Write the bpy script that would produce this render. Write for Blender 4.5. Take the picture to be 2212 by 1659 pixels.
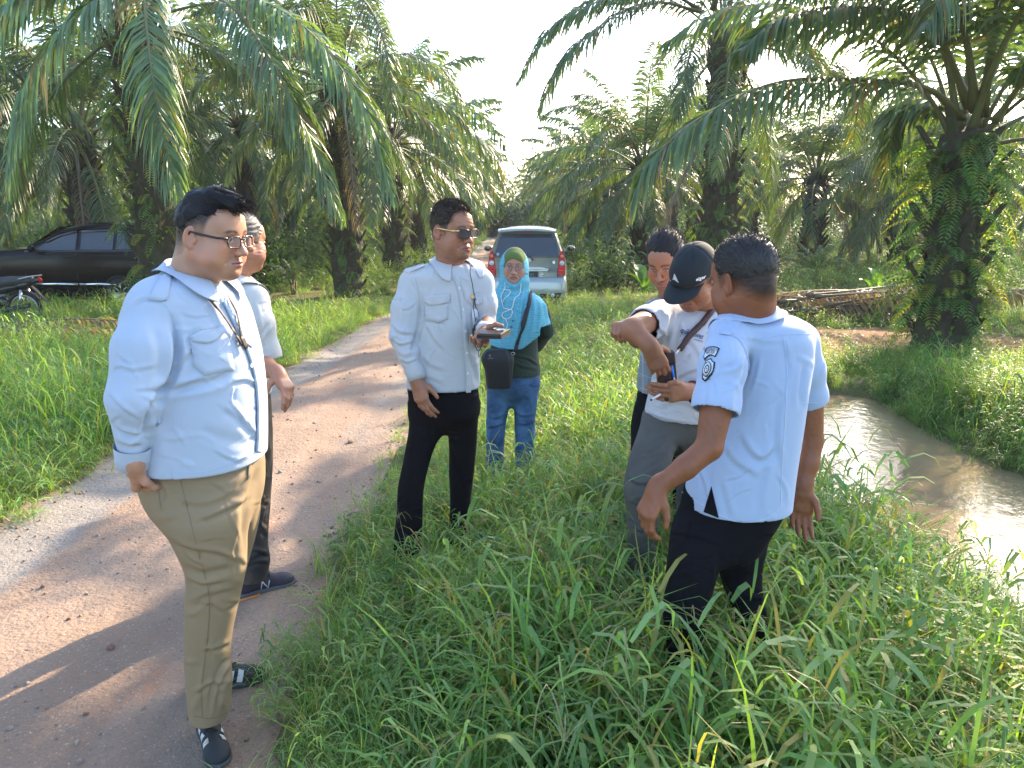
import bpy, math, random, sys, time
import numpy as np
from mathutils import Vector, Matrix, Euler
from mathutils.bvhtree import BVHTree
T0 = time.time()
sc = bpy.context.scene
for o in list(bpy.data.objects): bpy.data.objects.remove(o)
C = sc.collection
R = math.radians
# ---------------------------------------------------------------- camera
CAM_H = 1.70; PITCH = R(12.4); FPX = 1671.0
cd = bpy.data.cameras.new('camera'); cam = bpy.data.objects.new('camera', cd); C.objects.link(cam)
cam.location = (0, 0, CAM_H); cam.rotation_euler = (R(90) - PITCH, 0, 0)
cd.sensor_fit = 'HORIZONTAL'; cd.sensor_width = 36; cd.lens = 36 * FPX / 2212
cd.clip_start = .05; cd.clip_end = 3000
sc.camera = cam
sc.render.resolution_x = 1024; sc.render.resolution_y = 768
# ---------------------------------------------------------------- light
SUN_AZ = R(36); SUN_EL = R(27)      # azimuth right of the road direction (+Y)
w = bpy.data.worlds.new('World'); sc.world = w; w.use_nodes = True
nt = w.node_tree; bg = nt.nodes['Background']
sky = nt.nodes.new('ShaderNodeTexSky'); sky.sky_type = 'NISHITA'; sky.sun_disc = False
sky.sun_elevation = SUN_EL; sky.sun_rotation = SUN_AZ
sky.air_density = 1.0; sky.dust_density = 2.0; sky.ozone_density = 2.0; sky.altitude = 50
nt.links.new(sky.outputs[0], bg.inputs[0]); bg.inputs[1].default_value = .15
sl = bpy.data.lights.new('sun', 'SUN'); sun = bpy.data.objects.new('sun', sl); C.objects.link(sun)
sl.energy = 3.7; sl.angle = R(.6); sl.color = (1, .80, .58)
sd = Vector((math.sin(SUN_AZ) * math.cos(SUN_EL), math.cos(SUN_AZ) * math.cos(SUN_EL), math.sin(SUN_EL)))
sun.rotation_euler = sd.to_track_quat('Z', 'Y').to_euler(); sun.location = (5, 5, 12)
vs = sc.view_settings; vs.view_transform = 'Standard'; vs.look = 'None'; vs.gamma = 1; vs.exposure = 2.15; vs.use_curve_mapping = False
sc.cycles.use_denoising = True
sc.cycles.max_bounces = 8; sc.cycles.transparent_max_bounces = 12; sc.cycles.transmission_bounces = 4
sc.cycles.diffuse_bounces = 4; sc.cycles.glossy_bounces = 3; sc.cycles.sample_clamp_indirect = 6
# ---------------------------------------------------------------- measuring: a point of the photograph and its distance -> a place
def raydir(px, py):
    x = (px - 1106) / FPX; u = (829.5 - py) / FPX
    return np.array([x, math.cos(PITCH) + u * math.sin(PITCH), -math.sin(PITCH) + u * math.cos(PITCH)])
def P(px, py, Y):
    d = raydir(px, py); return np.array([0, 0, CAM_H]) + d * (Y / d[1])
def G(px, py, z=0.):
    d = raydir(px, py); return np.array([0, 0, CAM_H]) + d * ((z - CAM_H) / d[2])
def unit(v): v = np.asarray(v, float); return v / (np.linalg.norm(v) + 1e-12)
def sst(a, b, x):
    t = np.clip((x - a) / (b - a), 0, 1); return t * t * (3 - 2 * t)
# ---------------------------------------------------------------- materials
MATS = {}
def mat(name, col, rough=.6, spec=.5, metal=0., var=.0, vscale=8., bump=0., bscale=200., trans=0., tcol=None, attr=None,
        coat=0., ovar=0., alpha=1., emit=None, col2=None, sheen=0., bump2=0., b2scale=20., sss=0., rnd=0.):
    if name in MATS: return MATS[name]
    m = bpy.data.materials.new(name); m.use_nodes = True; t = m.node_tree; N = t.nodes; L = t.links
    b = N['Principled BSDF']; MATS[name] = m
    b.inputs['Roughness'].default_value = rough; b.inputs['Specular IOR Level'].default_value = spec
    b.inputs['Metallic'].default_value = metal; b.inputs['Coat Weight'].default_value = coat
    b.inputs['Alpha'].default_value = alpha
    if sheen: b.inputs['Sheen Weight'].default_value = sheen
    if sss: b.inputs['Subsurface Weight'].default_value = sss; b.inputs['Subsurface Scale'].default_value = .02; b.inputs['Subsurface Radius'].default_value = (1, .4, .2)
    if emit: b.inputs['Emission Color'].default_value = (*col, 1); b.inputs['Emission Strength'].default_value = emit
    if attr:
        a = N.new('ShaderNodeAttribute'); a.attribute_name = attr; src = a.outputs['Color']
    else:
        r = N.new('ShaderNodeRGB'); r.outputs[0].default_value = (*col, 1); src = r.outputs[0]
    tc = N.new('ShaderNodeTexCoord'); co = tc.outputs['Object']
    if var or col2:
        n = N.new('ShaderNodeTexNoise'); n.inputs['Scale'].default_value = vscale; n.inputs['Detail'].default_value = 6; L.new(co, n.inputs['Vector'])
        if col2:
            mx = N.new('ShaderNodeMix'); mx.data_type = 'RGBA'; cr = N.new('ShaderNodeMapRange'); cr.inputs[1].default_value = .42; cr.inputs[2].default_value = .6
            L.new(n.outputs['Fac'], cr.inputs[0]); L.new(cr.outputs[0], mx.inputs[0]); L.new(src, mx.inputs[6]); mx.inputs[7].default_value = (*col2, 1); src = mx.outputs[2]
        if var:
            mr = N.new('ShaderNodeMapRange'); mr.inputs[1].default_value = .25; mr.inputs[2].default_value = .75; mr.inputs[3].default_value = 1 - var; mr.inputs[4].default_value = 1 + var
            L.new(n.outputs['Fac'], mr.inputs[0]); hs = N.new('ShaderNodeVectorMath'); hs.operation = 'SCALE'; L.new(src, hs.inputs[0]); L.new(mr.outputs[0], hs.inputs['Scale']); src = hs.outputs[0]
    if ovar:
        oi = N.new('ShaderNodeObjectInfo'); h = N.new('ShaderNodeHueSaturation'); L.new(src, h.inputs['Color'])
        m1 = N.new('ShaderNodeMapRange'); m1.inputs[3].default_value = .5 - ovar * .10; m1.inputs[4].default_value = .5 + ovar * .06; L.new(oi.outputs['Random'], m1.inputs[0]); L.new(m1.outputs[0], h.inputs['Hue'])
        mm = N.new('ShaderNodeMath'); mm.operation = 'FRACT'; m0 = N.new('ShaderNodeMath'); m0.operation = 'MULTIPLY'; m0.inputs[1].default_value = 17.3
        L.new(oi.outputs['Random'], m0.inputs[0]); L.new(m0.outputs[0], mm.inputs[0])
        m2 = N.new('ShaderNodeMapRange'); m2.inputs[3].default_value = 1 - ovar; m2.inputs[4].default_value = 1 + ovar; L.new(mm.outputs[0], m2.inputs[0]); L.new(m2.outputs[0], h.inputs['Value'])
        src = h.outputs[0]
    L.new(src, b.inputs['Base Color'])
    nrm = None
    for amt, s in ((bump2, b2scale), (bump, bscale)):
        if amt:
            n2 = N.new('ShaderNodeTexNoise'); n2.inputs['Scale'].default_value = s; n2.inputs['Detail'].default_value = 4; L.new(co, n2.inputs['Vector'])
            bp = N.new('ShaderNodeBump'); bp.inputs['Strength'].default_value = min(1, amt); bp.inputs['Distance'].default_value = .5 / s; L.new(n2.outputs['Fac'], bp.inputs['Height'])
            if nrm: L.new(nrm, bp.inputs['Normal'])
            nrm = bp.outputs[0]
    if nrm: L.new(nrm, b.inputs['Normal'])
    if trans:
        tr = N.new('ShaderNodeBsdfTranslucent')
        mc = N.new('ShaderNodeMix'); mc.data_type = 'RGBA'; mc.blend_type = 'MULTIPLY'; mc.inputs[0].default_value = 1; mc.clamp_result = False
        L.new(src, mc.inputs[6]); tq = tcol or (1.6, 1.5, .5); mc.inputs[7].default_value = (*tq, 1); L.new(mc.outputs[2], tr.inputs[0])
        ms = N.new('ShaderNodeMixShader'); ms.inputs[0].default_value = trans
        L.new(b.outputs[0], ms.inputs[1]); L.new(tr.outputs[0], ms.inputs[2]); L.new(ms.outputs[0], N['Material Output'].inputs[0])
    return m
# ---------------------------------------------------------------- mesh and object helpers
def mesh_np(name, v, faces, m, smooth=True, cols=None, mats=None, mi=None):
    """faces: (n,k) array or list of tuples"""
    me = bpy.data.meshes.new(name); v = np.asarray(v, np.float32)
    me.vertices.add(len(v)); me.vertices.foreach_set('co', v.ravel())
    if isinstance(faces, np.ndarray): k = faces.shape[1]; tot = np.full(len(faces), k, np.int32); flat = faces.astype(np.int32).ravel()
    else:
        tot = np.array([len(f) for f in faces], np.int32); flat = np.array([i for f in faces for i in f], np.int32)
    me.loops.add(len(flat)); me.loops.foreach_set('vertex_index', flat)
    me.polygons.add(len(tot)); st = np.zeros(len(tot), np.int32); st[1:] = np.cumsum(tot)[:-1]
    me.polygons.foreach_set('loop_start', st); me.polygons.foreach_set('loop_total', tot)
    me.polygons.foreach_set('use_smooth', np.full(len(tot), smooth))
    for q in (mats or [m]): me.materials.append(q)
    if mi is not None: me.polygons.foreach_set('material_index', np.asarray(mi, np.int32))
    me.update(calc_edges=True)
    if cols is not None:
        a = me.color_attributes.new('Col', 'FLOAT_COLOR', 'POINT'); c = np.ones((len(v), 4), np.float32); c[:, :3] = cols
        a.data.foreach_set('color', c.ravel())
    return me
def add(name, me, parent=None, loc=None, rot=None, label=None, cat=None, group=None, kind=None):
    o = bpy.data.objects.new(name, me); C.objects.link(o)
    if parent: o.parent = parent
    if loc is not None: o.location = loc
    if rot is not None: o.rotation_euler = rot
    if label: o['label'] = label
    if cat: o['category'] = cat
    if group: o['group'] = group
    if kind: o['kind'] = kind
    return o
def thing(name, loc, label, cat, group=None, rz=0.): return add(name, None, None, loc, (0, 0, rz), label, cat, group)
class MB:
    """collects verts and faces into one mesh"""
    def __init__(s): s.v = []; s.f = []; s.n = 0; s.mi = []
    def put(s, v, f, mi=0):
        v = np.asarray(v, float).reshape(-1, 3); s.v.append(v); s.f += [tuple(i + s.n for i in q) for q in f]; s.mi += [mi] * len(f); s.n += len(v)
    def box(s, lo, hi, M=None, bev=0., mi=0):
        x0, y0, z0 = lo; x1, y1, z1 = hi
        v = np.array([(x, y, z) for x in (x0, x1) for y in (y0, y1) for z in (z0, z1)], float)
        if M is not None: v = v @ M[0].T + M[1]
        s.put(v, [(0, 1, 3, 2), (4, 6, 7, 5), (0, 4, 5, 1), (2, 3, 7, 6), (0, 2, 6, 4), (1, 5, 7, 3)], mi)
    def tube(s, pts, r, n=6, closed=False, mi=0, flat=None, cap=True):
        pts = np.asarray(pts, float); k = len(pts); r = np.broadcast_to(np.asarray(r, float), (k,))
        if closed: tg = np.roll(pts, -1, 0) - np.roll(pts, 1, 0)
        else: tg = np.gradient(pts, axis=0)
        tg /= np.linalg.norm(tg, axis=1)[:, None] + 1e-9
        up = np.array([0, 0, 1.]); 
        if abs(tg[0] @ up) > .9: up = np.array([1., 0, 0])
        rings = []; nprev = unit(np.cross(tg[0], up))
        for i in range(k):
            nn = nprev - tg[i] * (nprev @ tg[i]); nn = unit(nn); nprev = nn; bb = np.cross(tg[i], nn)
            a = np.arange(n) * 2 * math.pi / n
            fx, fy = (1, 1) if flat is None else flat
            rings.append(pts[i] + r[i] * (np.cos(a)[:, None] * nn * fx + np.sin(a)[:, None] * bb * fy))
        v = np.concatenate(rings); f = []
        for i in range(k if closed else k - 1):
            j = (i + 1) % k
            for q in range(n): f.append((i * n + q, i * n + (q + 1) % n, j * n + (q + 1) % n, j * n + q))
        if not closed and cap: f.append(tuple(range(n))[::-1]); f.append(tuple(range((k - 1) * n, k * n)))
        s.put(v, f, mi)
    def lathe(s, prof, n=16, M=None, mi=0, ax='z'):
        a = np.arange(n) * 2 * math.pi / n; v = []
        for r_, z_ in prof:
            q = np.stack([r_ * np.cos(a), r_ * np.sin(a), np.full(n, z_)], 1)
            if ax == 'y': q = q[:, [0, 2, 1]]
            if ax == 'x': q = q[:, [2, 0, 1]]
            v.append(q)
        v = np.concatenate(v)
        if M is not None: v = v @ M[0].T + M[1]
        f = [(i * n + q, i * n + (q + 1) % n, (i + 1) * n + (q + 1) % n, (i + 1) * n + q) for i in range(len(prof) - 1) for q in range(n)]
        s.put(v, f, mi)
    def mesh(s, name, m, smooth=True, mats=None, cols=None):
        return mesh_np(name, np.concatenate(s.v), s.f, m, smooth, mats=mats, mi=s.mi if mats else None, cols=cols)
def catmull(pts, n):
    pts = np.asarray(pts, float); k = len(pts)
    p = np.vstack([2 * pts[0] - pts[1], pts, 2 * pts[-1] - pts[-2]])
    t = np.linspace(0, k - 1 - 1e-9, n); i = t.astype(int); u = (t - i)[:, None]
    a, b, c, d = p[i], p[i + 1], p[i + 2], p[i + 3]
    return .5 * (2 * b + (c - a) * u + (2 * a - 5 * b + 4 * c - d) * u * u + (3 * b - 3 * c + d - a) * u ** 3)
# ---------------------------------------------------------------- distance fields -> meshes (bodies, clothes, stones, shoes)
class SDF:
    def __init__(s, lo, hi, h):
        s.h = h; s.lo = np.asarray(lo, float); n = np.ceil((np.asarray(hi) - s.lo) / h).astype(int) + 1
        s.ax = [(s.lo[i] + h * np.arange(n[i])).astype(np.float32) for i in range(3)]; s.v = np.full(n, .06, np.float32)
    def _sub(s, lo, hi):
        sl = []
        for i in range(3):
            a = int(np.clip(math.floor((lo[i] - s.lo[i]) / s.h), 0, s.v.shape[i])); b = int(np.clip(math.ceil((hi[i] - s.lo[i]) / s.h) + 1, 0, s.v.shape[i]))
            if b - a < 1: return None
            sl.append(slice(a, b))
        sl = tuple(sl)
        return sl, s.ax[0][sl[0]][:, None, None], s.ax[1][sl[1]][None, :, None], s.ax[2][sl[2]][None, None, :]
    def _op(s, sl, d, k, op):
        a = s.v[sl]
        if op == 'u': h = np.maximum(k - np.abs(a - d), 0) / k; s.v[sl] = np.minimum(a, d) - h * h * k * .25
        elif op == 's': h = np.maximum(k - np.abs(a + d), 0) / k; s.v[sl] = np.maximum(a, -d) + h * h * k * .25
    def cap(s, a, b, ra, rb, k=.02, op='u', sq=None):
        a = np.asarray(a, float); b = np.asarray(b, float); m = max(ra, rb) + k + 2 * s.h
        g = s._sub(np.minimum(a, b) - m, np.maximum(a, b) + m)
        if g is None: return
        sl, X, Y, Z = g; ba = b - a; L2 = max(ba @ ba, 1e-9)
        t = np.clip(((X - a[0]) * ba[0] + (Y - a[1]) * ba[1] + (Z - a[2]) * ba[2]) / L2, 0, 1)
        d = np.sqrt((X - a[0] - t * ba[0]) ** 2 + (Y - a[1] - t * ba[1]) ** 2 + (Z - a[2] - t * ba[2]) ** 2) - (ra + (rb - ra) * t)
        s._op(sl, d, k, op)
    def chain(s, pts, rs, k=.02, kk=None):
        for i in range(len(pts) - 1): s.cap(pts[i], pts[i + 1], rs[i], rs[i + 1], k)
    def ell(s, c, r, Rm=None, k=.02, op='u'):
        c = np.asarray(c, float); r = np.asarray(r, float); m = r.max() + k + 2 * s.h
        g = s._sub(c - m, c + m)
        if g is None: return
        sl, X, Y, Z = g; x, y, z = X - c[0], Y - c[1], Z - c[2]
        if Rm is not None: x, y, z = (Rm[0, i] * x + Rm[1, i] * y + Rm[2, i] * z for i in range(3))
        k0 = np.sqrt((x / r[0]) ** 2 + (y / r[1]) ** 2 + (z / r[2]) ** 2); k1 = np.sqrt((x / r[0] ** 2) ** 2 + (y / r[1] ** 2) ** 2 + (z / r[2] ** 2) ** 2) + 1e-6
        s._op(sl, k0 * (k0 - 1) / k1, k, op)
    def loft(s, lv, k=.02, ex=2.3, yaw=0., op='u'):
        """lv rows: z, cx, cy, a, b  (a along the yaw direction)"""
        lv = np.asarray(sorted(lv), float); z0, z1 = lv[0, 0], lv[-1, 0]
        m = max(lv[:, 3].max(), lv[:, 4].max()) + k + 2 * s.h
        g = s._sub((lv[:, 1].min() - m, lv[:, 2].min() - m, z0 - k - 2 * s.h), (lv[:, 1].max() + m, lv[:, 2].max() + m, z1 + k + 2 * s.h))
        if g is None: return
        sl, X, Y, Z = g; zz = Z.ravel(); q = []
        for c in range(1, 5): q.append(smooth_interp(zz, lv[:, 0], lv[:, c]).astype(np.float32)[None, None, :])
        x, y = X - q[0], Y - q[1]; cs, sn = math.cos(yaw), math.sin(yaw)
        u = np.abs((cs * x + sn * y) / q[2]); v_ = np.abs((-sn * x + cs * y) / q[3])
        k0 = (u ** ex + v_ ** ex) ** (1 / ex) + 1e-6
        d = (k0 - 1) * (q[2] * q[3]) * k0 / np.sqrt((u * q[3]) ** 2 + (v_ * q[2]) ** 2 + 1e-8)
        d = np.maximum(d, np.maximum(Z - z1, z0 - Z)); s._op(sl, d, k, op)
    def plane(s, p, n):
        """keeps the side the normal points away from"""
        n = unit(n); X, Y, Z = s.ax[0][:, None, None], s.ax[1][None, :, None], s.ax[2][None, None, :]
        s.v = np.maximum(s.v, ((X - p[0]) * n[0] + (Y - p[1]) * n[1] + (Z - p[2]) * n[2]).astype(np.float32))
    def crease(s, pts, r, amp, taper=True):
        """a fold line: amp > 0 digs a valley, amp < 0 raises a ridge"""
        pts = catmull(pts, max(4, 3 * len(pts))) if len(pts) > 2 else np.asarray(pts, float)
        m = 3 * r; g = s._sub(pts.min(0) - m, pts.max(0) + m)
        if g is None: return
        sl, X, Y, Z = g; best = np.full(s.v[sl].shape, 9., np.float32); n = len(pts) - 1; tt = np.zeros_like(best)
        for i in range(n):
            a, b = pts[i], pts[i + 1]; ba = b - a; L2 = max(ba @ ba, 1e-9)
            t = np.clip(((X - a[0]) * ba[0] + (Y - a[1]) * ba[1] + (Z - a[2]) * ba[2]) / L2, 0, 1)
            d = (X - a[0] - t * ba[0]) ** 2 + (Y - a[1] - t * ba[1]) ** 2 + (Z - a[2] - t * ba[2]) ** 2
            w = d < best; best = np.where(w, d, best); tt = np.where(w, (i + t) / n, tt)
        e = np.exp(-best / (r * r)) * amp
        if taper: e = e * np.clip(np.sin(np.pi * (tt * .92 + .04)) * 1.6, 0, 1)
        s.v[sl] += e
    def disp(s, fn, band=.03):
        i = np.nonzero(np.abs(s.v) < band); p = np.stack([s.ax[j][i[j]] for j in range(3)], 1)
        s.v[i] += fn(p).astype(np.float32)
    def mesh(s):
        v = s.v; S = v < 0; c = np.zeros(tuple(np.array(v.shape) - 1), np.uint8)
        for dx in (0, 1):
            for dy in (0, 1):
                for dz in (0, 1): c += S[dx:S.shape[0] - 1 + dx, dy:S.shape[1] - 1 + dy, dz:S.shape[2] - 1 + dz]
        idx = np.nonzero((c > 0) & (c < 8)); n = len(idx[0])
        if n == 0: return np.zeros((0, 3)), np.zeros((0, 4), int)
        ids = np.full(c.shape, -1, np.int32); ids[idx] = np.arange(n)
        I = np.stack(idx, 1); acc = np.zeros((n, 3)); cnt = np.zeros(n)
        cr = {(x, y, z): v[idx[0] + x, idx[1] + y, idx[2] + z] for x in (0, 1) for y in (0, 1) for z in (0, 1)}
        for a in cr:
            for ax in range(3):
                if a[ax] == 0:
                    b = list(a); b[ax] = 1; va, vb = cr[a], cr[tuple(b)]; m = (va < 0) != (vb < 0)
                    t = va[m] / (va[m] - vb[m]); p = np.tile(np.array(a, float), (m.sum(), 1)); p[:, ax] += t; acc[m] += p; cnt[m] += 1
        V = s.lo + s.h * (I + acc / cnt[:, None]); F = []
        for ax in range(3):
            u_, w_ = [(1, 2), (2, 0), (0, 1)][ax]
            A = [slice(1, -1)] * 3; A[ax] = slice(0, -1); B = [slice(1, -1)] * 3; B[ax] = slice(1, None)
            sa, sb = S[tuple(A)], S[tuple(B)]; e = np.nonzero(sa != sb)
            if len(e[0]) == 0: continue
            base = np.stack(e, 1); base[:, u_] += 1; base[:, w_] += 1
            q = []
            for du, dw in ((-1, -1), (0, -1), (0, 0), (-1, 0)):
                k = base.copy(); k[:, u_] += du; k[:, w_] += dw; q.append(ids[k[:, 0], k[:, 1], k[:, 2]])
            q = np.stack(q, 1); fl = ~sa[e]; q[fl] = q[fl][:, ::-1]; F.append(q)
        return V, np.concatenate(F)
def smooth_interp(x, xp, fp):
    m = np.gradient(fp, xp) if len(xp) > 2 else np.full(len(xp), (fp[-1] - fp[0]) / (xp[-1] - xp[0]))
    i = np.clip(np.searchsorted(xp, x) - 1, 0, len(xp) - 2); h = xp[i + 1] - xp[i]; t = np.clip((x - xp[i]) / h, 0, 1)
    return (2 * t ** 3 - 3 * t ** 2 + 1) * fp[i] + (t ** 3 - 2 * t ** 2 + t) * h * m[i] + (-2 * t ** 3 + 3 * t ** 2) * fp[i + 1] + (t ** 3 - t ** 2) * h * m[i + 1]
def relax(V, F, it=2, lam=.5):
    """smooths a quad mesh a little"""
    E = np.concatenate([F[:, [0, 1]], F[:, [1, 2]], F[:, [2, 3]], F[:, [3, 0]]]); n = len(V)
    for _ in range(it):
        deg = np.bincount(E.ravel(), minlength=n).astype(float); A = np.stack([np.bincount(E[:, 0], V[E[:, 1], j], n) + np.bincount(E[:, 1], V[E[:, 0], j], n) for j in range(3)], 1)
        V = V + lam * (A / np.maximum(deg, 1)[:, None] - V)
    return V
def cut_faces(V, F, tests):
    """removes the flat end caps; tests: (point, normal, half width of the band, radius)"""
    fc = V[F].mean(1); nr = np.cross(V[F[:, 2]] - V[F[:, 0]], V[F[:, 3]] - V[F[:, 1]]); nr /= np.linalg.norm(nr, axis=1)[:, None] + 1e-12
    keep = np.ones(len(F), bool)
    for p, n, w_, rad in tests:
        n = unit(n); d = (fc - p) @ n; keep &= ~((np.abs(d) < w_) & (nr @ n > .6) & (np.linalg.norm(fc - p, axis=1) < rad))
    F = F[keep]; used = np.unique(F); mp = np.full(len(V), -1); mp[used] = np.arange(len(used)); return V[used], mp[F]
def wav(p, seed, freq, oct=6, an=(1, 1, 1)):
    """smooth pseudo-noise from summed waves, about -1..1"""
    rg = np.random.RandomState(seed); s_ = 0; p = p * np.asarray(an)
    q = p + .35 / freq * np.stack([np.sin(freq * (p @ rg.randn(3)) * 1.3 + rg.rand() * 6) for _ in range(3)], 1)
    for i in range(oct): s_ = s_ + np.sin(freq * (q @ unit(rg.randn(3))) * (1 + .5 * i / oct) * 2 + rg.rand() * 6.28)
    return s_ / math.sqrt(oct) * .8
def fold(p, seed, freq, an=(1, 1, 1), sharp=1.0):
    w_ = wav(p, seed, freq, 5, an); return (np.abs(w_) ** sharp) - .45
# ---------------------------------------------------------------- laying thin pieces on a surface
def bvh_of(*me):
    v = []; f = []; n = 0
    for m in me:
        co = np.empty(len(m.vertices) * 3, np.float32); m.vertices.foreach_get('co', co); co = co.reshape(-1, 3); v += [tuple(c) for c in co.tolist()]
        f += [tuple(i + n for i in p.vertices) for p in m.polygons]; n = len(v)
    return BVHTree.FromPolygons(v, f)
def hit(bv, px, py, back=None):
    d = Vector(raydir(px, py)).normalized(); h = bv.ray_cast(Vector((0, 0, CAM_H)), d)
    if h[0] is None: return None
    return np.array(h[0]), np.array(h[1]), np.array(d)
def lay(bv, pts, off=.003):
    """pixel points -> points just outside the surface; misses take the depth of the nearest hit"""
    res = [hit(bv, *p) for p in pts]; ok = [i for i, r_ in enumerate(res) if r_]
    out = []
    for i, r_ in enumerate(res):
        if r_ is None:
            if not ok: out.append(P(*pts[i], 2.5)); continue
            j = min(ok, key=lambda q: abs(pts[q][0] - pts[i][0]) + abs(pts[q][1] - pts[i][1])); out.append(P(*pts[i], res[j][0][1]) - res[j][2] * off)
        else:
            nn = r_[1] if r_[1] @ r_[2] < 0 else -r_[1]; nn = unit(nn - r_[2] * .5); out.append(r_[0] + nn * off)
    return np.array(out)
def patch(bv, outline, off=.003, rings=4, sub=4, thick=.003, mb=None, mi=0, curve=False):
    """a thin piece with the given outline (pixels) lying on the surface"""
    o = np.asarray(outline, float)
    if curve: oo = catmull(np.vstack([o, o[:1]]), len(o) * sub + 1)[:-1]
    else: oo = np.concatenate([o[i] + (o[(i + 1) % len(o)] - o[i]) * np.linspace(0, 1, sub, endpoint=False)[:, None] for i in range(len(o))])
    c = oo.mean(0); n = len(oo); px = [tuple(c)]
    for r_ in range(1, rings + 1): px += [tuple(c + (q - c) * r_ / rings) for q in oo]
    v = lay(bv, px, off); f = [(0, 1 + i, 1 + (i + 1) % n) for i in range(n)]
    for r_ in range(rings - 1):
        a = 1 + r_ * n; b = a + n; f += [(a + i, b + i, b + (i + 1) % n, a + (i + 1) % n) for i in range(n)]
    rim = v[-n:]; d = unit(c * 0 + 0 if False else 0) if False else None
    cam0 = np.array([0, 0, CAM_H]); low = rim + np.array([unit(q - cam0) for q in rim]) * thick
    v = np.vstack([v, low]); a = 1 + (rings - 1) * n; b = a + n
    f += [(a + i, b + i, b + (i + 1) % n, a + (i + 1) % n) for i in range(n)]
    mb = mb or MB(); mb.put(v, f, mi); return mb
def strip(bv, line, wpx, off=.004, n=24, thick=.003, mb=None, mi=0):
    """a band of the given pixel width along a pixel line, lying on the surface"""
    l = catmull(line, n) if len(line) > 2 else np.linspace(line[0], line[1], n)
    t = np.gradient(l, axis=0); t /= np.linalg.norm(t, axis=1)[:, None]; nn = np.stack([-t[:, 1], t[:, 0]], 1)
    wv = np.interp(np.linspace(0, 1, n), np.linspace(0, 1, len(np.atleast_1d(wpx))), np.atleast_1d(wpx))[:, None] / 2
    cc = lay(bv, [tuple(q) for q in l], off); A = lay(bv, [tuple(q) for q in l - nn * wv], off); B = lay(bv, [tuple(q) for q in l + nn * wv], off)
    cam0 = np.array([0, 0, CAM_H]); dn = lambda X: X + np.array([unit(q - cam0) for q in X]) * thick
    v = np.concatenate([dn(A), A, cc, B, dn(B)]); f = []
    for r_ in range(4): f += [(r_ * n + i, (r_ + 1) * n + i, (r_ + 1) * n + i + 1, r_ * n + i + 1) for i in range(n - 1)]
    mb = mb or MB(); mb.put(v, f, mi); return mb
def text2d(s, shear=0., bold=0.):
    cu = bpy.data.curves.new('lettering', 'FONT'); cu.body = s; cu.size = 1; cu.shear = shear; cu.offset = bold; cu.resolution_u = 3
    o = bpy.data.objects.new('lettering', cu); C.objects.link(o); dg = bpy.context.evaluated_depsgraph_get(); me = bpy.data.meshes.new_from_object(o.evaluated_get(dg))
    v = np.array([q.co[:2] for q in me.vertices]); f = [tuple(p.vertices) for p in me.polygons]; C.objects.unlink(o); bpy.data.objects.remove(o); bpy.data.curves.remove(cu)
    v[:, 0] -= v[:, 0].min(); W = v[:, 0].max(); H = .7; return v[:, 0] / W, v[:, 1] / H, f
def lay_text(bv, s, o, u, vv, off=.005, mb=None, warp=None, mi=0, shear=0., bold=.01):
    """o: pixel of the lower left corner, u: pixel vector along the words, vv: pixel vector up the letters"""
    x, y, f = text2d(s, shear, bold); px = np.array(o)[None] + x[:, None] * np.array(u) + y[:, None] * np.array(vv)
    if warp: px = np.array([warp(a, b) for a, b in zip(x, y)])
    mb = mb or MB(); mb.put(lay(bv, [tuple(q) for q in px], off), f, mi); return mb
def text3d(s, o, u, vv, mb=None, mi=0, shear=0., bold=.01):
    x, y, f = text2d(s, shear, bold); mb = mb or MB(); mb.put(np.array(o)[None] + x[:, None] * np.array(u) + y[:, None] * np.array(vv), f, mi); return mb
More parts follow.
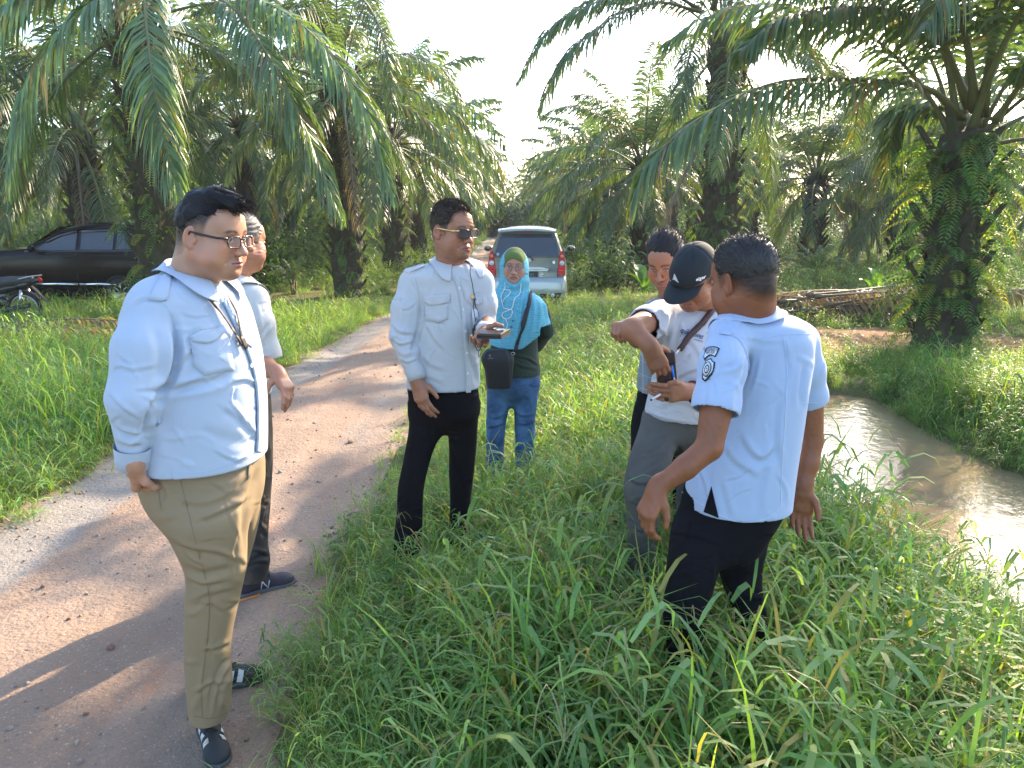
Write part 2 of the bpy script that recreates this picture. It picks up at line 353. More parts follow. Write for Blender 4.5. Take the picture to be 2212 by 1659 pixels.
# ---------------------------------------------------------------- heads, hands, shoes, hair
def frame(yaw, pitch=0., roll=0.):
    """axes of a head: columns right, forward, up. yaw: compass of the face, 0 = +Y (away from the camera), 90 = +X; pitch > 0 looks down"""
    f = np.array([math.sin(R(yaw)) * math.cos(R(pitch)), math.cos(R(yaw)) * math.cos(R(pitch)), -math.sin(R(pitch))])
    r_ = unit(np.cross(f, [0, 0, 1.])); u = np.cross(r_, f); a = R(roll)
    r2 = r_ * math.cos(a) + u * math.sin(a); u2 = np.cross(r2, f); return np.stack([r2, f, u2], 1)
def lerp3(a, b, t): t = np.asarray(t)[..., None]; return np.asarray(a) * (1 - t) + np.asarray(b) * t
def head_shell(M, O, s, neck, skin, fat=0., wid=1., nose=1., closed=0., stubble=0., hairline=None, hcol=(.015, .013, .012), lips=(.30, .10, .085), brow=1., neckr=.058, age=0.):
    """face, ears and neck: returns verts, quads and colours in the world"""
    g = SDF((-.105, -.135, -.24), (.105, .145, .135), .0024)
    w_ = .074 * wid
    g.ell((0, -.014, .034), (w_ + .001, .098, .086), k=.01)
    g.ell((0, .028, -.030), (.061 * wid, .060, .082), k=.04)
    for sx in (-1, 1):
        g.cap((sx * .053 * wid, -.004, -.055), (sx * .018, .062, -.096), .020 + .010 * fat, .019, .035)
        g.ell((sx * .044 * wid, .054, -.030), (.027, .030, .028), k=.02)
        g.ell((sx * (.046 + .006 * fat) * wid, .040, -.062), (.026 + .010 * fat, .036, .034), k=.02)
    g.ell((0, .074, -.100), (.022, .018, .017), k=.025)
    if fat: g.ell((0, .022, -.094), (.054 * wid, .052, .028), k=.03)
    g.cap((-.034, .081, .016), (.034, .081, .016), .011, .011, .012)
    g.ell((0, .066, .045), (.050, .030, .040), k=.03)
    for sx in (-1, 1):
        g.ell((sx * .031, .101, -.003), (.021, .018, .0125), k=.014, op='s')
        g.ell((sx * .031, .0745, -.002), (.0155, .0140, .0125), k=.003)
        # upper and lower lid
        g.cap((sx * .017, .0875, -.003), (sx * .031, .0905, .0045 - .006 * closed), .0028, .0036, .003); g.cap((sx * .031, .0905, .0045 - .006 * closed), (sx * .0455, .0845, -.001), .0036, .0026, .003)
        g.cap((sx * .018, .0870, -.008), (sx * .032, .0885, -.0105), .0024, .0032, .003); g.cap((sx * .032, .0885, -.0105), (sx * .045, .0835, -.005), .0032, .0024, .003)
    # nose
    g.cap((0, .088, .004), (0, .1085 + .003 * nose, -.034), .0065, .0100 * nose, .014)
    g.ell((0, .112, -.038), (.0115 * nose, .0115, .0100), k=.007)
    for sx in (-1, 1):
        g.ell((sx * .0140 * nose, .1010, -.0405), (.0085, .0110, .0085), k=.006); g.ell((sx * .0065, .110, -.0485), (.0032, .0050, .0030), k=.002, op='s')
    # mouth
    g.ell((0, .076, -.070), (.033, .022, .024), k=.016)
    for sx in (-1, 1):
        g.cap((sx * .0240, .0880, -.0700), (sx * .0050, .1000, -.0645), .0040, .0060, .005); g.cap((sx * .0210, .0885, -.0745), (0, .0985, -.0775), .0040, .0068, .006)
        g.cap((sx * .0260, .0890, -.0710), (0, .1065, -.0705), .0014, .0016, .003, 's')
        g.cap((sx * .022, .098, -.045), (sx * .036, .080, -.070), .0016, .0014, .010, 's')
    g.ell((0, .104, -.0885), (.016, .0075, .0050), k=.010, op='s')
    g.cap((0, .1085, -.052), (0, .1060, -.060), .0022, .0022, .004, 's')
    # ears
    for sx in (-1, 1):
        Rm = np.array(Matrix.Rotation(sx * R(24), 3, 'Z') @ Matrix.Rotation(R(-10), 3, 'X'))
        g.ell((sx * (w_ + .007), -.012, -.004), (.0065, .0185, .033), Rm, k=.006)
        g.ell((sx * (w_ + .013), -.008, .000), (.0060, .0110, .020), Rm, k=.004, op='s')
        g.ell((sx * (w_ + .0065), -.004, -.030), (.0060, .0090, .010), Rm, k=.005)
        g.cap((sx * (w_ + .002), .006, -.010), (sx * (w_ + .006), .004, -.018), .0050, .0045, .004)
    # neck
    nb = (np.asarray(neck) - O) @ M / s
    g.cap((0, -.022, -.050), nb, neckr, neckr + .004, .03)
    g.cap((0, -.050, -.020), nb + np.array([0, -.018, 0]), neckr - .012, neckr, .03)
    if age: g.disp(lambda p: .0006 * age * wav(p, 3, 70, 4, (1, 1, 3)), .01)
    V, F = g.mesh(); V = relax(V, F, 1, .35)
    x, y, z = V.T; ax = np.abs(x)
    col = np.tile(np.asarray(skin, float), (len(V), 1)); n1 = wav(V, 5, 30, 5)[:, None]; col *= 1 + .06 * n1
    red = np.exp(-((ax - .05) ** 2 / .0006 + (z + .035) ** 2 / .0008 + (y - .07) ** 2 / .003)) + .8 * np.exp(-((x / .014) ** 2 + ((z + .040) / .012) ** 2 + ((y - .112) / .02) ** 2)) + .7 * (ax > w_ + .004)
    col *= 1 + red[:, None] * np.array([.10, -.06, -.08])
    ey = (y > .045)
    bz = .0185 + .006 * np.sin(np.clip((ax - .012) / .040, 0, 1) * np.pi)
    bm = np.exp(-((z - bz) / .0042) ** 2) * sst(.011, .017, ax) * (1 - sst(.044, .054, ax)) * ey * brow
    col = lerp3(col, np.asarray(hcol) * 1.6, np.clip(bm * 1.1, 0, .85))
    eo = np.clip(1 - (((ax - .031) / .0135) ** 2 + ((z + .0030) / (.0052 * (1 - .75 * closed))) ** 2), 0, 1) * ey * (y < .094)
    col = lerp3(col, (.55, .50, .46), np.clip(eo * 6, 0, 1)); ir = ((ax - .031) ** 2 + (z + .003) ** 2 < .0056 ** 2) & (eo > 0); col[ir] = (.012, .008, .006)
    ed = np.exp(-((((ax - .031) / .0150) ** 2 + ((z + .003) / (.0068)) ** 2 - 1) ** 2) / .10) * ey * (z > -.005) * (y < .096) * (y > .07); col = lerp3(col, (.03, .018, .014), ed * .65)
    lp = np.clip(1.25 - ((ax / .0265) ** 2 + ((z + .0712) / .0115) ** 2), 0, 1) * (y > .082); col = lerp3(col, lips, np.clip(lp * 3, 0, .85))
    mg = np.exp(-((z + .0705) / .0016) ** 2) * (ax < .027) * (y > .085); col = lerp3(col, (.06, .02, .018), mg * .9)
    no = ((ax - .0065) / .004) ** 2 + ((z + .0485) / .0035) ** 2 < 1; col[no & (y > .09)] *= .25
    if stubble:
        sm = (sst(-.030, -.055, z) * sst(.03, .06, y) * (1 - lp)) * (np.exp(-((z + .056) / .008) ** 2) * (1 - sst(.022, .036, ax)) + .7 * sst(-.078, -.09, z) * (1 - sst(.02, .04, ax)) + .12); rg = np.random.RandomState(1); col *= 1 - (stubble * np.clip(sm, 0, 1) * (.75 + .5 * rg.rand(len(V))))[:, None]
    if hairline is not None:
        hm = hairline(x, y, z); rg = np.random.RandomState(2); hm = np.clip(hm * (.8 + .4 * rg.rand(len(V))), 0, .97); hm[(ax > w_ + .0045) & (z < .03) & (z > -.045) & (y > -.04)] = 0; col = lerp3(col, hcol, hm)
    return O + (V * s) @ M.T, F, col
def hair_mesh(M, O, s, inside, thick, m, flow=(0, 1, .2), seed=1, strands=1500, slen=.018, up=.5, wid=1., ridge=.0018, name='hair', extra=None):
    """inside(x,y,z) > 0 where hair grows; thick(x,y,z): how far it stands off the skull"""
    g = SDF((-.13, -.16, -.15), (.13, .17, .20), .003)
    c = np.array([0, -.014, .034]); r_ = np.array([.075 * wid, .099, .087])
    X, Y, Z = g.ax[0][:, None, None], g.ax[1][None, :, None], g.ax[2][None, None, :]
    k0 = np.sqrt(((X - c[0]) / r_[0]) ** 2 + ((Y - c[1]) / r_[1]) ** 2 + ((Z - c[2]) / r_[2]) ** 2); k1 = np.sqrt(((X - c[0]) / r_[0] ** 2) ** 2 + ((Y - c[1]) / r_[1] ** 2) ** 2 + ((Z - c[2]) / r_[2] ** 2) ** 2) + 1e-6
    d = k0 * (k0 - 1) / k1; X_, Y_, Z_ = np.broadcast_arrays(X, Y, Z)
    t = thick(X_, Y_, Z_); ins = inside(X_, Y_, Z_)
    g.v = np.maximum(d - t, -ins * 1.0).astype(np.float32); g.v = np.maximum(g.v, -(d + .012))
    if extra: extra(g)
    fl = unit(flow); an = np.eye(3)
    def st(p):
        q = p - (p @ fl)[:, None] * fl * .85; return ridge * (wav(q, seed, 190, 5) * .8 + wav(q, seed + 1, 90, 4))
    g.disp(st, .02)
    V, F = g.mesh()
    if len(V) == 0: return None
    nr = np.zeros((len(V), 3)); fn = np.cross(V[F[:, 2]] - V[F[:, 0]], V[F[:, 3]] - V[F[:, 1]])
    for j in range(4): np.add.at(nr, F[:, j], fn)
    nr /= np.linalg.norm(nr, axis=1)[:, None] + 1e-9
    rg = np.random.RandomState(seed); fc = [tuple(q) for q in F.tolist()]; vv = [V]; n = len(V)
    if strands:
        e = k0 = np.linalg.norm((V - c) / r_, axis=1); ok = np.nonzero((e > 1.0) & (((V - c) * nr).sum(1) > 0))[0]
        ids = ok[rg.randint(0, len(ok), strands)]; p0 = V[ids] - nr[ids] * .002; ln = slen * (.5 + rg.rand(strands))[:, None]
        dr = nr[ids] * up + fl * (1 - up) + rg.randn(strands, 3) * .25; dr /= np.linalg.norm(dr, axis=1)[:, None]
        sd_ = np.cross(dr, rg.randn(strands, 3)); sd_ /= np.linalg.norm(sd_, axis=1)[:, None]; ww = .0008
        p1 = p0 + dr * ln * .55; p2 = p0 + dr * ln + fl * ln * .25
        vv += [p0 - sd_ * ww, p0 + sd_ * ww, p1 + sd_ * ww * .8, p1 - sd_ * ww * .8, p2]; a = np.arange(strands)
        for q in (np.stack([n + a, n + strands + a, n + 2 * strands + a, n + 3 * strands + a], 1),): fc += [tuple(w) for w in q.tolist()]
        fc += [tuple(w) for w in np.stack([n + 3 * strands + a, n + 2 * strands + a, n + 4 * strands + a], 1).tolist()]
    V = np.concatenate(vv); return mesh_np(name, O + (V * s) @ M.T, fc, m)
FINGERS = [(.026, .090, (.042, .026, .022), .0092), (.008, .094, (.046, .029, .022), .0095), (-.011, .089, (.042, .027, .022), .0090), (-.028, .079, (.033, .020, .019), .0080)]
def hand(g, wrist, F, D, T, curls=(.4, .4, .4, .4), spread=0., s=1., thumb=((.75, .6, -.35), (.45, .8, -.35), (.25, .9, -.4)), wr=.026, k=.006, j1=None):
    """fingers bend towards -D; T points to the thumb side. curls: one number per finger (bend per joint) or three"""
    F = unit(F); D = unit(np.asarray(D) - F * (np.asarray(D) @ F)); T0 = np.cross(F, D); T = T0 * (1 if T0 @ np.asarray(T) > 0 else -1)
    Q = lambda x, y, z: np.asarray(wrist) + s * (T * x + F * y + D * z)
    tips = []
    for i, (x, y, ln, rr) in enumerate(FINGERS):
        g.cap(Q(x * .55, .004, 0), Q(x, y, .002), .0135 * s, .0112 * s, .016 * s)
        g.cap(Q(x * .7, .030, -.008), Q(x * .98, y - .012, -.007), .0115 * s, .0100 * s, .014 * s)
        c = curls[i]; c = (c, c * 1.15, c * .75) if np.isscalar(c) else c
        a = 0.; sp = spread * (x / .028); p = Q(x, y, .001); rad = rr
        for j in range(3):
            a += c[j]; fx = np.sin(sp) * (1 if j == 0 else .7); d = unit(F * math.cos(a) + T * fx * .6 - D * math.sin(a)); q = p + d * ln[j] * s
            r2 = rad * (.93 if j < 2 else .84); g.cap(p, q, rad * s, r2 * s, k if j else .007); p, rad = q, r2
        tips.append(p)
    p = Q(.014, .018, -.006); rads = (.0150, .0125, .0105, .0088)
    for j, (ln, d) in enumerate(zip((.040, .033, .027), thumb)):
        q = p + s * ln * unit(T * d[0] + F * d[1] + D * d[2]); g.cap(p, q, rads[j] * s, rads[j + 1] * s, .012 if j == 0 else .006); p = q
    tips.append(p)
    g.cap(Q(0, -.012, -.001), Q(0, .02, -.001), wr * s, .024 * s, .02)
    return tips
def shoe_meshes(parent, heel, toe, side, upm, solem, name='shoe', s=1., deco=None, lace=None, up=(0, 0, 1), res=.004):
    """heel and toe: where the sole's ends touch the ground; side: +1 or -1 for the big toe side"""
    heel, toe = np.asarray(heel, float), np.asarray(toe, float); L = np.linalg.norm(toe - heel); Fy = unit(toe - heel); X = unit(np.cross(Fy, up)); Zu = np.cross(X, Fy); M = np.stack([X, Fy, Zu], 1); k = L / .29
    def build(f, m, nm, par, it=1):
        g = SDF((-.08, -.04, -.03), (.08, .33, .17), res); f(g); V, F = g.mesh(); V = relax(V, F, it, .4); me = mesh_np(nm, heel + (V * k) @ M.T, F, m); return add(nm, me, par)
    b = side * .008
    def upper(g):
        g.ell((0, .045, .055), (.034, .048, .045), k=.02); g.cap((0, .045, .06), (0, .040, .105), .034, .036, .03); g.cap((0, .07, .055), (b, .215, .030), .036, .033, .03); g.ell((b, .235, .028), (.041, .050, .028), k=.03)
        g.cap((0, .09, .085), (b * .5, .16, .055), .026, .024, .03); g.cap((0, .038, .15), (0, .038, .11), .030, .028, .008, 's')
        X, Y, Z = g.ax[0][:, None, None], g.ax[1][None, :, None], g.ax[2][None, None, :]; g.v = np.maximum(g.v, (.014 - Z))
    def sole(g):
        g.ell((0, .045, .012), (.040, .052, .03), k=.02); g.ell((b * .6, .14, .010), (.038, .10, .026), k=.03); g.ell((b, .225, .012), (.047, .070, .026), k=.03)
        X, Y, Z = g.ax[0][:, None, None], g.ax[1][None, :, None], g.ax[2][None, None, :]; zz = .024 + .006 * np.exp(-((Y - .0) / .05) ** 2) + .012 * np.exp(-((Y - .29) / .035) ** 2); g.v = np.maximum(g.v, np.maximum(Z - zz, .012 * sst(.22, .30, Y) - Z))
    u = build(upper, upm, name, parent); so = build(sole, solem, 'sole', u)
    Q = lambda x, y, z: heel + k * (M @ np.array([x, y, z])); bv = bvh_of(u.data)
    if lace:
        mb = MB()
        for i in range(6):
            y = .085 + .017 * i; pts = []
            for x in np.linspace(-.022, .022, 7):
                h = bv.ray_cast(Vector(Q(x, y + x * .25 * (-1) ** i, .2)), Vector(-Zu)); pts.append(np.array(h[0]) + Zu * .003 if h[0] else Q(x, y, .08))
            mb.tube(pts, .0032 * k, 5)
        add('lace', mb.mesh('lace', lace), u)
    return u, Q, Zu, bv, X
def rim_pts(cx, cz, a, b, n=20, p=3.2):
    t = np.arange(n) * 2 * math.pi / n; c, s_ = np.cos(t), np.sin(t); return [(cx + a * math.copysign(abs(x) ** (2 / p), x), cz + b * math.copysign(abs(z) ** (2 / p), z)) for x, z in zip(c, s_)]
def glasses(M, O, s, par, fm, lm, a=.0255, b=.0165, y0=.104, z0=-.004, th=.0016, tm=None, wid=1., tilt=0.):
    Q = lambda x, y, z: O + s * (M @ np.array([x, y, z])); mb = MB(); root = add('spectacles', None, par); yb = lambda x: y0 - 1.6 * x * x - abs(x) * .06
    for sx in (-1, 1):
        pts = rim_pts(sx * .033, z0, a, b); mb.tube([Q(x, yb(x) - (z - z0) * .12, z) for x, z in pts], th * s, 5, True)
        lens = MB(); c = Q(sx * .033, yb(.033), z0); v = [c] + [Q(x, yb(x) - (z - z0) * .12, z) for x, z in pts]; lens.put(v, [(0, 1 + i, 1 + (i + 1) % len(pts)) for i in range(len(pts))]); add('lens', lens.mesh('lens', lm, False), root)
    mb.tube([Q(-.009, yb(.01), z0 + b * .45), Q(0, y0 + .003, z0 + b * .6), Q(.009, yb(.01), z0 + b * .45)], th * s * 1.1, 5)
    add('rim', mb.mesh('rim', fm), root)
    for sx in (-1, 1):
        t = MB(); xe = .058; t.tube([Q(sx * xe, yb(xe), z0 + b * .6), Q(sx * .074 * wid, .075, z0 + b * .6), Q(sx * (.080 * wid), .02, z0 + b * .6 + .004), Q(sx * (.082 * wid), -.008, z0 + b * .7 + .006), Q(sx * .080 * wid, -.03, z0 - .014)], th * s * 1.2, 5, flat=(1, 1.6)); add('temple', t.mesh('temple', tm or fm), root)
    return root
def collar(par, c, r_, yaw, m, over=None, stand=.035, fall=.050, tip=.035, gap=.35, tilt=.35, ry=1., lift=0., thick=.0022, n=28, name='collar'):
    """shirt collar: stand ring round the neck and the leaf folded over it. yaw: compass of the front; gap: half opening at the front (radians); tilt: slope down to the front"""
    f = np.array([math.sin(R(yaw)), math.cos(R(yaw)), 0]); rt = np.array([f[1], -f[0], 0]); v = []; fc = []
    th = np.linspace(gap, 2 * math.pi - gap, n); c = np.asarray(c, float)
    for t in th:
        cf = math.cos(t); d = f * cf * ry + rt * math.sin(t); fr = (1 + cf) / 2; drop = -tilt * r_ * (cf + 1) + lift * fr
        tf = sst(.55, 1., fr); ff = fall + tip * tf * 1.0
        top = c + d * r_ + np.array([0, 0, stand + drop]); base = c + d * (r_ + .004) + np.array([0, 0, drop - .032])
        out = d * (.022 + .010 * fr); spread_ = (rt * math.copysign(1, math.sin(t))) * tip * .5 * tf
        v += [base, top - d * .0015, top + d * .003 + np.array([0, 0, .003]), top + d * .009 - np.array([0, 0, .004]), top + out * .8 - np.array([0, 0, ff * .5]) + spread_ * .4, top + out + d * .010 + f * .012 * tf - np.array([0, 0, ff]) + spread_]
    k = 6
    if over is not None:
        for i in range(len(v)):
            if i % 6 > 1:
                h = over.find_nearest(Vector(v[i]));
                if h[0] is not None:
                    q, nn = np.array(h[0]), np.array(h[1]); dd = (v[i] - q) @ nn; need = .006 + .002 * (i % 6)
                    if dd < need and np.linalg.norm(v[i] - q) < .06: v[i] = v[i] + nn * (need - dd)
    for i in range(n - 1):
        for j in range(k - 1): fc.append((i * k + j, (i + 1) * k + j, (i + 1) * k + j + 1, i * k + j + 1))
    me = mesh_np(name, v, fc, m); o = add(name, me, par); sm = o.modifiers.new('thick', 'SOLIDIFY'); sm.thickness = thick; sb = o.modifiers.new('smooth', 'SUBSURF'); sb.levels = 1; sb.render_levels = 1
    return o
def cloth(name, g, par, m, caps=(), it=2, th=.003, lam=.5):
    V, F = g.mesh(); V = relax(V, F, it, lam)
    if caps: V, F = cut_faces(V, F, caps)
    me = mesh_np(name, V, F, m); o = add(name, me, par)
    if th: sm = o.modifiers.new('thick', 'SOLIDIFY'); sm.thickness = th; sm.offset = -1
    return o
def sil(rows, Y, by, dy=0.):
    """rows (py, px left, px right[, Y[, depth half]]) -> loft levels"""
    out = []
    for r_ in rows:
        y = r_[3] if len(r_) > 3 else Y; b_ = r_[4] if len(r_) > 4 else by; a = P(r_[1], r_[0], y); b = P(r_[2], r_[0], y); out.append((a[2], (a[0] + b[0]) / 2, y + dy, (b[0] - a[0]) / 2, b_))
    return out
def join_shells(name, shells, m, par):
    v = np.concatenate([q[0] for q in shells]); c = np.concatenate([q[2] for q in shells]); f = []; n = 0
    for q in shells: f.append(q[1] + n); n += len(q[0])
    return add(name, mesh_np(name, v, np.concatenate(f), m, cols=c), par)
def skin_shell(g, skin, it=1, dark=None):
    V, F = g.mesh(); V = relax(V, F, it, .35); col = np.tile(np.asarray(skin, float), (len(V), 1)) * (1 + .07 * wav(V, 9, 25, 5)[:, None] + .05 * wav(V, 4, 120, 4)[:, None])
    return V, F, col
def box_of(pts, m): p = np.asarray(pts); return p.min(0) - m, p.max(0) + m
def button(mb, p, n, r_=.0055, mi=0):
    n = unit(n); a = unit(np.cross(n, [0, .3, 1])); b = np.cross(n, a); M = (np.stack([a, b, n], 1), np.asarray(p)); mb.lathe([(0, .0015), (r_ * .6, .0013), (r_ * .75, .0022), (r_, .002), (r_, -.001)], 12, M, mi)
def buttons(bv, pts, par, m, r_=.0055, name='button'):
    for q in pts:
        h = hit(bv, *q)
        if h: mb = MB(); n = h[1] if h[1] @ h[2] < 0 else -h[1]; button(mb, h[0] + n * .003, n, r_); add(name, mb.mesh(name, m), par)
SKIN = mat('skin', (.4, .2, .12), rough=.48, spec=.4, attr='Col', bump=.35, bscale=500, bump2=.10, b2scale=90, sss=.12)
HAIR = mat('black_hair', (.012, .010, .010), rough=.55, spec=.25, var=.3, vscale=60, bump=.6, bscale=400)
def topx(V):
    d = V - np.array([0, 0, CAM_H]); c, s_ = math.cos(PITCH), math.sin(PITCH); fw = d[:, 1] * c - d[:, 2] * s_; up = d[:, 1] * s_ + d[:, 2] * c
    return np.stack([1106 + FPX * d[:, 0] / fw, 829.5 - FPX * up / fw], 1)
def folds(me, lst, rnd=None):
    """cloth folds: (points, width, depth in metres, kind) with kind 'v' valley, 'r' ridge, 's' step (a lip over a hollow)"""
    n = len(me.vertices); V = np.empty(n * 3, np.float32); me.vertices.foreach_get('co', V); V = V.reshape(-1, 3).astype(float)
    q0 = topx(V); lo_, hi_ = q0.min(0), q0.max(0); rg = np.random.RandomState(n % 1000); sz = (hi_[1] - lo_[1]); lst = list(lst)
    for i in range(rnd if rnd is not None else 46):
        c_ = lo_ + (hi_ - lo_) * rg.rand(2); a_ = rg.choice([.35, -.35, 1.2, -1.2]) + rg.randn() * .3; L_ = sz * (.03 + .05 * rg.rand()); dd = np.array([math.cos(a_), math.sin(a_)]) * L_; nn_ = np.array([-dd[1], dd[0]]) * .25 * rg.randn(); lst.append(([tuple(c_ - dd), tuple(c_ + nn_), tuple(c_ + dd)], sz * (.007 + .008 * rg.rand()), .0012 + .0022 * rg.rand(), 'srs'[i % 3]))
    N = np.empty(n * 3, np.float32); me.vertices.foreach_get('normal', N); N = N.reshape(-1, 3); q = topx(V)
    view = V - np.array([0, 0, CAM_H]); view /= np.linalg.norm(view, axis=1)[:, None]; front = np.clip(-(N * view).sum(1) * 3, 0, 1); dsp = np.zeros(n)
    for pts, wd, amp, kind in lst:
        l = catmull(pts, 5 * len(pts)) if len(pts) > 2 else np.array(pts, float); best = np.full(n, 1e9); sg = np.zeros(n); tt = np.zeros(n); m = len(l) - 1
        box = (q[:, 0] > l[:, 0].min() - 4 * wd) & (q[:, 0] < l[:, 0].max() + 4 * wd) & (q[:, 1] > l[:, 1].min() - 4 * wd) & (q[:, 1] < l[:, 1].max() + 4 * wd) & (front > 0); ii = np.nonzero(box)[0]
        if len(ii) == 0: continue
        qq = q[ii]; b_ = best[ii]; s_ = sg[ii]; t_ = tt[ii]
        for i in range(m):
            a = l[i]; ba = l[i + 1] - a; L2 = max(ba @ ba, 1e-9); t = np.clip(((qq - a) @ ba) / L2, 0, 1); dd = qq - a - t[:, None] * ba; d2 = (dd ** 2).sum(1); w_ = d2 < b_
            b_ = np.where(w_, d2, b_); s_ = np.where(w_, np.sign(ba[0] * dd[:, 1] - ba[1] * dd[:, 0]), s_); t_ = np.where(w_, (i + t) / m, t_)
        x = np.sqrt(b_) / wd * s_; ta = np.clip(np.sin(np.pi * (t_ * .94 + .03)) * 1.7, 0, 1)
        f = {'v': -np.exp(-x * x) + .45 * np.exp(-(np.abs(x) - 1.7) ** 2), 'r': np.exp(-x * x) - .3 * np.exp(-(np.abs(x) - 1.7) ** 2), 's': np.where(x > 0, -1.0, 1.0) * np.exp(-(np.abs(x) - .55) ** 2 * 2.2) * np.tanh(np.abs(x) * 4)}[kind]
        dsp[ii] += amp * f * ta
    V += N * (dsp * front)[:, None]; me.vertices.foreach_set('co', V.astype(np.float32).ravel()); me.update()

def sleeve(g, pts, rs, end, d, k=.03, ks=.03):
    """a sleeve cut square at its end and merged with the shirt"""
    q = SDF.__new__(SDF); q.h = g.h; q.lo = g.lo; q.ax = g.ax; q.v = np.full(g.v.shape, .06, np.float32)
    for i in range(len(pts) - 1): q.cap(pts[i], pts[i + 1], rs[i], rs[i + 1], ks)
    q.plane(end, d); a, b = g.v, q.v; h = np.maximum(k - np.abs(a - b), 0) / k; g.v = np.minimum(a, b) - h * h * k * .25
# ================================================================ ground, road, ditch
def n2(x, y, seed, f): 
    p = np.stack([x, y, np.zeros_like(x)], -1).reshape(-1, 3); return wav(p, seed, f, 6).reshape(x.shape)
XL = ([0, 2.8, 3.4, 3.8, 4.2, 4.6, 5.8, 8.0, 12], [3.0, 2.70, 2.42, 2.20, 2.03, 1.96, 2.02, 2.45, 2.8]); XR = ([0, 4.2, 5.03, 5.83, 6.93, 8.0, 12], [6.4, 4.8, 4.0, 3.68, 3.72, 3.85, 3.9]); WZ = -.22
RL = ([0, 4.15, 5.5, 9.1, 12.7, 15.5, 22.9, 51, 90], [-2.9, -2.93, -3.0, -2.62, -2.62, -2.4, -2.1, -2.1, -2.0]); RR = ([0, 2.1, 2.5, 3.1, 3.6, 5, 6.4, 21, 90], [-.60, -.64, -.72, -.80, -.80, -.74, -.76, -.5, -.4])
def ground_z(x, y):
    x = np.asarray(x, float); y = np.asarray(y, float)
    z = -.20 * sst(6, 16, y) + .03 * n2(x, y, 31, .9) * sst(0, 1, np.minimum(np.abs(x - np.interp(y, *RL)), np.abs(x - np.interp(y, *RR)))) 
    z = z - .06 * sst(-.6, .6, x) * (1 - sst(8, 12, y)) - .05 * sst(-3.4, -5, x)
    xl = np.interp(y, *XL); xr = np.interp(y, *XR); inn = (x - xl) / (xr - xl); ee = 1 - sst(7.8, 8.5, y)
    left = sst(-.85, 0, x - xl); right = sst(.75, 0, x - xr); k = np.where(inn < .5, left, right) * ee
    z = z * (1 - k) + WZ * k - .22 * np.sin(np.pi * np.clip(inn, 0, 1)) * ee * ((inn > 0) & (inn < 1)) + .0
    return z
def axis(lo, hi, d0, far, g): 
    a = [0.]; d = d0
    while a[-1] < far: a.append(a[-1] + d); d *= g
    return np.array(a)
def grid(xs, ys, fz):
    X, Y = np.meshgrid(xs, ys, indexing='xy'); Z = fz(X, Y); V = np.stack([X, Y, Z], -1).reshape(-1, 3); nx = len(xs); i = np.arange(len(ys) - 1)[:, None] * nx + np.arange(nx - 1)[None]
    return V, np.stack([i, i + 1, i + nx + 1, i + nx], -1).reshape(-1, 4)
ysn = np.concatenate([np.arange(-2, 12, .09), 12 + axis(0, 0, .12, 500, 1.05)]); xp_ = axis(0, 0, .07, 6, 1.0); xp2 = 6 + axis(0, 0, .1, 300, 1.08)[1:]; xsn = np.concatenate([-xp2[::-1], -xp_[::-1], xp_[1:], xp2])
V, F = grid(xsn, ysn, lambda x, y: ground_z(x, y) - .07 * ((x > np.interp(y, *RL) + .12) & (x < np.interp(y, *RR) - .12)))
def ground_mat():
    m = bpy.data.materials.new('grassy_soil'); m.use_nodes = True; t = m.node_tree; N = t.nodes; L = t.links; b = N['Principled BSDF']; b.inputs['Roughness'].default_value = .95; b.inputs['Specular IOR Level'].default_value = .15
    tc = N.new('ShaderNodeTexCoord'); 
    def noise(s, d=6): n = N.new('ShaderNodeTexNoise'); n.inputs['Scale'].default_value = s; n.inputs['Detail'].default_value = d; L.new(tc.outputs['Object'], n.inputs['Vector']); return n.outputs['Fac']
    def ramp(f, a, c, lo, hi):
        r = N.new('ShaderNodeMapRange'); r.inputs[1].default_value = a; r.inputs[2].default_value = c; L.new(f, r.inputs[0]); x = N.new('ShaderNodeMix'); x.data_type = 'RGBA'; L.new(r.outputs[0], x.inputs[0])
        for k, q in ((6, lo), (7, hi)):
            if isinstance(q, tuple): x.inputs[k].default_value = (*q, 1)
            else: L.new(q, x.inputs[k])
        return x.outputs[2]
    c1 = ramp(noise(1.3), .4, .62, (.085, .105, .028), (.13, .12, .05)); c2 = ramp(noise(9), .42, .66, c1, (.16, .125, .065))
    # bare reddish earth beyond the ditch
    sp = N.new('ShaderNodeSeparateXYZ'); L.new(tc.outputs['Object'], sp.inputs[0])
    def gauss(cx, cy, rx, ry):
        a = N.new('ShaderNodeVectorMath'); a.operation = 'SUBTRACT'; a.inputs[1].default_value = (cx, cy, 0); L.new(tc.outputs['Object'], a.inputs[0]); d = N.new('ShaderNodeVectorMath'); d.operation = 'MULTIPLY'; d.inputs[1].default_value = (1 / rx, 1 / ry, 0); L.new(a.outputs[0], d.inputs[0])
        l = N.new('ShaderNodeVectorMath'); l.operation = 'LENGTH'; L.new(d.outputs[0], l.inputs[0]); return l.outputs['Value']
    ad = N.new('ShaderNodeMath'); ad.operation = 'ADD'; L.new(gauss(5.0, 11.0, 3.1, 1.9), ad.inputs[0]); mu = N.new('ShaderNodeMath'); mu.operation = 'MULTIPLY'; mu.inputs[1].default_value = .8; L.new(noise(2.2), mu.inputs[0]); L.new(mu.outputs[0], ad.inputs[1])
    c3 = ramp(ad.outputs[0], 1.0, 1.5, ramp(noise(14), .4, .6, (.30, .155, .085), (.20, .11, .065)), c2); L.new(c3, b.inputs['Base Color'])
    bp = N.new('ShaderNodeBump'); bp.inputs['Strength'].default_value = .8; bp.inputs['Distance'].default_value = .04; L.new(noise(30), bp.inputs['Height']); L.new(bp.outputs[0], b.inputs['Normal']); return m
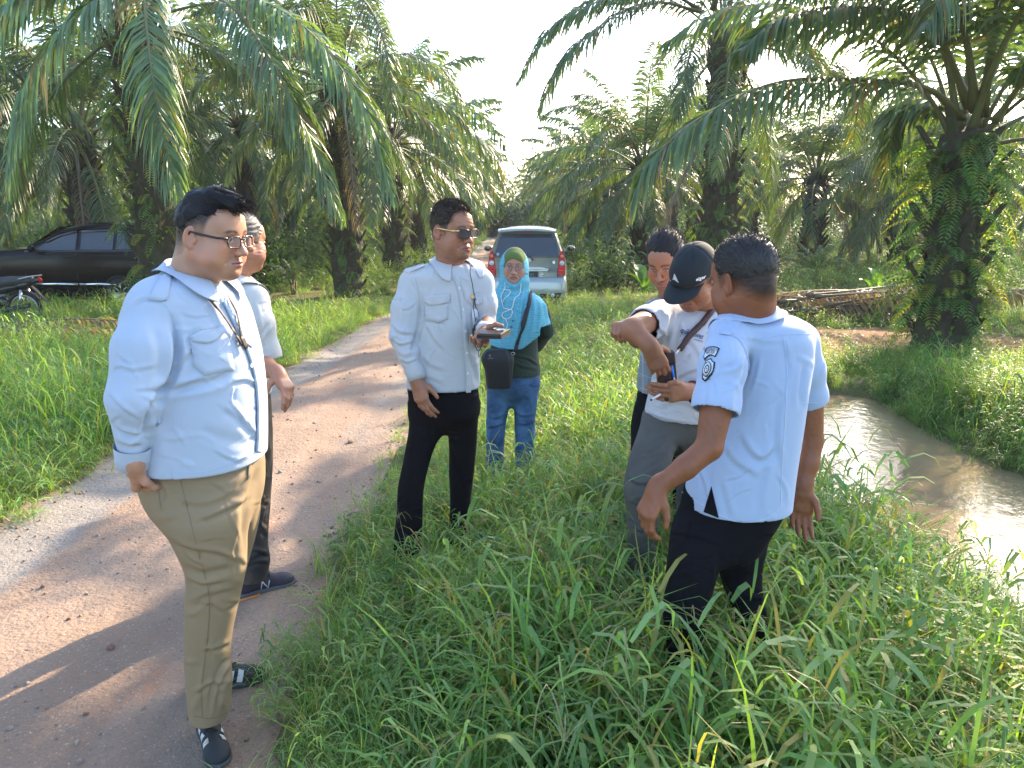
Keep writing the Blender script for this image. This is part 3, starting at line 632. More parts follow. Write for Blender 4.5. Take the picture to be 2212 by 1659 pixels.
add('ground', mesh_np('ground', V, F, ground_mat()), kind='structure')
def road_mat():
    m = bpy.data.materials.new('packed_dirt_and_gravel'); m.use_nodes = True; t = m.node_tree; N = t.nodes; L = t.links; b = N['Principled BSDF']; b.inputs['Roughness'].default_value = .92; b.inputs['Specular IOR Level'].default_value = .25
    tc = N.new('ShaderNodeTexCoord'); st = N.new('ShaderNodeMapping'); st.inputs['Scale'].default_value = (1, .28, 1); L.new(tc.outputs['Object'], st.inputs[0])
    def noise(s, d=8, v=None, r=.6): n = N.new('ShaderNodeTexNoise'); n.inputs['Scale'].default_value = s; n.inputs['Detail'].default_value = d; n.inputs['Roughness'].default_value = r; L.new(v or tc.outputs['Object'], n.inputs['Vector']); return n.outputs['Fac']
    def mix(f, a, c, lo, hi):
        r = N.new('ShaderNodeMapRange'); r.interpolation_type = 'SMOOTHSTEP'; r.inputs[1].default_value = a; r.inputs[2].default_value = c; L.new(f, r.inputs[0]); x = N.new('ShaderNodeMix'); x.data_type = 'RGBA'; L.new(r.outputs[0], x.inputs[0])
        for k, q in ((6, lo), (7, hi)):
            if isinstance(q, tuple): x.inputs[k].default_value = (*q, 1)
            else: L.new(q, x.inputs[k])
        return x.outputs[2]
    a = N.new('ShaderNodeAttribute'); a.attribute_name = 'Col'; sp = N.new('ShaderNodeSeparateColor'); L.new(a.outputs['Color'], sp.inputs[0])
    base = mix(noise(1.6, v=st.outputs[0]), .38, .62, (.265, .180, .125), (.305, .220, .160)); base = mix(noise(3.1, v=st.outputs[0]), .55, .70, base, (.30, .165, .105))
    ad = N.new('ShaderNodeMath'); ad.operation = 'ADD'; L.new(sp.outputs[0], ad.inputs[0]); mu = N.new('ShaderNodeMath'); mu.operation = 'MULTIPLY'; mu.inputs[1].default_value = .9; L.new(noise(2.4, v=st.outputs[0]), mu.inputs[0]); L.new(mu.outputs[0], ad.inputs[1])
    base = mix(ad.outputs[0], .62, 1.0, base, (.235, .215, .19)); base = mix(noise(42), .54, .68, base, (.22, .17, .13)); base = mix(noise(95, 3), .60, .70, base, (.40, .35, .29)); base = mix(noise(160, 2), .62, .72, base, (.16, .13, .11))
    L.new(base, b.inputs['Base Color']); vo = N.new('ShaderNodeTexVoronoi'); vo.inputs['Scale'].default_value = 55; L.new(tc.outputs['Object'], vo.inputs['Vector'])
    b1 = N.new('ShaderNodeBump'); b1.inputs['Strength'].default_value = .28; b1.inputs['Distance'].default_value = .012; b1.invert = True; L.new(vo.outputs['Distance'], b1.inputs['Height'])
    b2 = N.new('ShaderNodeBump'); b2.inputs['Strength'].default_value = .55; b2.inputs['Distance'].default_value = .02; L.new(noise(26), b2.inputs['Height']); L.new(b2.outputs[0], b1.inputs['Normal'])
    b3 = N.new('ShaderNodeBump'); b3.inputs['Strength'].default_value = .7; b3.inputs['Distance'].default_value = .005; L.new(noise(170, 3), b3.inputs['Height']); L.new(b1.outputs[0], b3.inputs['Normal']); L.new(b3.outputs[0], b.inputs['Normal']); return m
def road_z(x, y):
    l, r_ = np.interp(y, *RL), np.interp(y, *RR); u = (x - l) / (r_ - l); e = np.minimum(x - l, r_ - x) + .07 * n2(x, y, 33, 3.) 
    z = -.20 * sst(6, 16, y) + .012 + .012 * n2(x, y, 34, 1.5) + .006 * n2(x, y, 35, 7.) + .003 * n2(x, y, 36, 30.) - .022 * np.exp(-((u - .22) / .10) ** 2) - .022 * np.exp(-((u - .78) / .10) ** 2)
    return z - .09 * sst(.10, -.12, e)
ysr = np.concatenate([np.arange(-1, 7, .035), 7 + axis(0, 0, .04, 90, 1.035)]); us = np.linspace(-.1, 1.1, 80); U, Yr = np.meshgrid(us, ysr); Xr = np.interp(Yr, *RL) * (1 - U) + np.interp(Yr, *RR) * U
V = np.stack([Xr, Yr, road_z(Xr, Yr)], -1).reshape(-1, 3); i = np.arange(len(ysr) - 1)[:, None] * 80 + np.arange(79)[None]; F = np.stack([i, i + 1, i + 81, i + 80], -1).reshape(-1, 4)
gr = (np.exp(-((U - .17) / .13) ** 2) * .75 + .35 * np.exp(-((U - .80) / .12) ** 2) * sst(3, 6, Yr)).reshape(-1); add('road', mesh_np('road', V, F, road_mat(), cols=np.stack([gr] * 3, 1)), kind='structure')
# water in the ditch
wm = mat('muddy_water', (.26, .19, .11), rough=.05, spec=.28, var=.15, vscale=1.5, bump=.07, bscale=9, bump2=.05, b2scale=28)
xw = np.arange(1.2, 9, .1); yw = np.arange(-1, 9.4, .1); V, F = grid(xw, yw, lambda x, y: np.full_like(x, WZ) ); add('water', mesh_np('water', V, F, wm), kind='structure')
# stones
def stone_mesh(seed, m):
    rg = np.random.RandomState(seed); g = SDF((-.7, -.7, -.6), (.7, .7, .6), .16); g.ell((0, 0, 0), (.5, .38, .28), k=.1)
    for _ in range(5): n = unit(rg.randn(3)); g.plane(n * (.24 + .1 * rg.rand()), n)
    V, F = g.mesh(); return mesh_np('stone', V, F, m, smooth=False)
sm_ = mat('pale_stone', (.30, .26, .21), rough=.9, var=.35, vscale=3, ovar=.25, bump=.5, bscale=30); smr = mat('reddish_stone', (.28, .18, .12), rough=.9, var=.35, vscale=3, ovar=.25, bump=.5, bscale=30)
STONES = [stone_mesh(i, sm_ if i % 3 else smr) for i in range(8)]
def scatter(name, pts, rot, scl, idx, meshes, kind='stuff', parent=None, label=None):
    """many small pieces as ONE object"""
    col = bpy.data.collections.new(name + '_kinds')
    for i, me in enumerate(meshes): o = bpy.data.objects.new('%s_kind%03d' % (name, i), me); col.objects.link(o)
    me = bpy.data.meshes.new(name); me.vertices.add(len(pts)); me.vertices.foreach_set('co', np.asarray(pts, np.float32).ravel())
    a = me.attributes.new('rot', 'FLOAT_VECTOR', 'POINT'); a.data.foreach_set('vector', np.asarray(rot, np.float32).ravel()); a = me.attributes.new('scl', 'FLOAT', 'POINT'); a.data.foreach_set('value', np.asarray(scl, np.float32)); a = me.attributes.new('idx', 'INT', 'POINT'); a.data.foreach_set('value', np.asarray(idx, np.int32))
    ng = bpy.data.node_groups.new(name, 'GeometryNodeTree'); ng.interface.new_socket('Geometry', in_out='INPUT', socket_type='NodeSocketGeometry'); ng.interface.new_socket('Geometry', in_out='OUTPUT', socket_type='NodeSocketGeometry')
    N = ng.nodes; L = ng.links; gi = N.new('NodeGroupInput'); go = N.new('NodeGroupOutput'); ci = N.new('GeometryNodeCollectionInfo'); ci.inputs['Collection'].default_value = col; ci.inputs['Separate Children'].default_value = True; ci.inputs['Reset Children'].default_value = True
    ip = N.new('GeometryNodeInstanceOnPoints'); ip.inputs['Pick Instance'].default_value = True
    def at(n, ty): q = N.new('GeometryNodeInputNamedAttribute'); q.data_type = ty; q.inputs[0].default_value = n; return q.outputs[0]
    L.new(gi.outputs[0], ip.inputs['Points']); L.new(ci.outputs[0], ip.inputs['Instance']); L.new(at('idx', 'INT'), ip.inputs['Instance Index']); L.new(at('rot', 'FLOAT_VECTOR'), ip.inputs['Rotation']); L.new(at('scl', 'FLOAT'), ip.inputs['Scale']); L.new(ip.outputs[0], go.inputs[0])
    o = add(name, me, parent, kind=kind, label=label); md = o.modifiers.new('scatter', 'NODES'); md.node_group = ng; return o
rg = np.random.RandomState(7); n = 5200; yy = .9 + 16 * rg.rand(n) ** 1.7; uu = rg.rand(n); side = rg.rand(n) < .5; uu = np.where(side, np.where(rg.rand(n) < .5, rg.rand(n) * .16 - .02, .9 + rg.rand(n) * .12), uu); xx = np.interp(yy, *RL) * (1 - uu) + np.interp(yy, *RR) * uu
s_ = .008 + .020 * rg.rand(n) ** 5; scatter('gravel', np.stack([xx, yy, road_z(xx, yy) + s_ * .12], 1), rg.rand(n, 3) * [.6, .6, 6.28], s_, rg.randint(0, 8, n), STONES)
for k in range(46):
    y = 1.9 + 9 * rg.rand() ** 1.5; u = rg.rand(); x = float(np.interp(y, *RL) * (1 - u) + np.interp(y, *RR) * u); s = .03 + .035 * rg.rand() ** 2
    red = k % 3 == 0; o = add('stone', STONES[(0, 3, 6)[k % 3] if red else (1, 2, 4, 5, 7)[k % 5]], None, (x, y, float(road_z(np.array(x), np.array(y))) + s * .10), (rg.rand() * .5, rg.rand() * .5, rg.rand() * 6), ('small reddish stone' if red else 'small pale stone') + (' on the dirt road near the feet of the heavy man' if y < 3.2 else (' on the dirt road between the two men in glasses' if y < 5 else ' farther along the dirt road')), 'stone', ('reddish' if red else 'pale') + ' stones on the dirt road ' + ('near' if y < 3.2 else ('midway' if y < 5 else 'farther'))); o.scale = (s,) * 3
def haze(dens=.0007):
    mb = MB(); mb.box((-140, -25, -1.6), (140, 230, 16)); m = bpy.data.materials.new('haze_air'); m.use_nodes = True; t = m.node_tree; t.nodes.remove(t.nodes['Principled BSDF']); v = t.nodes.new('ShaderNodeVolumePrincipled'); v.inputs['Color'].default_value = (.93, .95, 1., 1); v.inputs['Density'].default_value = dens; v.inputs['Anisotropy'].default_value = .1; t.links.new(v.outputs[0], t.nodes['Material Output'].inputs['Volume'])
    add('haze', mb.mesh('haze', m, False), kind='stuff')
haze()
# ================================================================ grass and weeds
def leaf_ribbon(mb_v, mb_f, mb_c, p0, d, side, ln, w, droop, col, segs=4, tipcol=None):
    pts = [np.asarray(p0, float)]; d = unit(d); st = ln / segs
    for i in range(segs): d = unit(d + np.array([0, 0, -droop * 4 / segs * (i + .7) / segs])); pts.append(pts[-1] + d * st)
    b = len(mb_v); prof = (.55, .9, 1., .95, .8, .5, 0.) if segs == 6 else (.55, 1., .92, .62, .0) if segs == 4 else ((.7, 1., .7, 0.) if segs == 3 else (.8, 1, 0))
    for i, p in enumerate(pts):
        c = col if tipcol is None else np.asarray(col) * (1 - i / segs) + np.asarray(tipcol) * i / segs
        if i < segs: mb_v += [p - side * w * prof[i] / 2, p + side * w * prof[i] / 2]; mb_c += [c, c]
        else: mb_v += [p]; mb_c += [c]
    for i in range(segs - 1): mb_f.append((b + 2 * i, b + 2 * i + 1, b + 2 * i + 3, b + 2 * i + 2))
    mb_f.append((b + 2 * segs - 2, b + 2 * segs - 1, b + 2 * segs))
GREENS = [(.125, .250, .060), (.160, .300, .075), (.200, .340, .085), (.110, .215, .065), (.235, .335, .105), (.180, .290, .120)]
def clump(kind, seed, m, warm=0.):
    rg = np.random.RandomState(seed); v, f, c = [], [], []
    def col():
        q = np.array(GREENS[rg.randint(6)]) * (.8 + .5 * rg.rand()); r_ = rg.rand()
        if r_ < .05 + warm: q = np.array((.26, .24, .07)) * (.7 + .5 * rg.rand())
        elif r_ < .065 + warm * 1.3: q = np.array((.30, .24, .13)) * (.7 + .5 * rg.rand())
        return q
    def blade(p, ln, w, lean, droop, cc=None, segs=4):
        a = rg.rand() * 6.283; d = np.array([math.cos(a) * lean, math.sin(a) * lean, 1.]); tw = a + 1.57 + rg.randn() * .5; leaf_ribbon(v, f, c, p, d, np.array([math.cos(tw), math.sin(tw), 0]), ln, w, droop, col() if cc is None else cc, segs)
    if kind == 'turf':
        for _ in range(46): p = rg.randn(3) * [.07, .07, 0]; blade(p, .10 + .14 * rg.rand(), .005 + .003 * rg.rand(), .15 + .7 * rg.rand(), .4 + .9 * rg.rand(), segs=3)
    elif kind == 'arch':
        for _ in range(34): p = rg.randn(3) * [.06, .06, 0]; blade(p, .30 + .36 * rg.rand(), .005 + .0055 * rg.rand() ** 1.5, .15 + .6 * rg.rand(), .4 + 1.1 * rg.rand(), segs=6)
    elif kind == 'stem':
        for _ in range(11):
            p = rg.randn(3) * [.07, .06, 0]; a = rg.rand() * 6.283; H_ = .26 + .26 * rg.rand(); d = unit([math.cos(a) * (.2 + .5 * rg.rand()), math.sin(a) * .5, 1.]); ph = rg.rand() * 6.28; q = p.copy(); cs = col()
            leaf_ribbon(v, f, c, p, d, np.array([1, 0, 0]), H_, .004, .3, cs * .9, 3); leaf_ribbon(v, f, c, p, d, np.array([0, 1, 0]), H_, .004, .3, cs * .9, 3)
            k = 5
            for i in range(k):
                t = .25 + .75 * i / (k - 1); q = p + d * H_ * t - np.array([0, 0, .05 * t * t * H_]); az = ph + i * 2.6 + rg.randn() * .3; up_ = .55 + .5 * rg.rand() + (.9 if i == k - 1 else 0)
                leaf_ribbon(v, f, c, q, [math.cos(az), math.sin(az), up_], np.array([-math.sin(az), math.cos(az), .15 * rg.randn()]), .10 + .14 * rg.rand(), .0075 + .0065 * rg.rand(), .5 + .9 * rg.rand(), cs * (.85 + .35 * rg.rand()))
    elif kind == 'seed':
        for _ in range(4):
            p = rg.randn(3) * [.04, .04, 0]; a = rg.rand() * 6.283; cc = np.array((.26, .24, .13)) * (.8 + .4 * rg.rand()); d = np.array([math.cos(a) * .45, math.sin(a) * .45, 1.]); L_ = .55 + .3 * rg.rand()
            leaf_ribbon(v, f, c, p, d, np.array([1, 0, 0]), L_, .0035, .35, cc, 4)
            q = p + unit(d) * L_ * .80
            for _ in range(3): a2 = a + rg.randn() * .9; leaf_ribbon(v, f, c, q, [math.cos(a2), math.sin(a2), .5], np.array([-math.sin(a2), math.cos(a2), 0]), .16, .003, 1.1, cc, 4)
    elif kind == 'weed':
        for _ in range(7):
            p = rg.randn(3) * [.07, .07, 0]; H_ = .12 + .28 * rg.rand(); d = unit([rg.randn() * .3, rg.randn() * .3, 1]); cs = np.array((.060, .120, .035)) * (.8 + .6 * rg.rand()); leaf_ribbon(v, f, c, p, d, np.array([1, 0, 0]), H_, .005, .1, cs, 3)
            for i in range(7): q = p + d * H_ * (.3 + .1 * i); az = i * 2.4 + rg.rand(); leaf_ribbon(v, f, c, q, [math.cos(az), math.sin(az), .5], np.array([-math.sin(az), math.cos(az), 0]), .05 + .05 * rg.rand(), .020 + .012 * rg.rand(), .5, cs * (.9 + .3 * rg.rand()), 3)
    elif kind == 'dry':
        for _ in range(22): p = rg.randn(3) * [.10, .10, 0]; blade(p, .12 + .2 * rg.rand(), .004, 1.0 + 1.5 * rg.rand(), .3 + .4 * rg.rand(), np.array((.36, .27, .16)) * (.6 + .6 * rg.rand()), 3)
    elif kind == 'bush':
        for _ in range(46):
            p = rg.randn(3) * [.30, .30, .05]; H_ = .4 + 1.0 * rg.rand(); d = unit([rg.randn() * .35, rg.randn() * .35, 1]); cs = np.array((.040, .085, .022)) * (.7 + .8 * rg.rand())
            for i in range(9): q = p + d * H_ * (.1 + .1 * i); az = i * 2.4 + rg.rand(); leaf_ribbon(v, f, c, q, [math.cos(az), math.sin(az), .35], np.array([-math.sin(az), math.cos(az), 0]), .12 + .14 * rg.rand(), .035 + .035 * rg.rand(), .8, cs * (.85 + .4 * rg.rand()), 3)
    elif kind == 'fern':
        for _ in range(9): frond_into(v, f, c, np.zeros(3) + rg.randn(3) * [.08, .08, 0], rg.rand() * 6.28, .35 + .7 * rg.rand(), .55 + .5 * rg.rand(), 15, .13, .020, np.array((.055, .115, .028)) * (.8 + .7 * rg.rand()), rg)
    return mesh_np(kind + '_clump', v, f, m, False, cols=np.array(c))
def frond_into(v, f, c, p0, az, el, ln, n, ll, lw, cs, rg, segs=8, droop=1.5):
    """a small feathered frond (fern): pinnae either side of a midrib"""
    d = np.array([math.cos(az) * math.cos(el), math.sin(az) * math.cos(el), math.sin(el)]); pts = [np.asarray(p0, float)]
    for i in range(segs): d = unit(d + np.array([0, 0, -droop / segs])); pts.append(pts[-1] + d * ln / segs)
    pts = np.array(pts); cv = catmull(pts, n + 3); tg = np.gradient(cv, axis=0)
    for i in range(2, n + 2):
        t = i / (n + 2); T_ = unit(tg[i]); S_ = unit(np.cross(T_, [0, 0, 1.]) + 1e-4); L_ = ll * math.sin(math.pi * (t * .85 + .13)) ** .7 * (.85 + .3 * rg.rand())
        for s_ in (-1, 1):
            dd = S_ * s_ + T_ * .35 + np.array([0, 0, -.15]); b = len(v); e = cv[i] + dd * L_; m_ = cv[i] + dd * L_ * .5 + np.array([0, 0, .006]); v.extend([cv[i], m_ - T_ * lw / 2, m_ + T_ * lw / 2, e - np.array([0, 0, .2 * L_])]); c.extend([cs, cs, cs, cs * 1.1]); f.append((b, b + 1, b + 3, b + 2))
    b = len(v); 
    for i, p in enumerate(cv): v.extend([p + [0, 0, .003], p - [0, 0, .003]]); c.extend([cs * .8] * 2)
    for i in range(len(cv) - 1): f.append((b + 2 * i, b + 2 * i + 1, b + 2 * i + 3, b + 2 * i + 2))
GM = mat('grass_blade', (.1, .2, .05), rough=.5, spec=.35, attr='Col', ovar=.10, trans=.42, tcol=(1.9, 1.8, .50))
KINDS = {}
for kd, n in (('turf', 4), ('arch', 4), ('stem', 6), ('seed', 3), ('weed', 3), ('dry', 2)): KINDS[kd] = [clump(kd, 10 * len(kd) + i, GM, .04 if kd != 'dry' else 0) for i in range(n)]
KINDS['bush'] = [clump('bush', 70 + i, GM) for i in range(3)]; KINDS['fern'] = [clump('fern', 80 + i, GM) for i in range(3)]
ALLM = []; KOFF = {}
for kd in KINDS: KOFF[kd] = len(ALLM); ALLM += KINDS[kd]
def sow(name, x0, x1, y0, y1, dens, mix, scl, seed, keep=None, lean=.15):
    rg = np.random.RandomState(seed); n = int((x1 - x0) * (y1 - y0) * dens); x = x0 + (x1 - x0) * rg.rand(n); y = y0 + (y1 - y0) * rg.rand(n)
    k = np.ones(n, bool)
    if keep is not None: k = keep(x, y, rg)
    x, y = x[k], y[k]; n = len(x); z = ground_z(x, y) - .01; kn = list(mix); pr = np.array([mix[q] for q in kn], float); pr /= pr.sum(); w_ = rg.choice(len(kn), n, p=pr); idx = np.array([KOFF[kn[i]] + rg.randint(len(KINDS[kn[i]])) for i in w_])
    s = .86 * scl * np.where((x > -1.5) & (y < 9), .50 + .62 * sst(0, .7, x - np.interp(y, *RR)), 1.) * np.where(y < 8.8, 1 - .62 * np.exp(-((x - np.interp(y, *XL)) / .50) ** 2) - .45 * np.exp(-((x - np.interp(y, *XR)) / .35) ** 2), 1.) * (.65 + .6 * rg.rand(n)) * (1 + .25 * n2(x, y, seed + 5, 1.2)); return [np.stack([x, y, z], 1), np.stack([rg.randn(n) * lean, rg.randn(n) * lean, rg.rand(n) * 6.28], 1), s, idx]
def emit(name, parts, label=None):
    scatter(name, *[np.concatenate([p[i] for p in parts]) for i in range(4)], ALLM, label=label)
def water_ok(x, y): return ~((x > np.interp(y, *XL) + .02) & (x < np.interp(y, *XR) - .02) & (y < 8.25))
def right_of_road(x, y, rg): return (x > np.interp(y, *RR) - .09 + .06 * rg.randn(len(x))) & ~((x < -.72) & (y < 2.3) & (y > 2.0)) & water_ok(x, y)
def verge(x, y, rg): return (x < np.interp(y, *RL) + .02 + .10 * rg.randn(len(x))) | ((x > np.interp(y, *RR)) & water_ok(x, y))
def not_bare(x, y): return (((x - 5.0) / 2.9) ** 2 + ((y - 11.0) / 1.6) ** 2) > 1
emit('grass', [sow('a', -1.1, 3.1, .75, 4.3, 125, dict(stem=5, arch=4.5, turf=1.5, seed=.9, weed=.5, dry=.2), 1.05, 1, right_of_road), sow('a2', -1.1, 3.4, .75, 4.3, 70, dict(turf=1), 1.1, 2, right_of_road),
               sow('t1', .1, .9, 2.45, 2.95, 50, dict(arch=3, stem=3), 1.35, 31), sow('b', -1.0, 3.6, 4.3, 9, 85, dict(stem=5, arch=4, turf=5, seed=.5, weed=.4), .78, 3, right_of_road), sow('e', -1.15, -.45, 1.0, 8, 150, dict(dry=2.5, turf=3), .75, 4, lambda x, y, r_: (x > np.interp(y, *RR) - .16 + .05 * r_.randn(len(x))) & ~((x < -.74) & (y < 2.3) & (y > 2.0)))])
emit('grass', [sow('c', -9, -2.7, 3.2, 9, 62, dict(turf=6, arch=5, stem=3), 1.0, 5, verge), sow('d', -12, -2, 9, 16, 34, dict(turf=4, stem=3, arch=2, weed=1), .95, 6, verge), sow('f', -3.4, -2.7, 2.5, 9, 40, dict(dry=3, turf=1), .8, 8, lambda x, y, r_: (x < np.interp(y, *RL) + .15)), ])
emit('grass', [sow('g', -.9, 16, 9, 18, 26, dict(turf=5, stem=2, weed=1.2, arch=1), .75, 7, lambda x, y, r_: verge(x, y, r_) & (not_bare(x, y) | (r_.rand(len(x)) < .08)) & (x > -1.5)),
               sow('h', 3.0, 9, 3.6, 9.3, 85, dict(arch=4, weed=.7, stem=4, turf=4, dry=.6), .72, 9, lambda x, y, r_: (x > np.interp(y, *XR) - .02)), sow('hw', 3.0, 6, 3.8, 8.2, 120, dict(stem=4, weed=2.5, arch=2, seed=.5), 1.0, 41, lambda x, y, r_: (x > np.interp(y, *XR) + .02) & (x < np.interp(y, *XR) + .6 + .3 * r_.randn(len(x))) & (r_.rand(len(x)) < .30 + .5 * (n2(x, y, 88, 2.5) > .1))), sow('lw', 1.2, 2.6, 3.0, 8.0, 60, dict(stem=3, weed=1.5, seed=1), .9, 42, lambda x, y, r_: (x < np.interp(y, *XL) + .03) & (n2(x, y, 89, 3.) > .15)), sow('h2', 1.6, 5.5, 7.9, 9.6, 90, dict(arch=2, weed=.8, stem=3, turf=4, dry=.6), .62, 19, lambda x, y, r_: water_ok(x, y)), sow('wl', -.3, 2.3, 9, 16, 10, dict(weed=2, stem=3), .9, 14, right_of_road)])
emit('undergrowth', [sow('i', -26, 34, 18, 34, 5.5, dict(turf=3, stem=3, weed=3, bush=.06, fern=.5), 1.35, 11, verge), sow('j', -40, 50, 34, 75, 2.2, dict(turf=3, stem=3, weed=3, bush=.1, fern=.5), 1.8, 12, verge), sow('far', -90, 80, 66, 90, .35, dict(bush=1), 3.2, 21), sow('far2', -40, -9, 44, 60, .4, dict(bush=1, fern=1), 2.4, 22), sow('far3', 9, 45, 48, 64, .4, dict(bush=1, fern=1), 2.2, 23), sow('k', -24, -6, 18.5, 40, 1.1, dict(bush=1.2, fern=5), 1.1, 13, verge), sow('k2', -30, -5.0, 20, 60, .6, dict(bush=3, fern=3), 1.4, 15, verge), sow('k3', 7, 40, 34, 62, .35, dict(bush=2, fern=3), .9, 16, verge)])
# ================================================================ oil palms
PM = mat('palm_leaflet', (.045, .085, .030), rough=.42, spec=.4, attr='Col', ovar=.12, trans=.24, tcol=(2.1, 2.0, .5)); PS = mat('palm_midrib', (.13, .12, .045), rough=.55, attr='Col')
def palm_frond(curve, n=95, ll=.75, lw=.045, seed=0, dead=0., droop=1.0, start=.20, segs=3, petr=.05, name='frond', fin=.62, ragged=.0, tone=1.):
    """a feather leaf along a curve: midrib (tapering) and leaflets either side that hang with their weight"""
    rg = np.random.RandomState(seed); cv = catmull(curve, 30); m = len(cv); ts = np.linspace(0, 1, m); mb = MB(); mb.tube(cv, petr * (1 - ts * .92) ** 1.1 * (1 + .8 * np.exp(-(ts / .05) ** 2)), 5, flat=(1, .6)); nv = mb.n
    mc = np.tile(np.array((.17, .13, .08) if dead else (.15, .15, .055)), (nv, 1)) * (1 - .25 * np.repeat(ts < .15, 5)[:, None]) if nv == m * 5 else np.tile(np.array((.15, .14, .06)), (nv, 1))
    v, f, c = [], [], []; tg = np.gradient(cv, axis=0)
    for i in range(n):
        t = start + (1 - start) * (i + .5 * rg.rand()) / n; q = t * (m - 1); j = min(int(q), m - 2); p = cv[j] * (1 - q + j) + cv[j + 1] * (q - j); T_ = unit(tg[j]); S_ = np.cross(T_, [0, 0, 1.]); S_ = unit(S_) if np.linalg.norm(S_) > .12 else unit(np.cross(T_, [.3, 1, .2])); U_ = np.cross(S_, T_)
        u = (t - start) / (1 - start); L_ = ll * (math.sin(math.pi * min(1, u * .80 + .16)) ** .55) * (.85 + .25 * rg.rand()) * (1 if u < .9 else 1 - (u - .9) * 3)
        for s_ in (-1, 1):
            if rg.rand() < ragged: continue
            lift = (.35 if i % 2 else -.05) + rg.randn() * .12; d = unit(S_ * s_ * (1 - .25 * u) + T_ * (fin + .5 * u) + U_ * lift); g_ = droop * (1.2 + .8 * rg.rand()) / segs; pt = [p]; st = L_ / segs
            for k in range(segs): d = unit(d + np.array([0, 0, -g_ * (.5 + k * .75)])); pt.append(pt[-1] + d * st)
            W_ = unit(T_ * .9 + U_ * .35 * rg.randn() + np.array([0, 0, .15])); w = lw * (.8 + .4 * rg.rand()); base = np.array((.082, .138, .068)) * tone * (.75 + .6 * rg.rand()); r_ = rg.rand()
            if dead: base = np.array((.20, .15, .10)) * (.6 + .8 * rg.rand())
            elif r_ < .05: base = np.array((.17, .13, .03))
            elif r_ < .08: base = np.array((.20, .15, .10))
            b = len(v); pr = (.45, 1, .75, 0) if segs == 3 else (.6, 1, 0)
            for k in range(segs): 
                ww = W_ if k < 2 else unit(W_ + d * .1); v += [pt[k] - ww * w * pr[k] / 2, pt[k] + ww * w * pr[k] / 2]; c += [base, base]
            v.append(pt[segs]); c.append(base * (1.15 if dead else 1.0) + np.array([.03, .02, 0]) * (not dead) * (rg.rand() < .5))
            for k in range(segs - 1): f.append((b + 2 * k, b + 2 * k + 1, b + 2 * k + 3, b + 2 * k + 2))
            f.append((b + 2 * segs - 2, b + 2 * segs - 1, b + 2 * segs))
    V = np.concatenate(mb.v + [np.array(v)]); Fq = list(mb.f) + [tuple(i + nv for i in q) for q in f]; mi = [1] * len(mb.f) + [0] * len(f)
    return mesh_np(name, V, Fq, None, True, cols=np.concatenate([mc, np.array(c)]), mats=[PM, PS], mi=mi)
def arc(e0, bend, ln, k=8, pw=1.3, sway=0.):
    """a rachis that leaves at elevation e0 and bends over"""
    pts = [np.zeros(3)]; a = R(e0); dl = ln / k
    for i in range(k): t = (i + .5) / k; e = a - R(bend) * t ** pw; pts.append(pts[-1] + dl * np.array([math.cos(e) * math.cos(sway * t), math.cos(e) * math.sin(sway * t), math.sin(e)]))
    return np.array(pts)
SPEC = [(84, 55, 4.2), (74, 85, 4.6), (60, 100, 4.8), (44, 105, 4.9), (28, 100, 4.8), (10, 85, 4.5), (-12, 62, 4.2), (-35, 48, 3.8)]
NEAR = [palm_frond(arc(e, b, l, sway=(-1) ** i * .25), n=78, lw=.050, ll=.82, seed=100 + i, droop=.9) for i, (e, b, l) in enumerate(SPEC)]
FAR = [palm_frond(arc(e, b, l, sway=(-1) ** i * .25), n=44, ll=.85, lw=.085, seed=120 + i, segs=2, droop=1.0) for i, (e, b, l) in enumerate(SPEC)]
DEAD = palm_frond(arc(-40, 45, 3.6), n=50, ll=.6, lw=.04, seed=140, dead=1, droop=1.6)
TB = mat('palm_bark', (.075, .055, .038), rough=.95, var=.4, vscale=6, bump=.9, bscale=18, col2=(.045, .050, .022))
def trunk_mesh(h, r0, r1, seed, stubs=70):
    rg = np.random.RandomState(seed); mb = MB(); n = 14; k = 14; v = []
    for i in range(k + 1):
        t = i / k; z = -.25 + (h + .25) * t; r_ = (r0 * (1 - t) + r1 * t) * (1 + .5 * math.exp(-t * 9)) * (1 + .15 * (t > .9))
        for j in range(n): a = 2 * math.pi * j / n; rr = r_ * (1 + .14 * rg.randn()); v.append((rr * math.cos(a), rr * math.sin(a), z))
    v.append((0, 0, h + .1)); f = [(i * n + j, i * n + (j + 1) % n, (i + 1) * n + (j + 1) % n, (i + 1) * n + j) for i in range(k) for j in range(n)] + [(k * n + j, k * n + (j + 1) % n, (k + 1) * n) for j in range(n)]; mb.put(v, f)
    for s_ in range(stubs):
        t = (s_ + rg.rand()) / stubs; z = .2 + (h - .2) * t; a = s_ * 2.399; rr = (r0 * (1 - t) + r1 * t) * .9; d = np.array([math.cos(a), math.sin(a), 0]); sd = np.array([-d[1], d[0], 0]); p = d * rr + np.array([0, 0, z]); L_ = .16 + .22 * rg.rand(); w = .07 + .05 * rg.rand(); q = p + d * L_ * .75 + np.array([0, 0, L_ * 1.1])
        mb.put([p - sd * w, p + sd * w, p + sd * w * .8 - np.array([0, 0, .12]), p - sd * w * .8 - np.array([0, 0, .12]), q - sd * w * .5, q + sd * w * .5, q + sd * w * .4 + d * .05, q - sd * w * .4 + d * .05], [(0, 1, 5, 4), (1, 2, 6, 5), (2, 3, 7, 6), (3, 0, 4, 7), (4, 5, 6, 7)])
    return mb.mesh('trunk', TB, False)
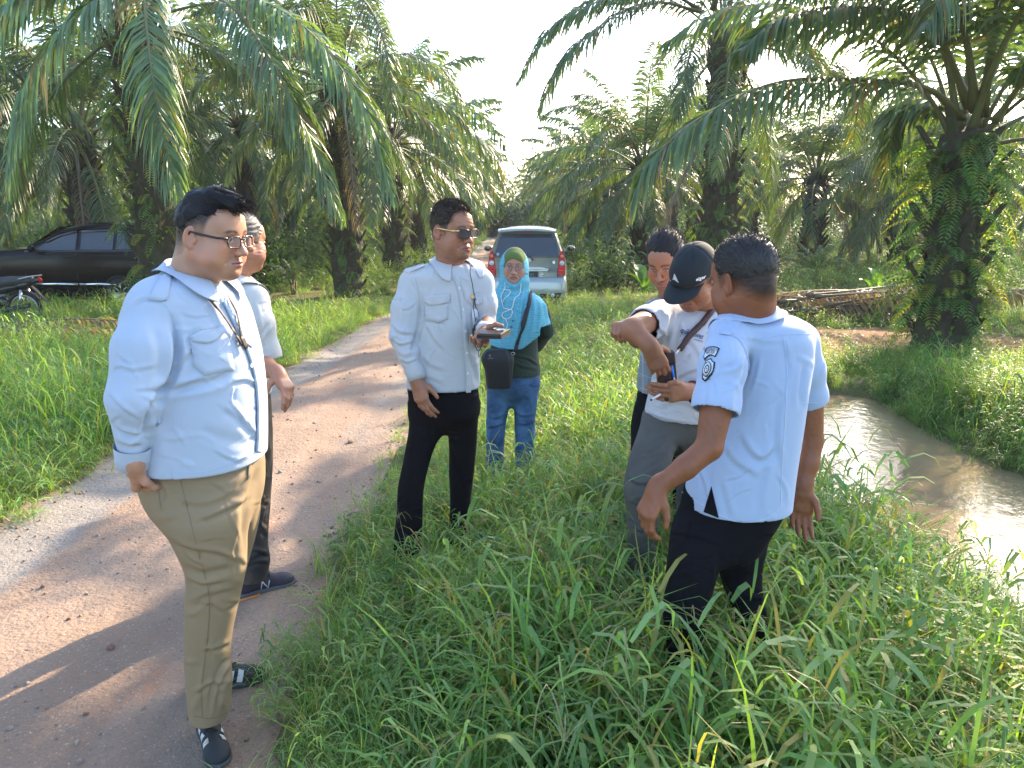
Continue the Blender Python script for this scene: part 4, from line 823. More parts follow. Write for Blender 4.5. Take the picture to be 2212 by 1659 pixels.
def ferns_mesh(h, r0, n, seed, big=1., z0=.1, warm=.25):
    rg = np.random.RandomState(seed); v, f, c = [], [], []
    for i in range(n):
        a = rg.rand() * 6.283; z = z0 + (h - z0) * rg.rand() ** .85; p = np.array([math.cos(a) * r0 * .95, math.sin(a) * r0 * .95, z]); cs = np.array((.085, .165, .045)) * (.7 + .8 * rg.rand())
        if rg.rand() < warm: cs = np.array((.24, .26, .045)) * (.7 + .6 * rg.rand())
        if rg.rand() < .75: frond_into(v, f, c, p, a + rg.randn() * .5, .5 + .5 * rg.rand() - .6 * (rg.rand() < .3), (.35 + .45 * rg.rand()) * big, 11, .10 * big, .026, cs, rg, 6, 2.2)
        else:
            for _ in range(7): q = p + rg.randn(3) * [.08, .08, .15]; az = a + rg.randn() * .8; leaf_ribbon(v, f, c, q, [math.cos(az), math.sin(az), .2], np.array([-math.sin(az), math.cos(az), 0]), .10, .05, .9, cs, 3)
    return mesh_np('fern', v, f, GM, False, cols=np.array(c))
TRUNKS = [trunk_mesh(1., .30, .30, 1), ]; TR = {}
def palm(x, y, h, label, near=False, seed=0, nfr=26, skip=None, ferns=60, rt=.30, group='oil palms of the plantation', fs=1., deadn=2, lowcut=None, stubs=0):
    rg = np.random.RandomState(seed); z = float(ground_z(x, y)); t = thing('palm_tree', (x, y, z), label, 'palm tree', group)
    key = (round(h * 2), near)
    if key not in TR or near: TR[key] = (trunk_mesh(h, rt * 1.05, rt * .9, seed, stubs or (90 if near else 46)), ferns_mesh(h * .96, rt, ferns, seed + 1) if ferns else None)
    tm, fm_ = TR[key]; add('trunk', tm, t)
    if fm_: add('fern', fm_, t, kind='stuff')
    S = NEAR if near else FAR
    for i in range(nfr):
        u = i / (nfr - 1); k = min(7, int(u * 8)); ph = i * 2.39996 + seed
        if lowcut is not None and k > lowcut: continue
        if skip and skip(math.degrees(ph) % 360, k): continue
        o = add('frond', S[k], t, (math.cos(ph) * rt * .5, math.sin(ph) * rt * .5, h + .05 - .3 * u), (rg.randn() * .06, rg.randn() * .06, ph)); s_ = fs * (.88 + .2 * rg.rand()); o.scale = (s_, s_, s_)
    for i in range(deadn): ph = rg.rand() * 6.28; o = add('frond', DEAD, t, (math.cos(ph) * rt * .7, math.sin(ph) * rt * .7, h - .35), (0, 0, ph)); o['label'] = 'withered brown frond'
    return t
def own_frond(t, pts, **kw):
    """a frond of its own shape; pts: (px, py, distance)"""
    me = palm_frond(np.array([P(*q) for q in pts]), **kw); o = add('frond', me, t); o.matrix_parent_inverse = Matrix.Translation(-Vector(t.location)); return o
# --- the left row
t1 = palm(-6.35, 14, 5.2, 'fern grown palm whose long fronds hang over the men beside the black car', True, 3, 24, ferns=340, skip=lambda a, k: (185 < a < 350) and k > 1, rt=.30, deadn=0)
for kw in (dict(pts=[(385, -45, 13.8), (255, -25, 12.6), (140, 60, 12), (60, 200, 11.7), (18, 415, 11.6)], seed=1), dict(pts=[(392, -45, 13.8), (318, -30, 12.7), (322, 110, 11.9), (345, 260, 11.7), (382, 415, 11.6)], seed=2), dict(pts=[(412, -25, 13.8), (500, 15, 13), (585, 130, 12.4), (665, 290, 12.2), (735, 470, 12.1)], seed=3), dict(pts=[(415, -30, 13.9), (545, -5, 13.2), (670, 70, 12.7), (780, 220, 12.4), (850, 430, 12.3)], seed=4), dict(pts=[(380, -60, 13.8), (200, -60, 12.8), (60, -20, 12.3), (-60, 120, 12), (-120, 330, 12)], seed=5)):
    own_frond(t1, kw['pts'], seed=kw['seed'], n=112, ll=1.02, lw=.072, droop=1.1, petr=.045, tone=1.35)
t2 = palm(-3.9, 18.5, 4.9, 'palm close to the road beyond the black car, trunk wrapped in ferns', True, 5, 30, ferns=240, deadn=1, fs=.88, skip=lambda a, k: (a < 45 or a > 300) and 1 <= k <= 3)
own_frond(t2, [(745, -40, 18), (800, 20, 17), (835, 110, 16.6), (850, 250, 16.4)], seed=6, n=90, ll=.8, droop=1.1)
rows = [(-10.8, 20, 3.9, 1), (-4.0, 26.5, 4.3, 0), (-4.1, 34.5, 4.2, 0), (-3.8, 43, 4.3, 0), (-4.0, 51, 4.2, 0), (-3.7, 60, 4.3, 0), (-3.8, 69, 4.2, 0), (-11.5, 30, 4.6, 0), (-11, 39, 4.6, 0), (-11, 48, 4.6, 0), (-17, 25, 4.8, 0), (-18.5, 35, 4.9, 0), (-19, 45, 5.0, 0), (-26, 32, 5.0, 0), (-27, 42, 5.2, 0), (-8, 24, 4.6, 0), (-7.5, 33, 4.6, 0), (-14.5, 19, 5.0, 0), (-22, 28, 5, 0), (-15, 52, 5, 0), (-24, 54, 5, 0)]
LL = {0: 'palm standing behind the black car'}
ORD = ['first', 'second', 'third', 'fourth', 'fifth', 'sixth', 'seventh', 'eighth', 'ninth', 'tenth', 'eleventh', 'twelfth']
for i in range(1, 7): LL[i] = ORD[i] + ' palm from the black car along the left edge of the dirt road'
for i in range(7, 10): LL[i] = ORD[i - 7] + ' palm of the row behind the roadside palms left of the road'
for i in range(10, 13): LL[i] = ORD[i - 10] + ' palm straight behind the roof of the black car'
for i in range(13, 15): LL[i] = ORD[i - 13] + ' palm seen over the bonnet of the black car'
for i in (15, 16): LL[i] = ORD[i - 15] + ' palm glimpsed between the black car and the roadside palms'
for i, (x, y, h, nr) in enumerate(rows): palm(x, y, h, LL.get(i, 'distant palm in the dense rows left of the road'), bool(nr), 20 + i, 30 if y < 50 else 22, ferns=(90 if nr else (46 if y < 45 else 0)), deadn=1)
# --- the right row
t3 = palm(5.55, 9.9, 2.75, 'nearest palm across the ditch, trunk hidden by ferns, thick frond bases showing', True, 9, 25, ferns=0, rt=.30, lowcut=5, skip=lambda a, k: (120 < a < 290) and k > 2, deadn=0, fs=.95, stubs=34)
fm3 = ferns_mesh(2.70, .34, 380, 77, 1.0, .05, .2); add('fern', fm3, t3, kind='stuff')
for pts, sd_ in (([(2075, 255, 9.8), (2000, 190, 9.3), (1850, 172, 8.8), (1680, 178, 8.4), (1520, 250, 8.1), (1410, 345, 8.0), (1365, 450, 8.0)], 11), ([(2095, 230, 9.8), (2010, 60, 9.4), (1850, 15, 9), (1690, 40, 8.6), (1600, 110, 8.4)], 12), ([(2110, 240, 9.7), (2080, 60, 9.2), (2000, -60, 8.6), (1850, -90, 8.2), (1700, -30, 8)], 13), ([(2120, 250, 9.7), (2150, 60, 9.1), (2160, -60, 8.5), (2120, -120, 8), (2050, -40, 7.6), (2000, 60, 7.4)], 14), ([(2090, 280, 10), (2030, 230, 10.2), (1960, 230, 10.5), (1925, 300, 10.7), (1920, 400, 10.8)], 15), ([(2150, 260, 9.6), (2230, 150, 9.2), (2300, 120, 8.8), (2340, 220, 8.6)], 16)):
    own_frond(t3, pts, seed=sd_, n=100, ll=.74, lw=.050, droop=1.3 if sd_ == 11 else 1.0, petr=.055)
t4 = palm(4.75, 18.2, 5.7, 'tall palm with a ferny trunk standing behind the man in the cap', True, 31, 26, ferns=240, rt=.36, skip=lambda a, k: (150 < a < 240) and k > 3, deadn=0)
for pts, sd_ in (([(1510, 20, 18), (1420, -25, 17.5), (1300, 0, 17), (1190, 60, 16.8), (1120, 175, 16.6)], 21), ([(1515, 25, 18), (1400, 5, 17), (1290, 60, 16.4), (1210, 140, 16.2), (1165, 245, 16)], 22), ([(1525, 40, 18), (1500, 90, 17), (1480, 160, 16.6), (1465, 250, 16.5)], 23), ([(1540, 20, 17.9), (1570, -60, 16.8), (1590, -40, 15.8), (1600, 40, 15.4), (1605, 120, 15.3)], 24)):
    own_frond(t4, pts, seed=sd_, n=95, ll=.80, lw=.050, droop=1.0, petr=.05)
o = own_frond(t4, [(1500, 330, 17.6), (1455, 430, 17.2), (1425, 520, 17), (1395, 600, 17)], seed=25, n=60, ll=.45, lw=.03, dead=1, droop=1.8, start=.1); o['label'] = 'withered brown frond hanging down'
RL_ = ORD
rowr = [(4.1, 33, 3.3, 'palm beyond the tall ferny one, beside the road past the silver car'), (4.3, 26, 3.4, 'first palm past the silver car, right behind the tall ferny one'), (4.2, 42, 4.2, 'third palm from the silver car along the right edge of the dirt road'), (4.0, 51, 4.2, 'fourth palm from the silver car along the right edge of the dirt road'), (4.2, 60, 4.3, 'fifth palm from the silver car along the right edge of the dirt road'), (4.0, 70, 4.3, 'sixth palm from the silver car along the right edge of the dirt road'), (10.9, 28.5, 3.3, 'low palm with a dark trunk in the open ground right of the tall palm'), (12.9, 26, 3.0, 'low palm between the open ground and the nearest ferny palm'), (16.8, 33, 3.6, 'palm seen just left of the nearest ferny trunk'), (11.5, 38, 3.8, None), (20, 26, 3.9, None), (18.5, 42, 4.2, None), (24, 36, 4.2, None), (9.5, 47, 4.2, None), (14.5, 51, 4.3, None), (28, 28, 4.4, None), (22, 50, 4.3, None), (30, 44, 4.5, None), (8.3, 36, 3.9, 'palm whose crown shows behind the withered hanging frond'), (13.2, 17.5, 3.6, 'palm at the frame edge behind the ferny palm'), (21, 17, 4.2, 'palm at the frame edge, beyond the ferny trunk and the ditch')]
for i, (x, y, h, lb) in enumerate(rowr): palm(x, y, h, lb or 'distant palm in the rows right of the road', y < 30, 60 + i, 32 if y < 50 else 22, ferns=(60 if y < 45 else 0), fs=.92, deadn=1)
# far end of the plantation
rg = np.random.RandomState(5)
for i in range(16):
    s_ = -1 if i % 2 else 1; y = 80 + (i // 2) * 10; palm(s_ * (3.6 + .5 * rg.rand()) + (0 if i < 8 else 0), y, 4.6, 'far palm at the hazy end of the road', False, 200 + i, 18, ferns=0, deadn=0)
for i in range(22): palm(-75 + i * 7 + rg.randn() * 1.5, 62 + 14 * rg.rand(), 5 + rg.rand(), 'far palm in the hazy back of the plantation', False, 240 + i, 20, ferns=0, deadn=0) if abs(-75 + i * 7) > 5 else None

for i, (x, y) in enumerate(((-14, -6), (-21, -10), (-25, -17), (-17, 4))): palm(x, y, 4.6, 'palm of the continuing rows out of view, added for reflections in the black car', False, 300 + i, 24, ferns=0, deadn=0)  # plantation carried on out of view, put in for the black paint to reflect
for i in range(20): palm(-62 + i * 6.4 + rg.randn() * 1.5, 78 + 10 * rg.rand(), 6 + rg.rand(), 'far palm in the hazy back of the plantation', False, 340 + i, 20, ferns=0, deadn=0) if abs(-62 + i * 6.4) > 6 else None
# ================================================================ vehicles
def car_shell(lv, Hf, L, belt, rear, front, wf, n=64, zb=.0):
    """lv: (z, half width) from sill to roof crown; Hf(y): roof or bonnet height; rear/front(z): how far the ends lean in; wf(d): width factor by distance from the nearer end"""
    lv = np.array(lv); zt = lv[-1, 0]; ys = np.concatenate([np.linspace(0, .12, 6), np.linspace(.16, L - .16, n), np.linspace(L - .12, L, 6)]); m = len(lv); nn = 2 * m - 1; v = []
    def pt(y, j, sgn):
        z, hw = lv[j]; H = Hf(y); z2 = z if z <= belt else belt + (z - belt) * max(H - belt, .01) / (zt - belt); hw2 = hw if z <= belt else hw + (lv[:, 1].max() * .93 - hw) * (1 - (H - belt) / (zt - belt)) * (j < m - 1) * (1 - (j / (m - 1)) ** 6)
        t = y / L; yy = y + rear(z2) * (1 - sst(0, .45, t)) - front(z2) * sst(.7, 1., t); return (sgn * hw2 * wf(min(y, L - y)), yy, z2 + zb)
    for y in ys: v += [pt(y, j, -1) for j in range(m)] + [pt(y, j, 1) for j in range(m - 2, -1, -1)]
    k = len(ys); f = [(i * nn + j, i * nn + j + 1, (i + 1) * nn + j + 1, (i + 1) * nn + j) for i in range(k - 1) for j in range(nn - 1)]
    for b in (0, (k - 1) * nn):
        for j in range(m - 1):
            a, c = b + j, b + nn - 1 - j; f.append((a, a + 1, c - 1, c) if j < m - 2 else (a, a + 1, c))
    return np.array(v), f
def ringdisc(mb, c, r0, r1, ax, n=20, w=.0):
    t = np.arange(n) * 2 * math.pi / n; A = [np.array(c) + (np.array([0, r * math.cos(q), r * math.sin(q)]) if ax == 'x' else np.array([r * math.cos(q), 0, r * math.sin(q)])) for r in (r0, r1) for q in t]; mb.put(A, [(i, (i + 1) % n, n + (i + 1) % n, n + i) for i in range(n)])
def wheel(par, c, rr, wd, rimm, tyre, sp=8):
    w = add('wheel', None, par); mb = MB(); M = (np.eye(3), np.array(c, float)); mb.lathe([(rr * .62, -wd / 2), (rr * .93, -wd / 2), (rr, -wd * .3), (rr, wd * .3), (rr * .93, wd / 2), (rr * .62, wd / 2)], 26, M, ax='x'); add('tyre', mb.mesh('tyre', tyre), w); mb = MB(); sg = 1 if c[0] > 0 else -1
    mb.lathe([(rr * .64, 0), (rr * .60, sg * wd * .42), (rr * .55, sg * wd * .2), (rr * .15, sg * wd * .25), (0, sg * wd * .3)], 26, M, ax='x')
    for i in range(sp): a = 2 * math.pi * i / sp; d = np.array([0, math.cos(a), math.sin(a)]); mb.tube([np.array(c) + np.array([sg * wd * .36, 0, 0]) + d * rr * .1, np.array(c) + np.array([sg * wd * .42, 0, 0]) + d * rr * .6], rr * .05, 5)
    add('rim', mb.mesh('rim', rimm), w)
def quadp(mb, c, th, ax, mi=0):
    """a thin plate from outline points c, thickened along axis ax"""
    c = np.array(c, float); o = np.zeros(3); o[ax] = th; n = len(c); mb.put(np.concatenate([c, c + o]), [tuple(range(n)), tuple(range(n, 2 * n))[::-1]] + [(i, (i + 1) % n, n + (i + 1) % n, n + i) for i in range(n)], mi)
silver = mat('silver_green_paint', (.36, .39, .38), rough=.3, metal=.45, coat=.6, var=.03, vscale=4); glass = mat('dark_car_glass', (.035, .045, .055), rough=.04, spec=.9, alpha=.86); blackpl = mat('black_plastic', (.02, .021, .022), rough=.5); tyre = mat('tyre_rubber', (.022, .021, .020), rough=.85, var=.3, vscale=9); alloy = mat('alloy', (.55, .56, .57), rough=.3, metal=1); red = mat('red_lamp_lens', (.50, .010, .010), rough=.3, spec=.3); chrome = mat('chrome', (.8, .8, .8), rough=.12, metal=1); clearl = mat('clear_lamp', (.65, .62, .60), rough=.1, spec=.8)
def silver_car():
    z0 = float(ground_z(.3, 17)) + .0; t = thing('parked_car', (.30, 16., z0 - .03), 'silver people carrier parked on the verge, seen from behind with its red tail lamps', 'car', rz=R(-2.5))
    lv = [(.20, .72), (.26, .79), (.40, .815), (.75, .83), (.95, .815), (1.08, .785), (1.25, .725), (1.42, .665), (1.54, .615), (1.61, .56), (1.65, .45), (1.67, .25), (1.675, 0)]
    Hf = lambda y: float(np.interp(y, [0, 2.6, 3.25, 3.9, 4.12], [1.675, 1.675, 1.15, 1.0, .85])); v, f = car_shell(lv, Hf, 4.12, 1.08, lambda z: float(np.interp(z, [.2, .4, .7, 1.08, 1.6, 1.7], [.05, .0, .03, .06, .27, .33])), lambda z: float(np.interp(z, [.2, .6, 1.1], [0, .05, .3])), lambda d: 1 - .07 * max(0, 1 - d / .3) ** 2)
    body = add('body', mesh_np('body', v, f, silver), t); ry = lambda z: float(np.interp(z, [.2, .4, .7, 1.08, 1.6, 1.7], [.05, .0, .03, .06, .27, .33])); hw = lambda z: float(np.interp(z, [q[0] for q in lv], [q[1] for q in lv])) * .93
    F = lambda x, z, o=.004: (x, ry(z) - o, z)
    def face(nm, outline, m, o=.004, th=.01, par=body, smooth=False): mb = MB(); quadp(mb, [F(x, z, o) for x, z in outline], th, 1); return add(nm, mb.mesh(nm, m, smooth), par)
    rg_ = face('rear_window', [(-.655, 1.10), (.655, 1.10), (.60, 1.35), (.545, 1.50), (.50, 1.535), (-.50, 1.535), (-.545, 1.50), (-.60, 1.35)], glass, .006, .004)
    face('window_band', [(-.535, 1.47), (.535, 1.47), (.50, 1.54), (-.50, 1.54)], blackpl, .011, .004); face('trim_line', [(-.67, 1.075), (.67, 1.075), (.665, 1.09), (-.665, 1.09)], blackpl, .008, .01)
    for sx in (-1, 1): # seats seen through the glass
        mb = MB(); mb.box((sx * .36 - .16, .55, .9), (sx * .36 + .16, .66, 1.30)); mb.box((sx * .36 - .10, .56, 1.32), (sx * .36 + .10, .64, 1.45)); add('seat', mb.mesh('seat', mat('grey_seat', (.10, .11, .13), rough=.8), False), t)
    mb = MB(); n = 22; sp = []
    for i in range(n + 1): x = -.60 + 1.2 * i / n; zt = 1.672 - .35 * x * x * .35; sp += [(x, .36, zt + .01), (x, .14 + .10 * abs(x / .6) ** 4, zt - .035), (x, .15 + .10 * abs(x / .6) ** 4, zt - .075), (x, .34, zt - .06)]
    mb.put(sp, [(i * 4 + j, i * 4 + (j + 1) % 4, (i + 1) * 4 + (j + 1) % 4, (i + 1) * 4 + j) for i in range(n) for j in range(4)] + [(0, 1, 2, 3), tuple(n * 4 + q for q in (3, 2, 1, 0))]); add('spoiler', mb.mesh('spoiler', silver), body); face('brake_lamp', [(-.13, 1.575), (.13, 1.575), (.12, 1.595), (-.12, 1.595)], mat('dull_red', (.20, .02, .02), rough=.3), .13, .02)
    for sx in (-1, 1):
        tl = add('tail_lamp', None, body); o = [(sx * .64, .72), (sx * .790, .72), (sx * .795, .90), (sx * .775, 1.08), (sx * .745, 1.215), (sx * .70, 1.20), (sx * .66, 1.12), (sx * .65, .95)]; mb = MB(); quadp(mb, [F(x, z, .022) for x, z in o], .10, 1); add('lamp_lens', mb.mesh('lamp_lens', red, False), tl)
        for zc, r_ in ((1.10, .038), (.96, .052)):
            mb = MB(); ringdisc(mb, (sx * .722, ry(zc) - .028, zc), r_, r_ + .012, 'y', 20); add('lamp_ring', mb.mesh('lamp_ring', mat('dark_red', (.25, .01, .01), rough=.3), False), tl); mb = MB(); mb.lathe([(r_, .0), (r_ * .8, -.012), (0, -.018)], 18, (np.eye(3), np.array([sx * .722, ry(zc) - .026, zc])), ax='y'); add('bulb_lens', mb.mesh('bulb_lens', clearl if zc < 1 else mat('orange_lens', (.75, .25, .15), rough=.15)), tl)
        mb = MB(); quadp(mb, [F(sx * .66, .80, .026), F(sx * .78, .80, .026), F(sx * .78, .84, .026), F(sx * .66, .84, .026)], .01, 1); add('reflector', mb.mesh('reflector', mat('bright_red', (.8, .02, .02), rough=.1)), tl)
        wh = MB(); mi = add('mirror', None, body); g = SDF((sx * .98 - .16, 2.5, 1.0), (sx * .98 + .16, 2.85, 1.28), .012); g.ell((sx * .98, 2.68, 1.14), (.105, .07, .075), k=.02); g.cap((sx * .80, 2.7, 1.08), (sx * .92, 2.69, 1.12), .03, .03, .03); V, Fq = g.mesh(); add('housing', mesh_np('housing', V, Fq, silver), mi); mb = MB(); mb.lathe([(.088, 0), (0, -.002)], 18, (np.diag([1, 1, .72]), np.array([sx * .98, 2.612, 1.14])), ax='y'); add('mirror_glass', mb.mesh('mirror_glass', mat('mirror_dark', (.12, .13, .14), rough=.05, metal=1)), mi)
        side = [(.62, 1.12), (1.35, 1.12), (1.35, 1.50), (.72, 1.50)], [(1.42, 1.12), (2.25, 1.12), (2.25, 1.50), (1.42, 1.50)], [(2.32, 1.12), (3.05, 1.12), (2.62, 1.50), (2.32, 1.50)]
        for s_ in side: mb = MB(); xx = lambda z: sx * (float(np.interp(z, [q[0] for q in lv], [q[1] for q in lv])) + .003); quadp(mb, [(xx(z), y, z) for y, z in s_], sx * .004, 0); add('side_window', mb.mesh('side_window', glass, False), body)
    # tailgate outline, garnish, plate, badge, wiper
    gm = mat('panel_gap', (.03, .03, .03), rough=.9); mb = MB(); q = [(-.665, 1.05), (-.635, .80), (-.63, .55), (-.60, .44), (-.52, .40), (.52, .40), (.60, .44), (.63, .55), (.635, .80), (.665, 1.05)]; mb.tube([F(x, z, .003) for x, z in q], .006, 5); add('tailgate_gap', mb.mesh('tailgate_gap', gm), body)
    face('garnish', [(-.42, .80), (.42, .80), (.46, .845), (.30, .875), (-.30, .875), (-.46, .845)], silver, .04, .04); mb = MB(); mb.tube([F(x, .84, .045) for x in (-.42, 0, .42)], .010, 6); add('garnish_strip', mb.mesh('garnish_strip', chrome), body)
    pl = face('number_plate', [(-.23, .635), (.23, .635), (.23, .79), (-.23, .79)], mat('plate_black', (.015, .016, .018), rough=.5), .016, .012); mb = text3d('BG 1', F(-.20, .665, .0175), (.20, 0, 0), (0, .012, .12)); text3d('VC', F(.06, .665, .0175), (.13, 0, 0), (0, .012, .12), mb); add('plate_lettering', mb.mesh('plate_lettering', mat('plate_grey', (.12, .13, .14), rough=.5), False), pl)
    mb = text3d('AVANZA', F(-.62, .975, .008), (.27, 0, 0), (0, .004, .05), shear=.35); add('lettering', mb.mesh('lettering', mat('badge_grey', (.16, .17, .17), rough=.3, metal=.8), False), body); mb = text3d('G', F(.53, .955, .008), (.05, 0, 0), (0, .003, .05)); mb.tube([F(.50, .945, .006), F(.60, .945, .006), F(.60, 1.0, .006), F(.50, 1.0, .006)], .004, 4, True); add('badge', mb.mesh('badge', chrome, False), body)
    em = add('emblem', None, body)
    for a, b, cz in ((.075, .052, 1.005), (.034, .052, 1.005), (.060, .020, 1.026)): mb = MB(); mb.tube([F(a * math.cos(w_), cz + b * math.sin(w_), .018) for w_ in np.arange(20) * .314], .0065, 5, True); add('emblem_oval', mb.mesh('emblem_oval', chrome), em)
    wp = add('wiper', None, body); mb = MB(); mb.tube([F(.13, 1.01, .05), F(.10, 1.08, .06), F(.02, 1.12, .05), F(-.20, 1.13, .04)], .012, 6); add('wiper_arm', mb.mesh('wiper_arm', blackpl), wp); mb = MB(); mb.tube([F(-.44, 1.135, .025), F(0.0, 1.115, .03)], .009, 5); add('wiper_blade', mb.mesh('wiper_blade', blackpl), wp)
    mb = MB(); mb.lathe([(0, -.012), (.022, -.010), (.024, 0)], 14, (np.eye(3), np.array(F(.32, .73, .0))), ax='y'); add('lock', mb.mesh('lock', chrome), body)
    # bumper
    g = SDF((-.92, -.16, .14), (.92, .40, .72), .02)
    g.loft([(z, 0, .22, h, d) for z, h, d in ((.17, .70, .24), (.22, .79, .29), (.34, .825, .315), (.50, .83, .31), (.62, .82, .28), (.68, .80, .22))], k=.02, ex=5); V, Fq = g.mesh(); V = relax(V, Fq, 2); bu = add('bumper', mesh_np('bumper', V, Fq, silver), t)
    mb = MB(); quadp(mb, [(-.68, -.098, .26), (.68, -.098, .26), (.72, -.095, .37), (.50, -.098, .345), (-.50, -.098, .345), (-.72, -.095, .37)], .05, 1); add('bumper_grille', mb.mesh('bumper_grille', blackpl, False), bu)
    for sx in (-1, 1): mb = MB(); mb.lathe([(.042, .01), (.040, -.008), (0, -.014)], 16, (np.eye(3), np.array([sx * .54, -.098, .315])), ax='y'); add('fog_lamp', mb.mesh('fog_lamp', clearl), bu)
    for x in (-.70, .70):
        for y in (.78, 3.43): wheel(t, (x, y, .30), .30, .19, alloy, tyre)
    mb = MB(); patchz = F(-.58, 1.14, .012); mb.put([F(-.625, 1.165, .013), F(-.565, 1.165, .013), F(-.57, 1.12, .013), F(-.595, 1.10, .013), F(-.62, 1.12, .013)], [(0, 1, 2, 3, 4)]); add('window_sticker', mb.mesh('window_sticker', mat('sticker', (.35, .36, .38), rough=.5), False), rg_)
silver_car()
def black_car():
    pos = (-7.35, 17.3); z0 = float(ground_z(*pos)) - .02; t = thing('parked_car', (pos[0], pos[1], z0), 'glossy black people carrier parked in the grass behind the ferny palm trunk', 'car', rz=R(88))
    blk = mat('black_paint', (.0035, .004, .005), rough=.12, spec=.2, coat=.0); dg = mat('black_car_glass', (.010, .014, .016), rough=.03, spec=1.)
    lv = [(.24, .80), (.32, .86), (.50, .885), (.85, .90), (1.08, .88), (1.20, .86), (1.38, .78), (1.52, .72), (1.64, .665), (1.72, .60), (1.77, .45), (1.79, .25), (1.795, 0)]
    Hf = lambda y: float(np.interp(y, [0, .1, .5, 1.4, 1.75, 2.2, 2.9, 3.4, 4.2, 4.62], [1.62, 1.70, 1.775, 1.795, 1.775, 1.68, 1.26, 1.19, 1.08, .80])); v, f = car_shell(lv, Hf, 4.62, 1.20, lambda z: float(np.interp(z, [.2, 1.1, 1.7], [0, .03, .28])), lambda z: float(np.interp(z, [.2, .6, 1.1], [0, .02, .30])), lambda d: 1 - .12 * max(0, 1 - d / .5) ** 2, 90)
    body = add('body', mesh_np('body', v, f, blk), t); bv = bvh_of(body.data)
    def side_pts(sg, pts, off):
        out = []
        for y, z in pts: h = bv.ray_cast(Vector((sg * 2, y, z)), Vector((-sg, 0, 0))); out.append((h[0][0] + sg * off, y, z) if h[0] else (sg * .8, y, z))
        return out
    for sg in (-1, 1):
        for s_ in ([(.45, 1.24), (.95, 1.24), (.95, 1.60), (.62, 1.60)], [(1.02, 1.23), (1.72, 1.23), (1.72, 1.60), (1.02, 1.62)], [(1.82, 1.22), (2.72, 1.22), (2.45, 1.38), (2.15, 1.53), (1.82, 1.60)]):
            s2 = np.array(s_); oo = np.concatenate([s2[i] + (s2[(i + 1) % len(s2)] - s2[i]) * np.linspace(0, 1, 8, endpoint=False)[:, None] for i in range(len(s2))]); cc = oo.mean(0); K = len(oo); mb = MB(); pts_ = side_pts(sg, [tuple(cc)] + [tuple(cc + (q - cc) * r_ / 5) for r_ in range(1, 6) for q in oo], .006)
            mb.put(pts_, [(0, 1 + i, 1 + (i + 1) % K) for i in range(K)] + [(1 + r_ * K + i, 1 + (r_ + 1) * K + i, 1 + (r_ + 1) * K + (i + 1) % K, 1 + r_ * K + (i + 1) % K) for r_ in range(4) for i in range(K)]); add('side_window', mb.mesh('side_window', dg, False), body)
            vz = [p for p in s_ if p[1] > 1.36]; mb = MB(); mb.tube([(a[0] + sg * .008, a[1], a[2]) for a in side_pts(sg, sorted(vz), .02)], .022, 5, flat=(.4, 1)); add('rain_visor', mb.mesh('rain_visor', dg), body)
        for y0, y1 in ((1.0, 1.78), (1.82, 2.78)):
            mb = MB(); mb.tube(side_pts(sg, [(y0, .50), ((y0 + y1) / 2, .51), (y1, .50)], .006), .030, 6, flat=(.4, 1)); add('door_strip', mb.mesh('door_strip', chrome), body)
        for y in (1.62, 2.0): mb = MB(); mb.tube(side_pts(sg, [(y - .09, 1.06), (y, 1.065), (y + .09, 1.06)], .02), .012, 6); add('door_handle', mb.mesh('door_handle', blk), body)
        for y in (1.80, 2.92): mb = MB(); mb.tube(side_pts(sg, [(y, .34), (y, .7), (y, 1.18)], .001), .006, 4); add('door_gap', mb.mesh('door_gap', mat('panel_gap', (.03,) * 3)), body)
        mb = MB(); mb.tube(side_pts(sg, [(.5, 1.205), (1.6, 1.20), (2.9, 1.195)], .004), .012, 5); add('window_trim', mb.mesh('window_trim', mat('dull_trim', (.10, .11, .12), rough=.3)), body)
        g = SDF((sg * 1.0 - .16, 2.5, 1.1), (sg * 1.0 + .16, 2.85, 1.42), .014); g.ell((sg * 1.0, 2.66, 1.26), (.11, .06, .085), k=.02); g.cap((sg * .85, 2.68, 1.22), (sg * .95, 2.67, 1.24), .03, .03, .03); V, Fq = g.mesh(); add('mirror', mesh_np('mirror', V, Fq, blk), body)
        for y in (.92, 3.62): mb = MB(); h = side_pts(sg, [(y, .55)], .0)[0]; mb.lathe([(.385, 0), (.385, sg * .008), (.30, sg * .010)], 24, (np.eye(3), np.array([sg * (abs(h[0]) + .0), y, .32])), ax='x'); add('wheel_arch', mb.mesh('wheel_arch', mat('arch_black', (.004,) * 3, rough=.9)), body)
    mb = MB(); mb.put([(x * .92, y, z) for x, y, z in ((-.70, 2.93, 1.30), (.70, 2.93, 1.30), (.60, 2.28, 1.70), (-.60, 2.28, 1.70))], [(0, 1, 2, 3)]); add('windscreen', mb.mesh('windscreen', dg, False), body)
    for x in (-.80, .80):
        for y in (.92, 3.62): wheel(t, (x, y, .32), .32, .20, alloy, tyre)
black_car()
